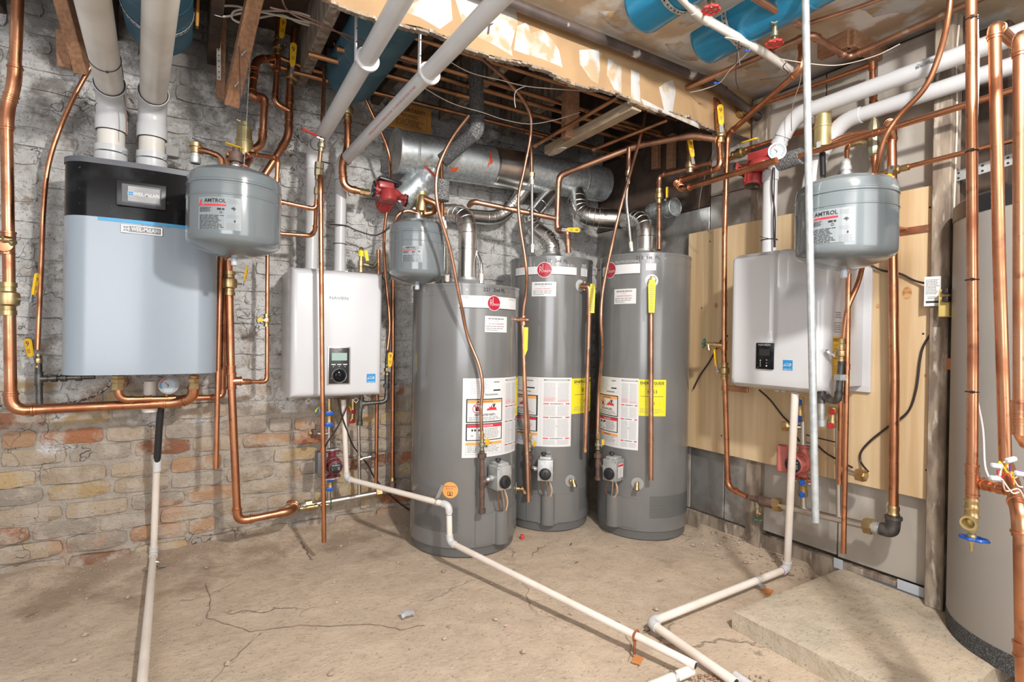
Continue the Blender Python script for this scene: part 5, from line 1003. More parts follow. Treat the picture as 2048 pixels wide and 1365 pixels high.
# ------------------------------------------------------------------ floor-standing water heaters
M['escutcheon'] = mat('escutcheon', (.32, .32, .32), .5)
class Tank:
    def __init__(s, c, r, H_, t): s.c = V((c[0], c[1], 0)); s.r = r; s.H = H_; s.t = t
    def hit(s, u, v, out=0.0):
        d = ray(u, v); o = CAM - s.c; a = d.x ** 2 + d.y ** 2; b = 2 * (o.x * d.x + o.y * d.y); r = s.r + out; q = o.x ** 2 + o.y ** 2 - r * r; dd = max(0, b * b - 4 * a * q)
        k = (-b - math.sqrt(dd)) / (2 * a); p = CAM + d * k; th = math.atan2(p.y - s.c.y, p.x - s.c.x); return (th - 2 * PI if th > PI / 2 else th), p.z
    def pt(s, u, v, out=0.0): th, z = s.hit(u, v, out); return V((s.c.x + (s.r + out) * math.cos(th), s.c.y + (s.r + out) * math.sin(th), z))
    def nrm(s, th): return V((math.cos(th), math.sin(th), 0))
    def lab(s, u0, v0, u1, v1):
        """label over a photo box: map centred on it, width, height"""
        t0, z1 = s.hit(u0, v0); t1, z0 = s.hit(u1, v1); um = (u0 + u1) / 2; _, za = s.hit(um, v0); _, zb = s.hit(um, v1)
        return Lab(Cyl(s.c, s.r, (t0 + t1) / 2, (za + zb) / 2)), abs(t1 - t0) * s.r, za - zb
def heater(lab, c, r, H_, dh_h=.035):
    t = thing('water_heater', lab, 'water heater', V((c[0], c[1], 0))); m = MB(); n = 72
    m.lathe((c[0], c[1], 0), (0, 0, 1), [(.050, r * .975), (.052, r), (H_ - .06, r), (H_ - .06, r * 1.004), (H_ - .012, r * 1.004)], n, caps=False); m.build('jacket', M['heater_grey'], t)
    m = MB(); m.lathe((c[0], c[1], 0), (0, 0, 1), [(0, r * .93), (.004, r * .955), (.03, r * .96), (.05, r * .975)], n); m.build('base_ring', M['heater_dark'], t)
    m = MB(); m.lathe((c[0], c[1], 0), (0, 0, 1), [(H_ - .012, r * 1.004), (H_ - .012, r * 1.012), (H_, r * 1.012), (H_, r * .99), (H_ - .006, r * .97), (H_ + .004, r * .3)], n); m.build('lid', M['heater_grey'], t)
    for k in range(7): th = math.atan2(-c[1], -c[0]) + (k - 3) * .42; m = MB(); p = V((c[0] + r * 1.004 * math.cos(th), c[1] + r * 1.004 * math.sin(th), H_ - .032)); m.lathe(p, V((math.cos(th), math.sin(th), 0)), [(0, .004), (.002, .0035)], 8); m.build('screw', M['zinc'], t)
    m = MB(); m.lathe((c[0], c[1], H_), (0, 0, 1), [(.012, .105), (.016, .105), (.046, .058), (.06, .055), (.06, .052)], 28)
    for k in range(4): a = k * PI / 2 + .3; m.box(V((c[0] + .09 * math.cos(a), c[1] + .09 * math.sin(a), H_ + .008)), (.012, .012, .022))
    m.build('draft_hood', M['galv_dull'], t)
    return Tank(c, r, H_, t)
def band(T, u0, u1, vt, vb, oval, words, oval_w):
    lb, w_, h_ = T.lab(u0, vt, u1, vb); oval_w *= .94; lb.rect(0, 0, w_, h_, 'paper', 0); lb.rect(0, -h_ * .22, w_, h_ * .5, 'ink_light', 0 if 0 else 1) if 0 else None
    lb.rect(0, -h_ / 2, w_, .003, 'ink', 1)
    for tx, xx, col, sz in words: lb.text(tx, xx * w_, h_ * .33, sz, col, 2)
    th0, z0 = T.hit(*oval); cth = lb.mp.th; ox = (th0 - cth) * T.r; oz = z0 - lb.mp.z
    lb.disc(ox, oz, oval_w * .54, oval_w * .54, 'paper', 2, 32); lb.disc(ox, oz, oval_w * .5, oval_w * .5, 'logo_red', 3, 32)
    s_ = oval_w; lb.text('R', ox - s_ * .25, oz - s_ * .01, s_ * .66, 'paper', 5, sx=.62, bold=-.018); lb.text('heem', ox + s_ * .17, oz - s_ * .075, s_ * .34, 'paper', 5, w=s_ * .56, bold=-.008); lb.rect(ox - s_ * .11, oz + s_ * .18, s_ * .030, s_ * .44, 'paper', 5)
    lb.build('brand_band', T.t)
def sticker(T, b, red=True):
    lb, w_, h_ = T.lab(*b); lb.rect(0, 0, w_, h_, 'paper', 0)
    if red:
        lb.lines(0, h_ * .34, w_ * .74, h_ * .12, 1, 'ink_grey', fill=.75, ragged=.02); lb.lines(0, h_ * .2, w_ * .25, h_ * .12, 1, 'ink_light', fill=.5); lb.text('IN CASE OF EMERGENCY', 0, h_ * .02, h_ * .13, 'red', 1, w=w_ * .68)
        lb.lines(-w_ * .02, -h_ * .2, w_ * .86, h_ * .26, 2, 'ink_grey', fill=.35); lb.lines(-w_ * .2, -h_ * .38, w_ * .45, h_ * .1, 1, 'ink_grey', fill=.4)
    else: lb.lines(0, 0, w_ * .8, h_ * .85, 9, 'ink_light', fill=.5)
    lb.build('service_sticker' if red else 'data_sticker', T.t)
def instructions(T, b, yx=None):
    lb, w, h = T.lab(*b); lb.rect(0, 0, w, h, 'paper', 0); L_ = -w * .17; cw = w * .56; rx = w * .325; rw = w * .30
    # top left data block
    lb.frame(L_, h * .38, cw * .98, h * .20, .0012, 'ink_light'); lb.lines(L_ - cw * .15, h * .385, cw * .5, h * .17, 8, 'ink_light', fill=.4); lb.lines(L_ + cw * .32, h * .45, cw * .2, h * .03, 1, 'ink_grey', fill=.6); lb.rect(L_ + cw * .32, h * .345, cw * .22, h * .018, 'ink', 1)
    for k in range(26): lb.rect(L_ - cw * .02 + cw * .38 * k / 26, h * .292, cw * (.004 + .006 * (k * 7 % 3)), h * .018, 'ink_grey', 1)
    # warning panel
    y = h * .09; ph = h * .30; lb.rect(L_, y, cw, ph, 'ink', 1); lb.rect(L_, y, cw * .94, ph * .91, 'paper', 2); lb.rect(L_, y + ph * .385, cw * .94, ph * .12, 'orange', 3); lb.text('▲WARNING' if 0 else 'WARNING', L_ + cw * .03, y + ph * .385, ph * .115, 'ink', 4, w=cw * .34); lb.poly([(L_ - cw * .24, y + ph * .345), (L_ - cw * .20, y + ph * .42), (L_ - cw * .16, y + ph * .345)], 'ink', 4)
    cx, cy = L_ - cw * .22, y + ph * .10; lb.poly([(cx - .010, cy - .012), (cx + .008, cy - .012), (cx + .008, cy + .008), (cx - .010, cy + .008)], 'ink', 3); lb.ringp(cx + .008, cy + .010, .010, .008, 'ink', 3, 12, PI * .4, PI * 1.0); lb.ringp(cx, cy, .0245, .0215, 'red', 4); lb.poly([(cx - .017, cy + .013), (cx + .013, cy - .017), (cx + .017, cy - .013), (cx - .013, cy + .017)], 'red', 5)
    fx = L_ + cw * .17; fl = [(-.030, -.012), (.032, -.012), (.026, -.004), (.024, .006), (.016, .0), (.012, .010), (.004, .001), (-.002, .016), (-.007, .002), (-.014, .010), (-.016, -.002), (-.024, .0)]; lb.poly([(fx, cy - .006)] + [], 'red', 3) if 0 else None
    mid = (fx, cy - .010)
    for i in range(len(fl)): a_, b_ = fl[i], fl[(i + 1) % len(fl)]; lb.poly([mid, (fx + a_[0], cy + a_[1]), (fx + b_[0], cy + b_[1])], 'red', 3)
    lb.disc(fx + .012, cy + .020, .0035, .0035, 'ink', 4, 10); lb.poly([(fx + .006, cy + .006), (fx + .016, cy + .006), (fx + .018, cy + .017), (fx + .008, cy + .016)], 'ink', 4); lb.poly([(fx + .016, cy + .012), (fx + .024, cy + .020), (fx + .022, cy + .022), (fx + .014, cy + .016)], 'ink', 4); lb.poly([(fx + .008, cy + .014), (fx + .002, cy + .022), (fx, cy + .020), (fx + .006, cy + .011)], 'ink', 4)
    lb.lines(L_ + cw * .06, y - ph * .17, cw * .7, ph * .10, 2, 'ink', 3, fill=.5); lb.lines(L_, y - ph * .34, cw * .86, ph * .18, 4, 'ink_grey', 3, fill=.4)
    # danger panel
    y = -h * .18; ph = h * .215; lb.rect(L_, y, cw, ph, 'ink', 1); lb.rect(L_, y, cw * .94, ph * .90, 'paper', 2); lb.rect(L_, y + ph * .36, cw * .94, ph * .17, 'red', 3); lb.text('DANGER', L_ + cw * .04, y + ph * .36, ph * .15, 'paper', 4, w=cw * .34)
    lb.lines(L_ + cw * .20, y - ph * .08, cw * .44, ph * .6, 7, 'ink_grey', 3, fill=.4); lb.disc(L_ - cw * .34, y + ph * .12, .005, .006, 'ink', 3, 10); lb.disc(L_ - cw * .27, y + ph * .12, .005, .006, 'ink', 3, 10); lb.poly([(L_ - cw * .2, y + ph * .05), (L_ - cw * .05, y + ph * .10), (L_ - cw * .06, y + ph * .22), (L_ - cw * .18, y + ph * .16)], 'ink', 3); lb.poly([(L_ - cw * .38, y - ph * .22), (L_ - cw * .12, y - ph * .36), (L_ - cw * .1, y - ph * .30), (L_ - cw * .36, y - ph * .17)], 'ink_grey', 3)
    # lower warning
    y = -h * .325; lb.rect(L_, y, cw, h * .034, 'orange', 1); lb.text('WARNING', L_ + cw * .03, y, h * .030, 'ink', 2, w=cw * .34); lb.frame(L_, y - h * .075, cw, h * .12, .001, 'ink_grey'); lb.lines(L_, y - h * .07, cw * .92, h * .09, 5, 'ink_grey', fill=.35)
    # right text column
    lb.rect(rx, h * .465, rw, h * .022, 'ink_grey', 1); lb.rect(rx + rw * .0, h * .465, rw * .8, h * .008, 'paper', 2); lb.rect(w * .145, 0, .0008, h * .96, 'ink_light', 1)
    for y0, y1 in ((.43, .145), (.10, -.055), (-.095, -.36), (-.40, -.47)):
        n = int((y0 - y1) * 95)
        for sx in (-1, 1): lb.lines(rx + sx * rw * .26, h * (y0 + y1) / 2, rw * .46, h * (y0 - y1), n, 'ink_light', fill=.55, ragged=.1)
    lb.lines(rx - rw * .26, h * .19, rw * .46, h * .06, 5, 'pink', 2, fill=.6); lb.lines(rx + rw * .26, h * .165, rw * .46, h * .03, 2, 'pink', 2, fill=.6)
    for y0 in (.122, -.075, -.38):
        lb.rect(rx - rw * .40, h * y0, rw * .20, h * .014, 'red', 2); lb.rect(rx + rw * .42, h * y0, rw * .16, h * .014, 'red', 2); lb.lines(rx, h * y0, rw * .5, h * .014, 1, 'ink', 2, fill=.6)
    lb.rect(rx, -h * .20, .004, .004, 'ink', 2); lb.build('instruction_label', T.t)
def energy(T, b, price, half=False):
    lb, w, h = T.lab(*b); lb.rect(0, 0, w, h, 'yellow', 0)
    if not half: lb.text('ENERGYGUIDE', 0, h * .40, h * .11, 'ink', 1, w=w * .84, bold=.02); lb.poly([(-.003, h * .33), (.003, h * .33), (0, h * .29)], 'ink', 1); lb.text(price, w * .0, h * .16, h * .12, 'ink', 1, w=w * .34); lb.rect(0, h * .04, w * .8, .002, 'ink', 1); lb.text('242', 0, -h * .15, h * .08, 'ink', 1, w=w * .2) 
    lb.lines(0, h * .33, w * .8, h * .04, 1, 'ink_grey', fill=.2); lb.lines(0, h * .23, w * .5, h * .03, 1, 'ink_grey', fill=.3); lb.frame(w * .02, -h * .15, w * .5, h * .10, .0006, 'ink_grey'); lb.lines(0, -h * .36, w * .84, h * .14, 4, 'ink_grey', fill=.22); lb.build('energy_label', T.t)
def grille(T, u0, v0, u1, v1):
    t0, _ = T.hit(u0, (v0 + v1) / 2); t1, _ = T.hit(u1, (v0 + v1) / 2); um = (u0 + u1) / 2; _, za = T.hit(um, v0); _, zb = T.hit(um, v1); m = MB(); st = .0078; nt = int(abs(t1 - t0) * T.r / st); nz = int((za - zb) / (st * .87)); mp = Cyl(T.c, T.r, (t0 + t1) / 2, (za + zb) / 2)
    w, h = nt * st, nz * st * .87; g = .0022
    for j in range(nz):
        for i in range(nt):
            x = -w / 2 + (i + (.5 if j % 2 else 0)) * st; y = -h / 2 + j * st * .87; vs = [mp(x + g * math.cos(a), y + g * math.sin(a), .0008) for a in (0, PI / 3, 2 * PI / 3, PI, 4 * PI / 3, 5 * PI / 3)]; m.add(vs, [(0, 1, 2, 3, 4, 5)], 1)
    n = 12; vs = []
    for i in range(n + 1): vs += [mp(-w / 2 - .005 + (w + .01) * i / n, -h / 2 - .006, .0003), mp(-w / 2 - .005 + (w + .01) * i / n, h / 2 + .002, .0003)]
    m.add(vs, [(2 * i, 2 * i + 2, 2 * i + 3, 2 * i + 1) for i in range(n)], 0); m.build('vent_grille', [M['heater_grey'], M['hole']], T.t, smooth=0, kind='stuff')
def panel(T, u0, v0, u1, v1, ub):
    """burner access panel with a half-round bulge"""
    t0, _ = T.hit(u0, v1); t1, _ = T.hit(u1, v1); _, za = T.hit(ub, v0); _, zb = T.hit(ub, v1); tb, _ = T.hit(ub, v1); m = MB(); n = 18; r = T.r; vs = []
    for i in range(n + 1):
        th = t0 + (t1 - t0) * i / n
        for z in (zb, za):
            for o in (0, .004): vs.append(V((T.c.x + (r + o) * math.cos(th), T.c.y + (r + o) * math.sin(th), z)))
    m.add(vs, [q for i in range(n) for q in ((4 * i + 1, 4 * i + 5, 4 * i + 7, 4 * i + 3), (4 * i, 4 * i + 4, 4 * i + 5, 4 * i + 1), (4 * i + 3, 4 * i + 7, 4 * i + 6, 4 * i + 2))] + [(0, 1, 3, 2), (4 * n, 4 * n + 2, 4 * n + 3, 4 * n + 1)]); m.build('access_panel', M['heater_grey'], T.t)
    c_ = V((T.c.x + (r + .003) * math.cos(tb), T.c.y + (r + .003) * math.sin(tb), zb - .006)); m = MB(); nn = T.nrm(tb); sd = V((-nn.y, nn.x, 0)); out = []
    for k in range(15): a = PI * k / 14; out.append((.040 * math.cos(a) * (1 if 1 else 0), .034 * math.sin(a) ** .8))
    out = [(.055, -.004)] + out + [(-.055, -.004)]; m.prism(out, 0, za - zb + .012, c_, (sd, nn, V((0, 0, 1)))); m.build('panel_bulge', M['heater_grey'], T.t); return c_ + nn * .018 + V((0, 0, za - zb)), nn, sd
def gas_valve(T, u, v, s=1.0, tilt=0.0):
    th, z = T.hit(u, v, .07); th += tilt; nn = T.nrm(th); sd = V((-nn.y, nn.x, 0)); c = V((T.c.x, T.c.y, z)) + nn * (T.r + .055); rot = Matrix((sd, nn, V((0, 0, 1)))).transposed(); m = MB()
    m.cyl(c - nn * .06, c, .022, n=14); m.rbox(c, (.088, .085, .118), .006, 2, rot); m.rbox(c + V((0, 0, .064)), (.065, .065, .018), .004, 2, rot); m.cyl(c + sd * -.036, c + sd * -.065, .014, n=10); m.build('gas_valve', M['galv_dull'], T.t); gv = D.objects[-1] if 0 else None
    q = c + nn * .0425
    m = MB(); m.lathe(q + V((0, 0, -.018)), nn + V((0, 0, .10)), [(0, .033), (.006, .033), (.007, .029), (.018, .026), (.020, .020)], 22); m.box(q + nn * .021 + V((0, 0, -.018)), (.008, .008, .03), rot); m.build('control_knob', M['black'], T.t)
    m = MB(); m.lathe(c + V((-.0, 0, .070)) - sd * .012, (0, 0, 1), [(0, .008), (.01, .008), (.012, .015), (.024, .013), (.026, .009)], 14); m.build('igniter_knob', M['black'], T.t)
    for k in ((-.038, .050), (.038, .050), (-.038, -.052), (.038, -.052)): m = MB(); m.lathe(q + sd * k[0] + V((0, 0, k[1])), nn, [(0, .0035), (.002, .003)], 8); m.build('screw', M['zinc'], T.t)
    lb = Lab(Plane(c + sd * .0445, -nn, V((0, 0, 1))), .0004); lb.rect(0, 0, .05, .075, 'paper', 0); lb.rect(0, .028, .05, .012, 'red', 1); lb.lines(0, -.01, .04, .05, 7, 'ink_grey', 1, fill=.3); lb.build('valve_label', T.t)
    return c, nn, sd
def tails(T, c, nn, sd, top, spread=1):
    for k, (dx, mk, r) in enumerate(((-.018, 'copper', .0025), (.004, 'alu', .005), (.018, 'orange', .0016), (.022, 'white_wire', .0016))):
        a = c + sd * dx + V((0, 0, -.058)) + nn * .01; b = top + sd * dx * .3 + V((0, 0, -.02)); m = MB(); m.tube(spline([a, a.lerp(b, .5) + sd * (dx * .8 * spread) + nn * .006, b], 6), r, 8); m.build('gas_tube' if k < 2 else 'lead_wire', M[mk], T.t)
def drain(T, u, v):
    th, z = T.hit(u, v); nn = T.nrm(th); p = V((T.c.x, T.c.y, z)) + nn * T.r; m = MB(); m.lathe(p, nn, [(0, .034), (.002, .034), (.002, .018), (.0005, .017)], 28); m.build('escutcheon', M['escutcheon'], T.t)
    m = MB(); m.lathe(p, nn, [(0, .012), (.02, .012), (.022, .009), (.03, .009)], 12); m.lathe(p + nn * .03 + V((0, 0, .012)), nn * .5 + V((0, 0, -1)), [(0, .010), (.025, .010), (.026, .014), (.042, .014), (.042, .009)], 12); m.lathe(p + nn * .028, nn, [(0, .011), (.012, .011)], 10); m.build('drain_valve', M['brass'], T.t)
def relief(T, u, v, pts, tagbox=None, bigdisc=True, mk='brass'):
    th, z = T.hit(u, v); nn = T.nrm(th); p = V((T.c.x, T.c.y, z)) + nn * T.r
    if bigdisc: m = MB(); m.lathe(p, nn, [(0, .036), (.0015, .036), (.0015, .022)], 28); m.build('escutcheon', M['paper_grey'], T.t)
    m = MB(); m.lathe(p, nn, [(0, .014), (.02, .014), (.022, .018), (.05, .018), (.052, .012), (.066, .010)], 12); m.lathe(p + nn * .036, (0, 0, -1), [(-.02, .012), (0, .016), (.03, .016), (.03, .012)], 12); m.build('relief_valve', M[mk], T.t); return p + nn * .036

H1 = heater('short grey floor water heater with orange round sticker, nearest of the three', (1.305, 2.66), .290, 1.375)
H2 = heater('tall grey floor water heater in the middle, in the room corner', (1.905, 2.71), .252, 1.580)
H3 = heater('tall grey floor water heater at the right, beside the plywood panel', (2.325, 2.335), .262, 1.590)
flt = math.atan2
band(H1, 918, 1031, 592, 617, (988, 607), (('CLASSIC', -.40, 'ink_grey', .010), ('PROFESSIONAL', .38, 'ink_light', .010)), .077)
band(H2, 1032, 1153, 526, 549, (1089, 540), (('CLASSIC', -.38, 'red', .012), ('PROFESSIONAL', .34, 'ink_light', .014)), .088)
band(H3, 1206, 1280, 520, 549, (1221, 541), (('PROFESSIONAL', .22, 'ink_light', .022),), .092)
for T, u, v, s in ((H1, 990, 580, '221  2nd FL'), (H2, 1113, 514, '212   2nd  FL'), (H3, 1296, 508, '212  1st  FL')):
    th, z = T.hit(u, v, .002); lb = Lab(Cyl(T.c, T.r * 1.004, th, T.H - .028), .0012); lb.text(s, 0, 0, .026, 'marker', 1, w=.13, bold=.012); lb.build('handwriting', T.t)
sticker(H1, (970, 633, 1013, 665)); sticker(H2, (1064, 564, 1112, 593)); sticker(H3, (1229, 578, 1272, 608)); sticker(H2, (1162, 527, 1174, 553), False); sticker(H3, (1292, 515, 1312, 541), False)
instructions(H1, (926, 757, 1029, 914)); instructions(H2, (1008, 755, 1141, 893)); instructions(H3, (1200, 756, 1276, 897))
energy(H1, (1029, 756, 1037, 831), '', True); energy(H2, (1143, 757, 1182, 827), '$262'); energy(H3, (1276, 760, 1331, 833), '$263')
lb, w_, h_ = H1.lab(885, 964, 916, 998); lb.disc(0, 0, w_ * .5, w_ * .5, 'orange', 0, 28); lb.text('DO NOT REMOVE', 0, w_ * .22, w_ * .09, 'ink', 1, w=w_ * .7); lb.lines(0, w_ * .08, w_ * .5, w_ * .12, 3, 'ink_grey', fill=.4); lb.frame(0, -w_ * .22, w_ * .3, w_ * .24, .002, 'ink'); lb.disc(0, -w_ * .20, w_ * .04, w_ * .05, 'ink', 1); lb.rect(0, -w_ * .30, w_ * .14, w_ * .06, 'ink', 1); lb.build('round_sticker', H1.t)
grille(H1, 829, 1010, 916, 1063); grille(H2, 1158, 972, 1183, 1015); grille(H3, 1299, 990, 1389, 1034)
b1, n1, s1_ = panel(H1, 950, 1022, 1036, 1082, 1000); b2, n2_, s22 = panel(H2, 1053, 990, 1137, 1046, 1095); b3, n3_, s33 = panel(H3, 1216, 990, 1272, 1048, 1226)
g1_ = gas_valve(H1, 1003, 955); g2_ = gas_valve(H2, 1091, 940); g3_ = gas_valve(H3, 1224, 940)
tails(H1, *g1_, b1); tails(H2, *g2_, b2); tails(H3, *g3_, b3, 1.6)
drain(H1, 1034, 978); drain(H2, 1140, 962); drain(H3, 1275, 968)
# relief valves with discharge pipes
def disch(T, lab, u, v, pts, yb, swing=0, elbow_out=0, name='relief_pipe', cap=False):
    a = relief(T, u, v, None); z = a.z
    q = run('relief_pipe', lab, 'pipe', pts, .0115, M['copper_old'], ring=False, hollow=True, couple=yb)
    if cap: hexnut(q, pts[-1], (0, 0, 1), .015, .022, M['brass'], 'end_nut')
    return q
def dpt(T, u, v, o): return T.pt(u, v, o)
a = relief(H1, 1034, 640, None, bigdisc=False, mk='copper_old'); nn = H1.nrm(H1.hit(1034, 640)[0]); p0 = a + V((0, 0, .0)) + nn * .02; disch_ = run('relief_pipe', 'old copper relief pipe between the short and the middle water heater', 'pipe', [a + V((.005, 0, .008)), Dp(1045, 645, (a - CAM).dot(FW)), Dp(1047, 700, (a - CAM).dot(FW)), Dp(1057, 1004, (a - CAM).dot(FW) - .0)], .0125, M['copper_old'], ring=False, hollow=True)
m = MB(); q = Dp(1052, 655, (a - CAM).dot(FW) - .015); m.prism([(-.012, .0), (.012, 0), (.010, -.12), (-.004, -.155), (-.010, -.10)], 0, .001, q, (V((.8, -.5, 0)).normalized(), V((0, 0, 1)), V((-.5, -.8, 0)).normalized())); m.build('yellow_tag', M['yellow'], disch_)
f2d = (H2.pt(1168, 573, .05) - CAM).dot(FW); a = relief(H2, 1160, 572, None)
q2 = run('relief_pipe', 'old copper relief pipe down the right side of the middle water heater', 'pipe', [Dp(1163, 573, f2d), Dp(1178, 573, f2d - .02), Dp(1178, 640, f2d - .02), Dp(1170, 905, f2d)], .0125, M['copper_old'], ring=False, couple=[(1, .8)]); hexnut(q2, Dp(1170, 900, f2d), (0, 0, 1), .014, .022, M['brass'], 'end_nut')
def ytag(parent, u, v, f, w, l):
    m = MB(); q = Dp(u, v, f); x = V((RT.x, RT.y, 0)).normalized(); m.prism([(-w * .35, 0), (w * .35, 0), (w * .5, -.03), (w * .4, -l), (-w * .38, -l), (-w * .5, -.03)], 0, .0012, q, (x, V((0, 0, 1)), x.cross(V((0, 0, 1))).normalized())); m.build('yellow_tag', M['yellow'], parent)
    lb = Lab(Plane(q + x.cross(V((0, 0, 1))).normalized() * .0016, x, V((0, 0, 1))), .0003); lb.lines(0, -l * .55, w * .6, l * .8, 12, 'ink_grey', fill=.25); lb.build('tag_print', parent)
ytag(q2, 1185, 568, f2d - .035, .032, .165)
f3 = (H3.pt(1303, 567, .05) - CAM).dot(FW); a = relief(H3, 1303, 562, None); q3 = run('relief_pipe', 'old copper relief pipe down the front of the right water heater', 'pipe', [Dp(1303, 565, f3 - .01), Dp(1302, 640, f3 - .01), Dp(1302, 880, f3 - .01), Dp(1302, 961, f3 - .01)], .0125, M['copper_old'], ring=False, hollow=True, couple=[(2, .02)]); ytag(q3, 1304, 560, f3 - .045, .040, .175)
# black iron gas drops
def gas_drop(lab, T, u, v0, vt, v1, f, c, sd, wide=1.0, knob=(1, 0)):
    t = run('gas_drop', lab, 'pipe', [Dp(u, v0 + 30, f), Dp(u, v1, f)], .0125, M['rust_iron']); d = V((0, 0, 1))
    m = MB(); q = Dp(u, v0, f); m.lathe(q + V((0, 0, -.02)), d, [(0, .009), (.02, .012), (.03, .012), (.032, .008), (.045, .007)], 10); m.build('flare_fitting', M['brass'], t)
    b = ball_valve(t, Dp(u, v0 + 18, f), d, .0085, (.1, 0, 1), (.6, -1, 0), 'lever_y', .03, .022, M['bronze'], .01); hexnut(t, Dp(u, v0 + 40, f), d, .022, .024, M['rust_iron'])
    p = Dp(u, vt, f); tee(t, p, d, c - sd * .06 - p, .0125, M['rust_iron'], ln=4.6, bl=2); m = MB(); m.cyl(p, c - sd * .05, .0105, n=12); m.build('branch_nipple', M['galv_dull'], t)
    m = MB(); q = Dp(u, v1, f); m.lathe(q - V((0, 0, .004)), d, [(0, .012), (.004, .018), (.024, .018), (.026, .0125)], 14); m.build('end_cap', M['rust_iron'], t); return t
F1 = (H1.pt(964, 950, .055) - CAM).dot(FW); gas_drop('rusty iron gas drop pipe in front of the short water heater', H1, 964, 872, 965, 1026, F1, *(g1_[0], g1_[2]))
F2 = (H2.pt(1058, 940, .05) - CAM).dot(FW); gas_drop('iron gas drop pipe left of the control on the middle water heater', H2, 1059, 875, 933, 990, F2, *(g2_[0], g2_[2]))
F3 = (H3.c - CAM).dot(FW) - .2; gas_drop('iron gas drop pipe between the middle and the right water heater', H3, 1196, 872, 925, 960, F3, *(g3_[0], g3_[2]))
soft('gas_tube', 'soft copper gas tube winding down to the short water heater', 'pipe', [Dp(937, 232, 2.5), Dp(905, 275, 2.45), Dp(880, 325, 2.42), Dp(872, 370, 2.42), Dp(878, 425, 2.44), Dp(900, 500, 2.5), Dp(920, 600, 2.56), Dp(935, 672, F1), Dp(957, 728, F1), Dp(965, 770, F1), Dp(962, 820, F1), Dp(963, 866, F1)], .0082, M['copper_old'], 8, 12)
soft('gas_tube', 'soft copper gas tube looping from the bulkhead to the middle water heater', 'pipe', [Zp(925, 75, 2.19), Dp(968, 120, 2.35), Dp(1018, 165, 2.6), Dp(1055, 215, 2.75), Dp(1062, 262, 2.8), Dp(1048, 340, 2.8), Dp(1037, 395, 2.8), Dp(1040, 450, 2.8), Dp(1052, 530, 2.8), Dp(1053, 580, 2.85), Dp(1046, 640, 2.88), Dp(1050, 760, 2.95), Dp(1058, 868, F2)], .0088, M['copper_old'], 8, 12)
soft('gas_tube', 'soft copper gas tube falling from the ceiling beside the right water heater', 'pipe', [Dp(1291, 225, 3.0), Dp(1284, 262, 2.9), Dp(1262, 340, 2.8), Dp(1240, 420, 2.75), Dp(1222, 500, 2.78), Dp(1206, 580, 2.8), Dp(1202, 640, 2.8), Dp(1205, 700, 2.85), Dp(1198, 780, F3), Dp(1195, 868, F3)], .0085, M['copper_old'], 8, 12)

# ------------------------------------------------------------------ galvanized flue duct and vents
dt = thing('flue_duct', 'big galvanized round flue duct along the brick wall above the heaters', 'duct', V((1.7, 2.87, 2.03)))
DA, DB = V((.957, 2.87, 2.127)), V((2.44, 2.87, 2.185)); dv = (DB - DA); dn = dv.normalized(); m = MB(); m.cyl(DA, DB, .117, n=40); m.build('duct_skin', M['galv'], dt)
for k in (.06, .40, .55, .86): m = MB(); m.lathe(DA + dv * k, dn, [(0, .117), (.002, .1195), (.012, .1195), (.016, .117)], 40); m.build('seam', M['galv'] if k != .40 else M['alu'], dt)
m = MB(); m.lathe(DA + dv * .41, dn, [(0, .1178), (.21, .1182), (.21, .117)], 40); m.build('foil_wrap', M['alu'], dt)
m = MB(); m.lathe(DA - dn * .004, dn, [(0, .112), (0, .122), (.012, .122), (.012, .117)], 40); m.build('end_cap', M['galv_dull'], dt)
def spot(pts, mk, nm='sealant_smear'):
    o = [V(p) for p in pts]; c = sum(o, V()) / len(o); m = MB(); n = len(o)
    def on(p): t = (p - DA).dot(dn); ax = DA + dn * t; return ax + (p - ax).normalized() * .1195
    o = [on(p) for p in o]; c = on(c); c += (c - (DA + dn * (c - DA).dot(dn))).normalized() * .002; m.add([c] + o, [(0, 1 + i, 1 + (i + 1) % n) for i in range(n)]); m.build(nm, M[mk], dt)
for bx in ([(978, 308), (986, 302), (984, 325), (977, 352), (975, 330)], [(908, 340), (920, 336), (917, 350), (903, 360)]): spot([Yp(u, v, 2.76) for u, v in bx], 'sealant')
def vpipe(lab, pts, r, mk='alu', rad=.11, seams=True, name='vent_pipe'):
    t = thing(name, lab, 'vent pipe', V(pts[0])); path = fillet(pts, rad, 5); m = MB(); m.tube(path, r, 28); m.build('pipe_skin', M[mk], t)
    i = 0; pts = [V(p) for p in pts]
    for i in range(1, len(path) - 1):
        d = (path[i + 1] - path[i - 1]).normalized(); m = MB(); m.torus(path[i], d, r * 1.0, .0025, 28, 6); m.build('elbow_seam', M[mk], t)
    for i in range(len(pts) - 1):
        a, b = pts[i], pts[i + 1]
        if (b - a).length > .25: m = MB(); q = a.lerp(b, .5); m.lathe(q, b - a, [(0, r), (.002, r * 1.03), (.014, r * 1.03), (.016, r)], 28); m.build('seam', M[mk], t)
    return t
wy = Yp(852, 372, 2.86)
vp1 = vpipe('silver vent pipe rising from the short water heater with elbow to the wall', [V((1.305, 2.66, 1.39)), V((1.305, 2.66, 1.79)), V((1.215, 2.93, 1.83)), V((1.05, 2.98, 1.86))], .051)
m = MB(); m.tube(fillet([V((1.05, 2.95, 1.86)), V((1.02, 2.90, 1.93)), V((1.12, 2.87, 2.10))], .06), [.06] * 8 + [.085], 28) if 0 else m.tube([V((.99, 2.93, 1.86)), V((1.08, 2.90, 1.95)), V((1.16, 2.88, 2.06))], [.075, .085, .095], 32); m.build('wye_branch', M['galv'], dt); m = MB(); m.torus(V((1.14, 2.878, 2.035)), V((.08, -.02, .11)), .094, .006, 28, 6); m.build('sealant_ring', M['sealant'], dt)
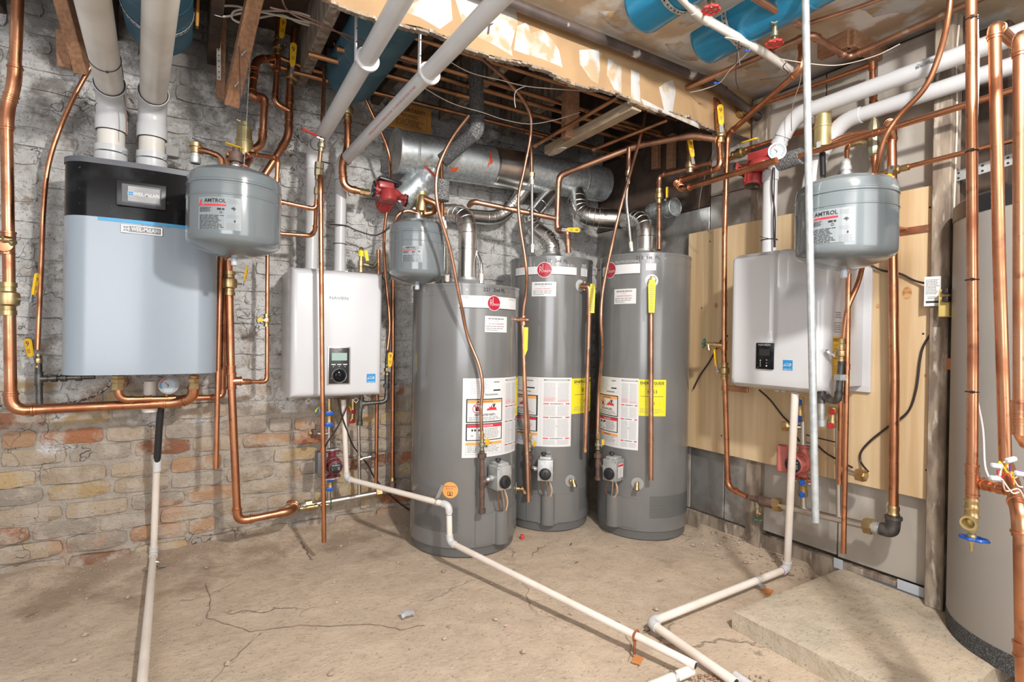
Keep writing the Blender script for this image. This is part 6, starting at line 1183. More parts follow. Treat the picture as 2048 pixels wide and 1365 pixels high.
vpipe('silver vent pipe running along the brick behind the short heater vent up into the duct', [V((1.23, 2.98, 1.845)), V((1.70, 2.98, 1.87)), V((1.83, 2.90, 2.08))], .044)
vpipe('silver vent pipe of the middle water heater elbowing up into the duct', [V((1.905, 2.71, 1.61)), V((1.905, 2.71, 1.71)), V((1.80, 2.83, 1.83)), V((2.02, 2.87, 2.09))], .050, rad=.08)
vpipe('silver vent pipe of the right water heater elbowing to the corner duct', [V((2.325, 2.335, 1.61)), V((2.325, 2.335, 1.83)), V((2.36, 2.60, 1.88))], .051)
vpipe('crinkled silver duct elbow in the room corner under the flue duct', [V((2.362, 2.58, 1.878)), V((2.15, 2.74, 1.90)), V((2.19, 2.86, 2.14))], .062, rad=.09)
ce = R(1350, 414, .12); m = MB(); a = ce + V((-.02, .18, 0)); m.cyl(a, ce, .052, n=28); m.torus(ce, (0, -1, 0), .052, .004, 28, 6); m.torus(ce + V((0, .06, 0)), (0, -1, 0), .053, .003, 28, 6); m.lathe(ce + V((0, -.001, 0)), (0, -1, 0), [(0, .047), (.002, .045), (.002, .004), (.006, .004)], 24); m.build('duct_stub', M['galv'], None, label='short capped galvanized duct stub facing the plywood, right of the heater vents', cat='duct')
# white pipe tee behind first vent
m = MB(); m.cyl(V((1.07, 2.99, 1.83)), V((1.17, 2.97, 1.84)), .060, n=28); m.torus(V((1.08, 2.99, 1.83)), V((1, -.2, .1)), .060, .004, 28, 6); m.build('vent_collar', M['galv_dull'], None, label='pale collar on the brick just left of the short heater vent elbow', cat='vent pipe')
# black insulated pipe
i0 = Dp(951, 108, 2.62); i1 = Dp(955, 262, 2.72); i2 = Dp(884, 322, 2.72)
ip = run('insulated_pipe', 'thick pipe in black foam insulation bending left in front of the round duct', 'pipe', [i0, i1, i2], .036, M['foam'], bend=.03, ring=False, fm=M['foam_worn'], fr=1.02); zip_tie(ip, i0.lerp(i1, .78), i1 - i0, .036)
fo = thing('pipe_insulation', 'short black foam sleeve on the copper stub above the short water heater', 'insulation', Dp(885, 402, 2.6)); m = MB(); m.cyl(Dp(884, 402, 2.6), Dp(885, 362, 2.6), .034, n=20); m.build('foam_sleeve', M['foam_worn'], fo); m = MB(); m.cyl(Dp(884, 440, 2.6), Dp(882, 322, 2.66), .011, n=14); m.build('copper_stub', CU, fo)
def braided(lab, pts, r=.0095):
    t = thing('flexible_connector', lab, 'hose', V(pts[-1])); m = MB(); sp__ = spline(pts, 10); m.tube(sp__, r, 12); m.build('braid', mat('braid', (.62, .60, .56), .3, .9, (.42, .40, .37), 230, .45, .55, detail=0) if 'braid' not in D.materials else D.materials['braid'], t)
    for a, b in ((sp__[0], sp__[1]), (sp__[-1], sp__[-2])): hexnut(t, a.lerp(b, .5), b - a, r * 1.5, .022, M['zinc']); m = MB(); m.cyl(a, a + (b - a).normalized() * .05, r * 1.25, n=12); m.build('crimp', M['pvc_cream'], t)
    return t
braided('braided steel connector from the foam sleeve to the short water heater', [Dp(886, 436, 2.6), Dp(892, 470, 2.62), Dp(895, 520, 2.68), Dp(894, 568, 2.74)])
braided('braided steel connector curving to the right side of the short heater top', [Dp(942, 492, 2.95), Dp(955, 510, 2.95), Dp(962, 530, 2.93), Dp(963, 566, 2.92)])
fx = braided('straight silver connector down to the left of the middle heater vent', [Dp(1064, 352, 3.05), Dp(1064, 430, 3.05), Dp(1065, 506, 3.05)], .0085)
t = run('copper_pipe', 'stained copper stub above the silver connector of the middle water heater', 'pipe', [Dp(1062, 292, 3.05), Dp(1063, 350, 3.05)], .012, M['copper_old'])
hexnut(t, Dp(1064, 350, 3.05), (0, 0, 1), .017, .025, M['brass'])
fx = braided('silver corrugated connector bending down to the right water heater', [Dp(1257, 350, 2.95), Dp(1253, 400, 2.95), Dp(1258, 450, 2.95), Dp(1263, 502, 2.97)], .0085)
t = run('copper_pipe', 'stained copper stub above the corrugated connector of the right heater', 'pipe', [Dp(1258, 295, 2.95), Dp(1257, 350, 2.95)], .012, M['copper_old']); hexnut(t, Dp(1257, 346, 2.95), (0, 0, 1), .017, .025, M['brass'])
# hot water copper over the middle heater
J1 = V((1.885, 2.52, 2.085)); J2 = Xp(1272, 292, 2.10); J3 = Xp(1382, 271, 2.20); J4 = Xp(1432, 279, 2.26)
hp = run('copper_pipe', 'thick stained copper pipe running from the right wall down to the middle heater', 'pipe', [J4, J3, J2, Dp(1117, 352, (J1 - CAM).dot(FW)), Dp(1114, 448, (J1 - CAM).dot(FW)), Dp(1116, 462, (J1 - CAM).dot(FW)), Dp(1134, 460, 3.08), Dp(1137, 506, 3.1)], .0165, M['copper_old'], ring=False, couple=[(3, .18), (6, .55)])
lever(hp, Dp(1124, 461, 2.98), (1, -.2, .05), (0, -1, 0), .085, .022, M['lever_y'], .02)
run('copper_pipe', 'stained copper branch from behind the first heater vent to the hot riser', 'pipe', [Dp(938, 412, 3.05), Dp(945, 403, 3.0), Dp(1110, 437, (J1 - CAM).dot(FW))], .0145, M['copper_old'], ring=False, couple=[(1, .48)])
cw = run('copper_pipe', 'stained copper pipe from the tee down to a small yellow valve over the right heater', 'pipe', PR([(1378, 280, .30), (1381, 345, .30)]), .0135, M['copper_old'], couple=[(0, .2)])
ball_valve(cw, R(1380, 330, .30), (0, 0, 1), .0135, (-.15, .1, 1), (-.5, -1, 0), ln=.11, wd=.022)
cx_ = run('copper_pipe', 'copper riser with brass valve from the right heater to the right wall', 'pipe', PR([(1420, 327, .28), (1318, 352, .30)]) + [Dp(1318, 500, 2.99)], .0125, M['copper_old'], couple=[(1, .45), (1, .7)])
ball_valve(cx_, Dp(1318, 392, 3.0), (0, 0, 1), .0125, None, None); lever(cx_, Dp(1328, 400, 2.93), (0, 0, 1), (.6, -1, 0), .06, .02, M['lever_y'], .012)
# ------------------------------------------------------------------ plywood and right wall heater
M['ply'] = mat('plywood', (.68, .52, .32), .6, 0, (.54, .37, .20), 2.4, .42, .62, stretch=(4, 7, .3), detail=5, col3=(.62, .45, .26), s3=3, lo3=.5, hi3=.7)
PY0, PY1, PZ0, PZ1 = .930, 2.205, .480, 1.748
py = thing('plywood_panel', 'large sheet of pale plywood screwed to the right wall', 'panel', V((2.56, 1.56, PZ0)))
m = MB(); m.rbox((2.558, (PY0 + PY1) / 2, (PZ0 + PZ1) / 2), (.018, PY1 - PY0, PZ1 - PZ0), .0015, 1); m.build('sheet', M['ply'], py)
m = MB()
for y, z in ((.985, 1.66), (.98, .60), (1.6, .52), (2.1, 1.30), (2.05, 1.68), (1.95, .58), (1.30, .70), (1.0, 1.15), (1.72, 1.7)): m.lathe((2.5492, y, z), (-1, 0, 0), [(0, .0045), (.0006, .0045)], 8)
m.build('screw_holes', M['hole'], py)
kn = mat('plywood_knot', (.36, .17, .06), .6, 0, (.55, .33, .15), 60, .4, .6)
for y, z, r in ((1.06, 1.32, .022), (1.17, 1.27, .009), (2.00, 1.31, .014), (1.93, 1.31, .010), (.99, .98, .006)):
    m = MB(); m.add([V((2.5486, y + r * math.cos(a) * .8, z + r * math.sin(a) * 1.2)) for a in [k * PI / 8 for k in range(16)]], [tuple(range(15, -1, -1))]); m.build('knot', kn, py)
RX = 2.215; RY1, RY0, RZ0, RZ1 = 1.672, 1.215, .893, 1.520
rh = thing('wall_heater', 'white wall-hung water heater on the plywood with a slim dark button panel', 'water heater', V((2.35, 1.44, RZ0)))
m = MB(); m.rbox(((2.548 + RX + .12) / 2, (RY0 + RY1) / 2 - .004, (RZ0 + RZ1) / 2 + .012), (2.548 - RX - .12, RY1 - RY0 - .016, RZ1 - RZ0 - .03), .004, 2); m.build('cabinet', M['white'], rh)
m = MB(); m.rbox((2.54, (RY0 + RY1) / 2 - .012, (RZ0 + RZ1) / 2 + .010), (.015, RY1 - RY0 + .03, RZ1 - RZ0 + .02), .002, 1); m.build('mounting_plate', M['white'], rh)
# front cover with a raised centre spine and a scooped right half
ny, nz = 40, 30; vs = []
def cover_x(y, z):
    t = (y - RY0) / (RY1 - RY0); s = (z - RZ0) / (RZ1 - RZ0); e = min(t, 1 - t, ) * (RY1 - RY0); ez = min(s, 1 - s) * (RZ1 - RZ0)
    x = RX + .045 * max(0, 1 - e / .035) ** 2 + .04 * max(0, 1 - ez / .03) ** 2
    tc = .56 + .02 * (s - .5)
    def sm(a, b, v): q = max(0, min(1, (v - a) / (b - a))); return q * q * (3 - 2 * q)
    x += .014 * (sm(.44, .50, t) - sm(.50, .52, t) * 1.0) * sm(.25, .4, s) * 1.0          # groove beside the spine
    bowl = sm(.46, .40, t) if 0 else (1 - sm(.36, .46, t)); x += .035 * bowl * sm(.64, .76, s + .22 * (abs(t - .25) ** 1.5))
    return x
for j in range(nz + 1):
    for i in range(ny + 1):
        y = RY1 + (RY0 - RY1) * i / ny; z = RZ0 + (RZ1 - RZ0) * j / nz; vs.append(V((cover_x(y, z), y, z)))
fs = [(j * (ny + 1) + i, j * (ny + 1) + i + 1, (j + 1) * (ny + 1) + i + 1, (j + 1) * (ny + 1) + i) for j in range(nz) for i in range(ny)]
rim = [i for i in range(ny + 1)] + [j * (ny + 1) + ny for j in range(1, nz + 1)] + [nz * (ny + 1) + i for i in range(ny - 1, -1, -1)] + [j * (ny + 1) for j in range(nz - 1, 0, -1)]
n0 = len(vs)
for i in rim: vs.append(V((RX + .125, vs[i].y, vs[i].z)))
for i in range(len(rim)): j = (i + 1) % len(rim); fs.append((rim[i], n0 + i, n0 + j, rim[j]))
m = MB(); m.add(vs, fs); m.build('front_cover', M['white'], rh, smooth=50)
def rp_(u, v): p = Xp(u, v, RX - .002); return p
a, b = rp_(1514, 680), rp_(1547, 746); c = (a + b) / 2; ph = .118; pw = abs(a.y - b.y); m = MB(); m.rbox((RX - .003, c.y, c.z), (.012, pw, ph), .003, 2); m.build('control_panel', M['black_gloss'], rh)
lb = Lab(Plane(V((RX - .0092, c.y, c.z)), (0, -1, 0), (0, 0, 1)), .0004); lb.text('NAVIEN', 0, ph * .42, .013, 'ink_light', 1, w=pw * .7)
lb.rect(pw * .02, ph * .14, pw * .62, ph * .26, 'ink', 1)
lb.poly([(-pw * .26, -ph * .18), (-pw * .16, -ph * .18), (-pw * .21, -ph * .14)], 'paper', 1)
for k in (-.24, -.31, -.38): lb.rect(-pw * .21, ph * k, pw * .04, ph * .04, 'ink_light', 1)
lb.rect(pw * .15, -ph * .15, .006, .0014, 'paper', 1); lb.rect(pw * .15, -ph * .15, .0014, .006, 'paper', 1); lb.rect(pw * .15, -ph * .26, .005, .0016, 'paper', 1); lb.disc(pw * .15, -ph * .37, .0034, .0034, 'paper', 1, 12); lb.rect(-pw * .36, -ph * .44, .002, .002, 'paper', 1); lb.build('panel_print', rh)
p = rp_(1575, 731); lb = Lab(Plane(V((RX - .0004, p.y, p.z)), (0, -1, 0), (0, 0, 1)), .0006); estar(lb, 0, 0, .044); lb.build('blue_sticker', rh)
lb = Lab(Plane(V((0, RY0 - .0003, 0)), (1, 0, 0), (0, 0, 1)), .0008)
def rs(u, v): p = Yp(u, v, RY0); return p.x, p.z
x0, z1 = rs(1661, 669); x1, z0 = rs(1690, 761); w_, h_ = x1 - x0, .175; cx, cz = (x0 + x1) / 2, (z0 + z1) / 2; cx = min(cx, 2.46)
lb.rect(cx, cz, .085, h_, 'lever_y', 0); lb.text('ENERGYGUIDE', cx, cz + h_ * .42, .02, 'ink', 1, w=.078); lb.rect(cx, cz - h_ * .02, .06, .002, 'ink', 1); lb.lines(cx, cz + h_ * .25, .06, .03, 2, 'ink_grey', fill=.2); lb.lines(cx, cz - h_ * .3, .07, .04, 4, 'ink_grey', fill=.2)
lb.frame(cx, cz + h_ * .72, .06, .04, .0015, 'ink'); lb.lines(cx, cz + h_ * .72, .045, .025, 3, 'ink_grey', fill=.4); lb.lines(cx, cz + h_ * 1.02, .05, .03, 3, 'ink_grey', fill=.4); lb.build('side_labels', rh)
for u, v in ((1491, 774), (1566, 783)):
    p = Xp(u, v, RX + .08); m = MB(); m.lathe(V((RX + .02, p.y, RZ0 + .006)), (-1, 0, -.2), [(0, .003), (.002, .003)], 8); m.build('bottom_screw', M['zinc'], rh)
for y in (1.50, 1.47): m = MB(); m.rbox((RX + .15, y, RZ0 - .004), (.03, .022, .028), .003, 1); m.build('bottom_bracket', M['pvc'], rh)

# vents
def rvent(lab, pts, r, prn=True):
    t = run('plastic_vent', lab, 'flue pipe', pts, r, M['pvc'], bend=r * 2.3, ring=False, fm=M['pvc'], fr=1.15); return t
a0 = R(1538, 500, .21); a0.z = RZ1 - .03
w1 = rvent('upper white plastic vent pipe along the right wall with purple primer ring', [V((a0.x, a0.y, a0.z)), V((a0.x, a0.y, 1.98)), V((2.40, a0.y - .10, 2.165)), V((2.39, -.45, 2.165))], .033)
d = V((0, -1, 0)); m = MB(); m.torus(V((2.40, a0.y - .185, 2.165)), d, .0345, .004, 24, 6); m.lathe(V((2.40, a0.y - .178, 2.165)), d, [(0, .0342), (.018, .0342)], 24); m.build('primer_ring', M['purple'], w1)
b0 = R(1597, 500, .10)
w2 = rvent('lower white plastic vent pipe along the right wall, dipping to the heater', [V((2.46, 1.425, RZ1 - .02)), V((2.46, 1.425, 1.88)), V((2.47, 1.30, 2.095)), V((2.475, -.45, 2.095))], .031)
lb = Lab(Plane(V((2.46 - .0315, 1.425 - .012, 1.72)), V((0, 0, 1)), V((-.0, 1, 0))), .001); lb.text('PVC 1120  SCH 40', 0, 0, .010, 'red_print', 1); lb.build('pipe_print', w2)
p = Xp(1860, 132, 2.357); lb = Lab(Plane(V((2.3555, p.y, 2.165)), (0, -1, 0), (0, 0, 1)), .0006); lb.lines(0, 0, .085, .013, 1, 'ink_grey', fill=.8); lb.build('pipe_print', w1)
zt = thing('sensor_cable', 'twin black sensor cable tied to the vent above the right wall heater', 'cable', V((a0.x, a0.y, 1.5))); m = MB(); m.tube(spline([R(1546, 335, .25), R(1544, 380, .25), R(1550, 430, .255), R(1550, 495, .25)], 8), .0035, 8); m.tube(spline([R(1549, 335, .25), R(1548, 390, .25), R(1547, 440, .255), R(1548, 495, .25)], 8), .0028, 8); m.build('cord', M['cable'], zt)
for z in (1.60, 1.93): m = MB(); m.torus(V((a0.x, a0.y, z)), (0, 0, 1), .0355, .0022, 24, 6); m.tube([V((a0.x - .03, a0.y - .02, z)), V((a0.x - .06, a0.y + .01, z + .012))], .0015, 5); m.build('cable_tie', M['zip'], zt)

# ------------------------------------------------------------------ copper on the right wall
r1 = run('copper_pipe', 'bright copper pipe dropping with a yellow lever and looping back under itself', 'pipe', PR([(1399, 213, .32), (1434, 197, .30), (1441, 336, .30), (1350, 364, .30), (1366, 379, .40), (1553, 321, .42)]), .0145, CU, couple=[(1, .12), (3, .5)], bend=.036)
ball_valve(r1, R(1441, 268, .30), (0, 0, 1), .0145, R(1427, 225, .34) - R(1430, 268, .34), (-.6, -.6, 0), ln=.115, wd=.024)
r2 = run('copper_pipe', 'tall copper riser beside the right wall heater with a diagonal upper run', 'pipe', PR([(1604, 40, .33), (1603, 138, .33), (1455, 270, .22), (1449, 480, .20), (1448, 700, .20), (1456, 975, .16), (1494, 994, .15)]), .0135, CU, couple=[(0, .5), (2, .55), (3, .96)])
tee(r2, R(1448, 692, .20), (0, 0, 1), (-.3, 1, 0), .0135, CU); m = MB(); p, q = R(1444, 691, .21), R(1412, 688, .24); m.lathe(p, q - p, [(0, .009), (.02, .013), (.045, .013), (.047, .010), ((q - p).length, .009)], 12); m.build('bib_body', M['brass'], r2); wheel(r2, R(1408, 687, .25), q - p, .023, M['green_wheel']); m = MB(); m.lathe(R(1416, 690, .24), (0, -.2, -1), [(0, .008), (.02, .009), (.022, .012), (.03, .012)], 12); m.build('bib_spout', M['brass'], r2)
ball_valve(r2, R(1449, 742, .20), (0, 0, 1), .0135, (0, .12, 1), (-.5, -1, 0) if 0 else (-.3, .8, 0), ln=.10, wd=.026, stem=.012)
m = MB(); p = R(1450, 779, .18); m.rbox(p + V((.08, 0, 0)), (.012, .16, .028), .002, 1); m.torus(p, (0, 0, 1), .0155, .004, 20, 6); m.build('copper_clamp', M['copper_old'], r2)
run('copper_pipe', 'short thick copper pipe slanting down from the ceiling to the galvanized rod', 'pipe', [Zp(1500, -12, 2.36), Zp(1606, 52, 2.355)], .0145, M['copper_old'])
# stainless manifold right
hd2 = thing('manifold', 'stainless steel manifold low on the right wall between brass unions', 'manifold', R(1650, 1040, .13))
p, q = R(1562, 1012, .13), R(1732, 1052, .13); ax = q - p; m = MB(); m.cyl(p, q, .0165, n=20); m.build('header', M['steel'], hd2)
hexnut(hd2, R(1556, 1010, .13), ax, .034, .036, M['brass']); hexnut(hd2, R(1738, 1053, .13), ax, .034, .036, M['brass'])
m = MB(); a = R(1500, 996, .14); b = R(1545, 1008, .13); l = (b - a).length; m.lathe(a, b - a, [(0, .012), (.012, .015), (.05, .015), (.052, .023), (.06, .025), (.14, .025), (.15, .020)], 16); m.build('iron_tee', M['rust_iron'], hd2); m = MB(); m.lathe(R(1532, 1004, .13), ax, [(0, .022), (.012, .022), (.012, .018), (.035, .018), (.035, .023), (.05, .023)], 16); m.build('nipple', M['galv_dull'], hd2)
m = MB(); q = R(1515, 1003, .13); m.lathe(q, (0, 0, -1), [(0, .016), (.03, .016), (.032, .011), (.045, .010)], 12); m.build('tee_branch', M['bronze'], hd2); hose_bib(hd2, R(1515, 1024, .13), (.0, -.8, -.5), (0, 0, -1), .009, M['brass'], M['green_wheel'], R_=.022)
m = MB(); a = R(1745, 1055, .13); m.lathe(a, ax, [(0, .025), (.025, .025), (.025, .019), (.05, .019), (.05, .024), (.06, .024)], 16); m.build('nipple', M['galv_dull'], hd2)
m = MB(); m.tube(fillet([R(1762, 1058, .13), R(1784, 1064, .13), R(1787, 1036, .13)], .05, 8), .027, 18); m.lathe(R(1787, 1040, .13), (0, 0, 1), [(0, .027), (.002, .031), (.014, .031), (.014, .024)], 18); m.build('iron_elbow', M['iron'], hd2)
m = MB(); m.cyl(R(1607, 992, .13), R(1607, 1018, .13), .012, n=14); m.build('riser', M['steel'], hd2); m = MB(); m.cyl(R(1676, 820, .13), R(1678, 1036, .13), .0115, n=14); m.build('riser', M['steel'], hd2)
r3 = run('copper_pipe', 'thick copper pipe rising from the iron elbow past the right edge of the heater', 'pipe', PR([(1787, 1034, .13), (1789, 760, .13), (1783, 252, .13)]) + [R(1775, 245, .05)], .0175, CU, couple=[(2, .02)], fr=1.15)
m = MB(); m.lathe(R(1787, 1034, .13), (0, 0, 1), [(0, .019), (.01, .023), (.02, .019), (.035, .022), (.045, .019)], 14); m.build('brass_adapter', M['brass'], r3)
m = MB(); p = R(1786, 455, .13); m.torus(p, (0, 0, 1), .020, .0045, 20, 6); m.cyl(p, p + V((.11, -.02, .0)), .006, n=10); m.rbox(V((2.546, p.y - .045, p.z - .01)), (.005, .12, .03), .001, 1); m.build('wall_clamp', M['copper_old'], r3)
# open relief pipes
run('relief_pipe', 'long copper relief pipe ending just above the sill right of the steel manifold riser', 'pipe', PR([(1697, 548, .33), (1694, 730, .33), (1687, 1107, .33)]), .0100, CU, hollow=True, couple=[(1, .01)])
run('relief_pipe', 'shorter copper relief pipe behind the long one, beside the plywood', 'pipe', PR([(1681, 800, .22), (1679, 970, .22)]), .0100, CU, hollow=True)
soft('gas_tube', 'soft copper gas line sweeping from the top right down behind the right expansion tank', 'pipe', [R(1903, -40, .42), R(1897, 30, .40), R(1880, 105, .36), R(1850, 175, .34), R(1800, 230, .33), R(1770, 275, .33), R(1755, 330, .30), R(1745, 400, .20), R(1735, 480, .20), R(1718, 560, .30), R(1695, 620, .33), R(1685, 690, .33)], .0098, CU, 8, 12)
gr = run('gas_pipe', 'iron gas pipe with union and drip leg under the right wall heater', 'pipe', PR([(1683, 722, .35), (1676, 806, .35), (1643, 793, .35), (1643, 782, .35)]), .0125, M['iron'], bend=.03)
ball_valve(gr, R(1682, 707, .35), (0, 0, 1), .010, (-.2, .4, .5), (-.5, 1, 0), 'zinc', .03, .016); hexnut(gr, R(1680, 755, .35), (0, 0, 1), .024, .026, M['galv_dull']); m = MB(); p, q = R(1643, 800, .35), R(1643, 853, .35); m.lathe(p, q - p, [(0, .013), ((q - p).length * .75, .013), ((q - p).length * .76, .018), ((q - p).length, .018)], 14); m.build('drip_leg', M['galv_dull'], gr); tee(gr, R(1643, 795, .35), (0, 0, 1), (0, -1, 0), .0125, M['iron'], ln=4)
m = MB(); m.lathe(R(1684, 698, .35), (0, 0, 1), [(0, .012), (.02, .013), (.022, .010), (.04, .010)], 8); m.build('flare_nut', M['brass'], gr)
# high horizontals
y0 = R(1480, 224, .1)
h1 = run('copper_pipe', 'uppermost copper pipe along the right wall ending in a tee', 'pipe', [R(1450, 238, .12), R(1480, 225, .12), R(1742, 130, .12)], .0115, CU, couple=[(1, .03)]); ball_valve(h1, R(1481, 225, .12), R(1742, 130, .12) - R(1480, 225, .12), .0125, R(1455, 197, .14) - R(1476, 210, .14), (-.2, 0, 1), ln=.07, wd=.022)
h1b = run('mixing_column', 'vertical copper column with corroded bronze union behind the galvanized rod', 'pipe', PR([(1745, 128, .12), (1747, 215, .12), (1751, 352, .12)]), .0125, CU, couple=[(0, .05), (0, .8), (1, .75)])
m = MB(); p = R(1747, 300, .12); m.lathe(p, (0, 0, 1), [(-.03, .014), (-.02, .022), (.0, .028), (.012, .028), (.014, .023), (.05, .024), (.052, .030), (.075, .031), (.077, .024), (.10, .022), (.13, .014)], 10); m.build('bronze_union', M['bronze'], h1b, smooth=20); m = MB(); m.cyl(p + V((0, .0, .03)), R(1722, 285, .12), .013, n=12); m.build('side_stub', M['bronze'], h1b)
h2 = run('copper_pipe', 'long copper pipe along the right wall with yellow lever near the gauge', 'pipe', [R(1452, 322, .12), R(1495, 299, .12), R(2070, 114, .12)], .0115, CU, couple=[(1, .02)]); ball_valve(h2, R(1480, 306, .12), R(2048, 122, .12) - R(1495, 299, .12), .014, R(1528, 272, .2) - R(1492, 283, .2), (-.3, 0, 1), ln=.095, wd=.020, stem=.02)
h3 = run('copper_pipe', 'copper pipe along the right wall from the foam sleeve to the right edge', 'pipe', [R(1588, 316, .22), R(2070, 167, .20)], .0125, CU, couple=[(0, .42)])
h4 = run('copper_pipe', 'slim copper pipe with brass fittings crossing right above the storage tank', 'pipe', [R(1751, 350, .15), R(1775, 344, .15), R(2070, 270, .13)], .0095, CU); 
m = MB(); p, q = R(1768, 346, .15), R(1818, 334, .15); l = (q - p).length; m.lathe(p, q - p, [(0, .010), (l * .1, .014), (l * .3, .014), (l * .35, .018), (l * .6, .018), (l * .65, .012), (l * .75, .014), (l, .013)], 10); m.build('ball_valve', M['brass'], h4); lever(h4, R(1787, 338, .17), R(1778, 400, .2) - R(1786, 345, .2), (-1, 0, .1), .105, .022, M['lever_y'], .02)
h5 = run('copper_pipe', 'small copper elbow pipe rising over the right expansion tank to the bronze union', 'pipe', PR([(1720, 283, .14), (1694, 291, .16), (1693, 352, .2)]), .0088, CU); m = MB(); p, q = R(1722, 283, .14), R(1700, 290, .155); m.lathe(p, q - p, [(0, .012), (.02, .010), (.022, .014), (.04, .012)], 10); m.build('brass_fitting', M['brass'], h5)
h6 = run('copper_pipe', 'short copper pipe with brass thread right of the gold air separator', 'pipe', [R(1655, 288, .16), R(1690, 272, .14), R(1738, 262, .13)], .0098, CU, ring=False)
# pump on the right wall, gauge, foam, gold separator
t, f, n_, sd, fc = pump('red circulator pump behind the temperature gauge on the right wall', R(1512, 330, .20), R(1550, 318, .20) - R(1470, 345, .20), (-.25, .15, -1), 1.0, 'pump_red', print_=False)
m = MB(); q = R(1520, 328, .26); m.ball(q, .05, 20, 0, (.9, 1.1, .7)); m.rbox(q + V((.03, 0, .045)), (.09, .12, .04), .006, 2); m.build('cast_housing', M['pump_red'], t); m = MB(); m.rbox(q + V((.04, 0, .075)), (.08, .11, .02), .004, 2); m.build('terminal_box', M['black'], t)
gt = thing('temperature_gauge', 'round dial gauge with red and blue scale above the right wall heater', 'gauge', R(1555, 322, .38)); m = MB(); m.cyl(R(1556, 303, .36), R(1568, 306, .24), .012, n=12); m.build('stem', M['brass'], gt); gauge(gt, R(1554, 303, .39), (-1, -1.0, .0), .038)
fi = thing('foam_sleeve', 'grey-black foam insulation sleeve right behind the dial gauge', 'insulation', R(1575, 325, .2)); m = MB(); m.cyl(R(1560, 326, .2), R(1603, 312, .2), .038, n=24); m.build('foam_body', M['foam_worn'], fi)
p = R(1645, 300, .17); ga = air_vent('tall gold air separator on the right wall behind the galvanized rod', p, .20, .036); m = MB(); m.cyl(p + V((0, 0, .04)) , R(1625, 303, .2), .014, n=12); m.build('side_port', M['brass'], ga)
m = MB(); m.rbox(R(1637, 290, .215), (.002, .018, .03), .0008, 1) ; m.build('hang_tag', M['clear'], ga)
run('black_pipe', 'black plastic pipe below the gold air separator on the right wall', 'pipe', PR([(1645, 306, .17), (1646, 352, .18)]), .0125, M['black'])
en = thing('iron_elbow', 'grey iron elbow on top of the right expansion tank', 'pipe fitting', V((2.038, 1.049, 1.72))); m = MB(); m.tube(fillet([V((2.038, 1.049, 1.725)), V((2.038, 1.049, 1.772)), V((2.13, 1.12, 1.74))], .035), .0155, 14); m.lathe((2.038, 1.049, 1.735), (0, 0, 1), [(0, .019), (.014, .019)], 12); m.build('elbow', M['galv_dull'], en)

# lower right pump and valves
p3, f3_, n3__, s3__, fc3 = pump('dusty red circulator pump under the right wall heater', R(1606, 925, .12), (0, .02, -1), (-.8, -.1, .02), .98, 'pump_dusty', black=M['galv_dull'], print_=True, motor_len=.075)
m = MB(); m.rbox(R(1566, 917, .20), (.06, .05, .125), .010, 3, Matrix.Rotation(.5, 3, 'Z')); m.build('terminal_box', M['pump_dusty'], p3)
s4 = run('steel_pipe', 'short stainless pipe above the dusty red pump', 'pipe', PR([(1606, 843, .16), (1606, 890, .16)]), .0120, M['steel']); m = MB(); a, b = R(1604, 855, .16), R(1570, 853, .20); m.cyl(a, b, .010, n=12); m.build('side_stub', M['steel'], s4); hexnut(s4, b, b - a, .024, .03, M['brass'], 'cap')
service_valve('blue-handled brass service valve above the dusty red pump', R(1600, 795, .17), R(1600, 842, .17), .018, 'blue')
service_valve('blue-handled brass service valve below the dusty red pump', R(1606, 958, .15), R(1606, 992, .13), .021, 'blue')
service_valve('red-handled brass service valve right of the iron drip leg', R(1666, 815, .25), R(1663, 855, .25), .018, 'red')
sb = run('steel_pipe', 'stainless stub with brass plug in front of the plywood lower edge', 'pipe', PR([(1680, 940, .14), (1716, 950, .15)]), .0115, M['steel']); hexnut(sb, R(1722, 951, .15), R(1716, 950, .15) - R(1680, 940, .14), .027, .035, M['brass'], 'union_nut'); hexnut(sb, R(1729, 953, .155), R(1716, 950, .15) - R(1680, 940, .14), .014, .02, M['gold'], 'plug')
for lab, pts in (('black cord crossing the plywood from the gray heater to the copper riser', PR([(1387, 778, .066), (1400, 752, .066), (1420, 722, .066), (1440, 685, .07), (1455, 672, .1)])),
                 ('black cord from the right wall heater down to the dusty red pump', PR([(1518, 780, .10), (1540, 800, .08), (1565, 832, .07), (1582, 850, .07), (1592, 872, .08), (1600, 885, .1)])),
                 ('thin black cord behind the galvanized rod to the long relief pipe', PR([(1600, 866, .08), (1625, 874, .07), (1650, 880, .07), (1680, 887, .07)])),
                 ('black cord sagging from the dusty red pump to the brass plug', PR([(1632, 888, .10), (1650, 905, .08), (1678, 922, .07), (1705, 936, .07)])),
                 ('long black power cord snaking over the plywood to the outlet box', PR([(1736, 944, .10), (1722, 925, .064), (1722, 905, .064), (1740, 883, .064), (1775, 855, .064), (1815, 825, .064), (1832, 780, .064), (1840, 720, .064), (1848, 690, .064), (1872, 650, .066), (1888, 600, .08), (1896, 592, .09)])),
                 ('black cord from behind the expansion tank to the paper tag', PR([(1735, 525, .08), (1760, 540, .066), (1800, 548, .066), (1830, 562, .066), (1860, 569, .08)]))):
    soft('power_cord', lab, 'cable', pts, .0045 if 'thin' not in lab else .0028, M['cable'], 8, 8)
ob_ = thing('outlet_box', 'yellow outlet box with plugs on the post beside the storage tank', 'outlet', R(1890, 640, .10)); m = MB(); c = R(1893, 607, .12); m.rbox(c, (.05, .035, .105), .004, 2); m.build('box', M['box_yellow'], ob_)
for v in (583, 599): m = MB(); q = R(1893, v, .15); m.rbox(q, (.03, .022, .022), .005, 2); m.build('plug', M['cable'], ob_)
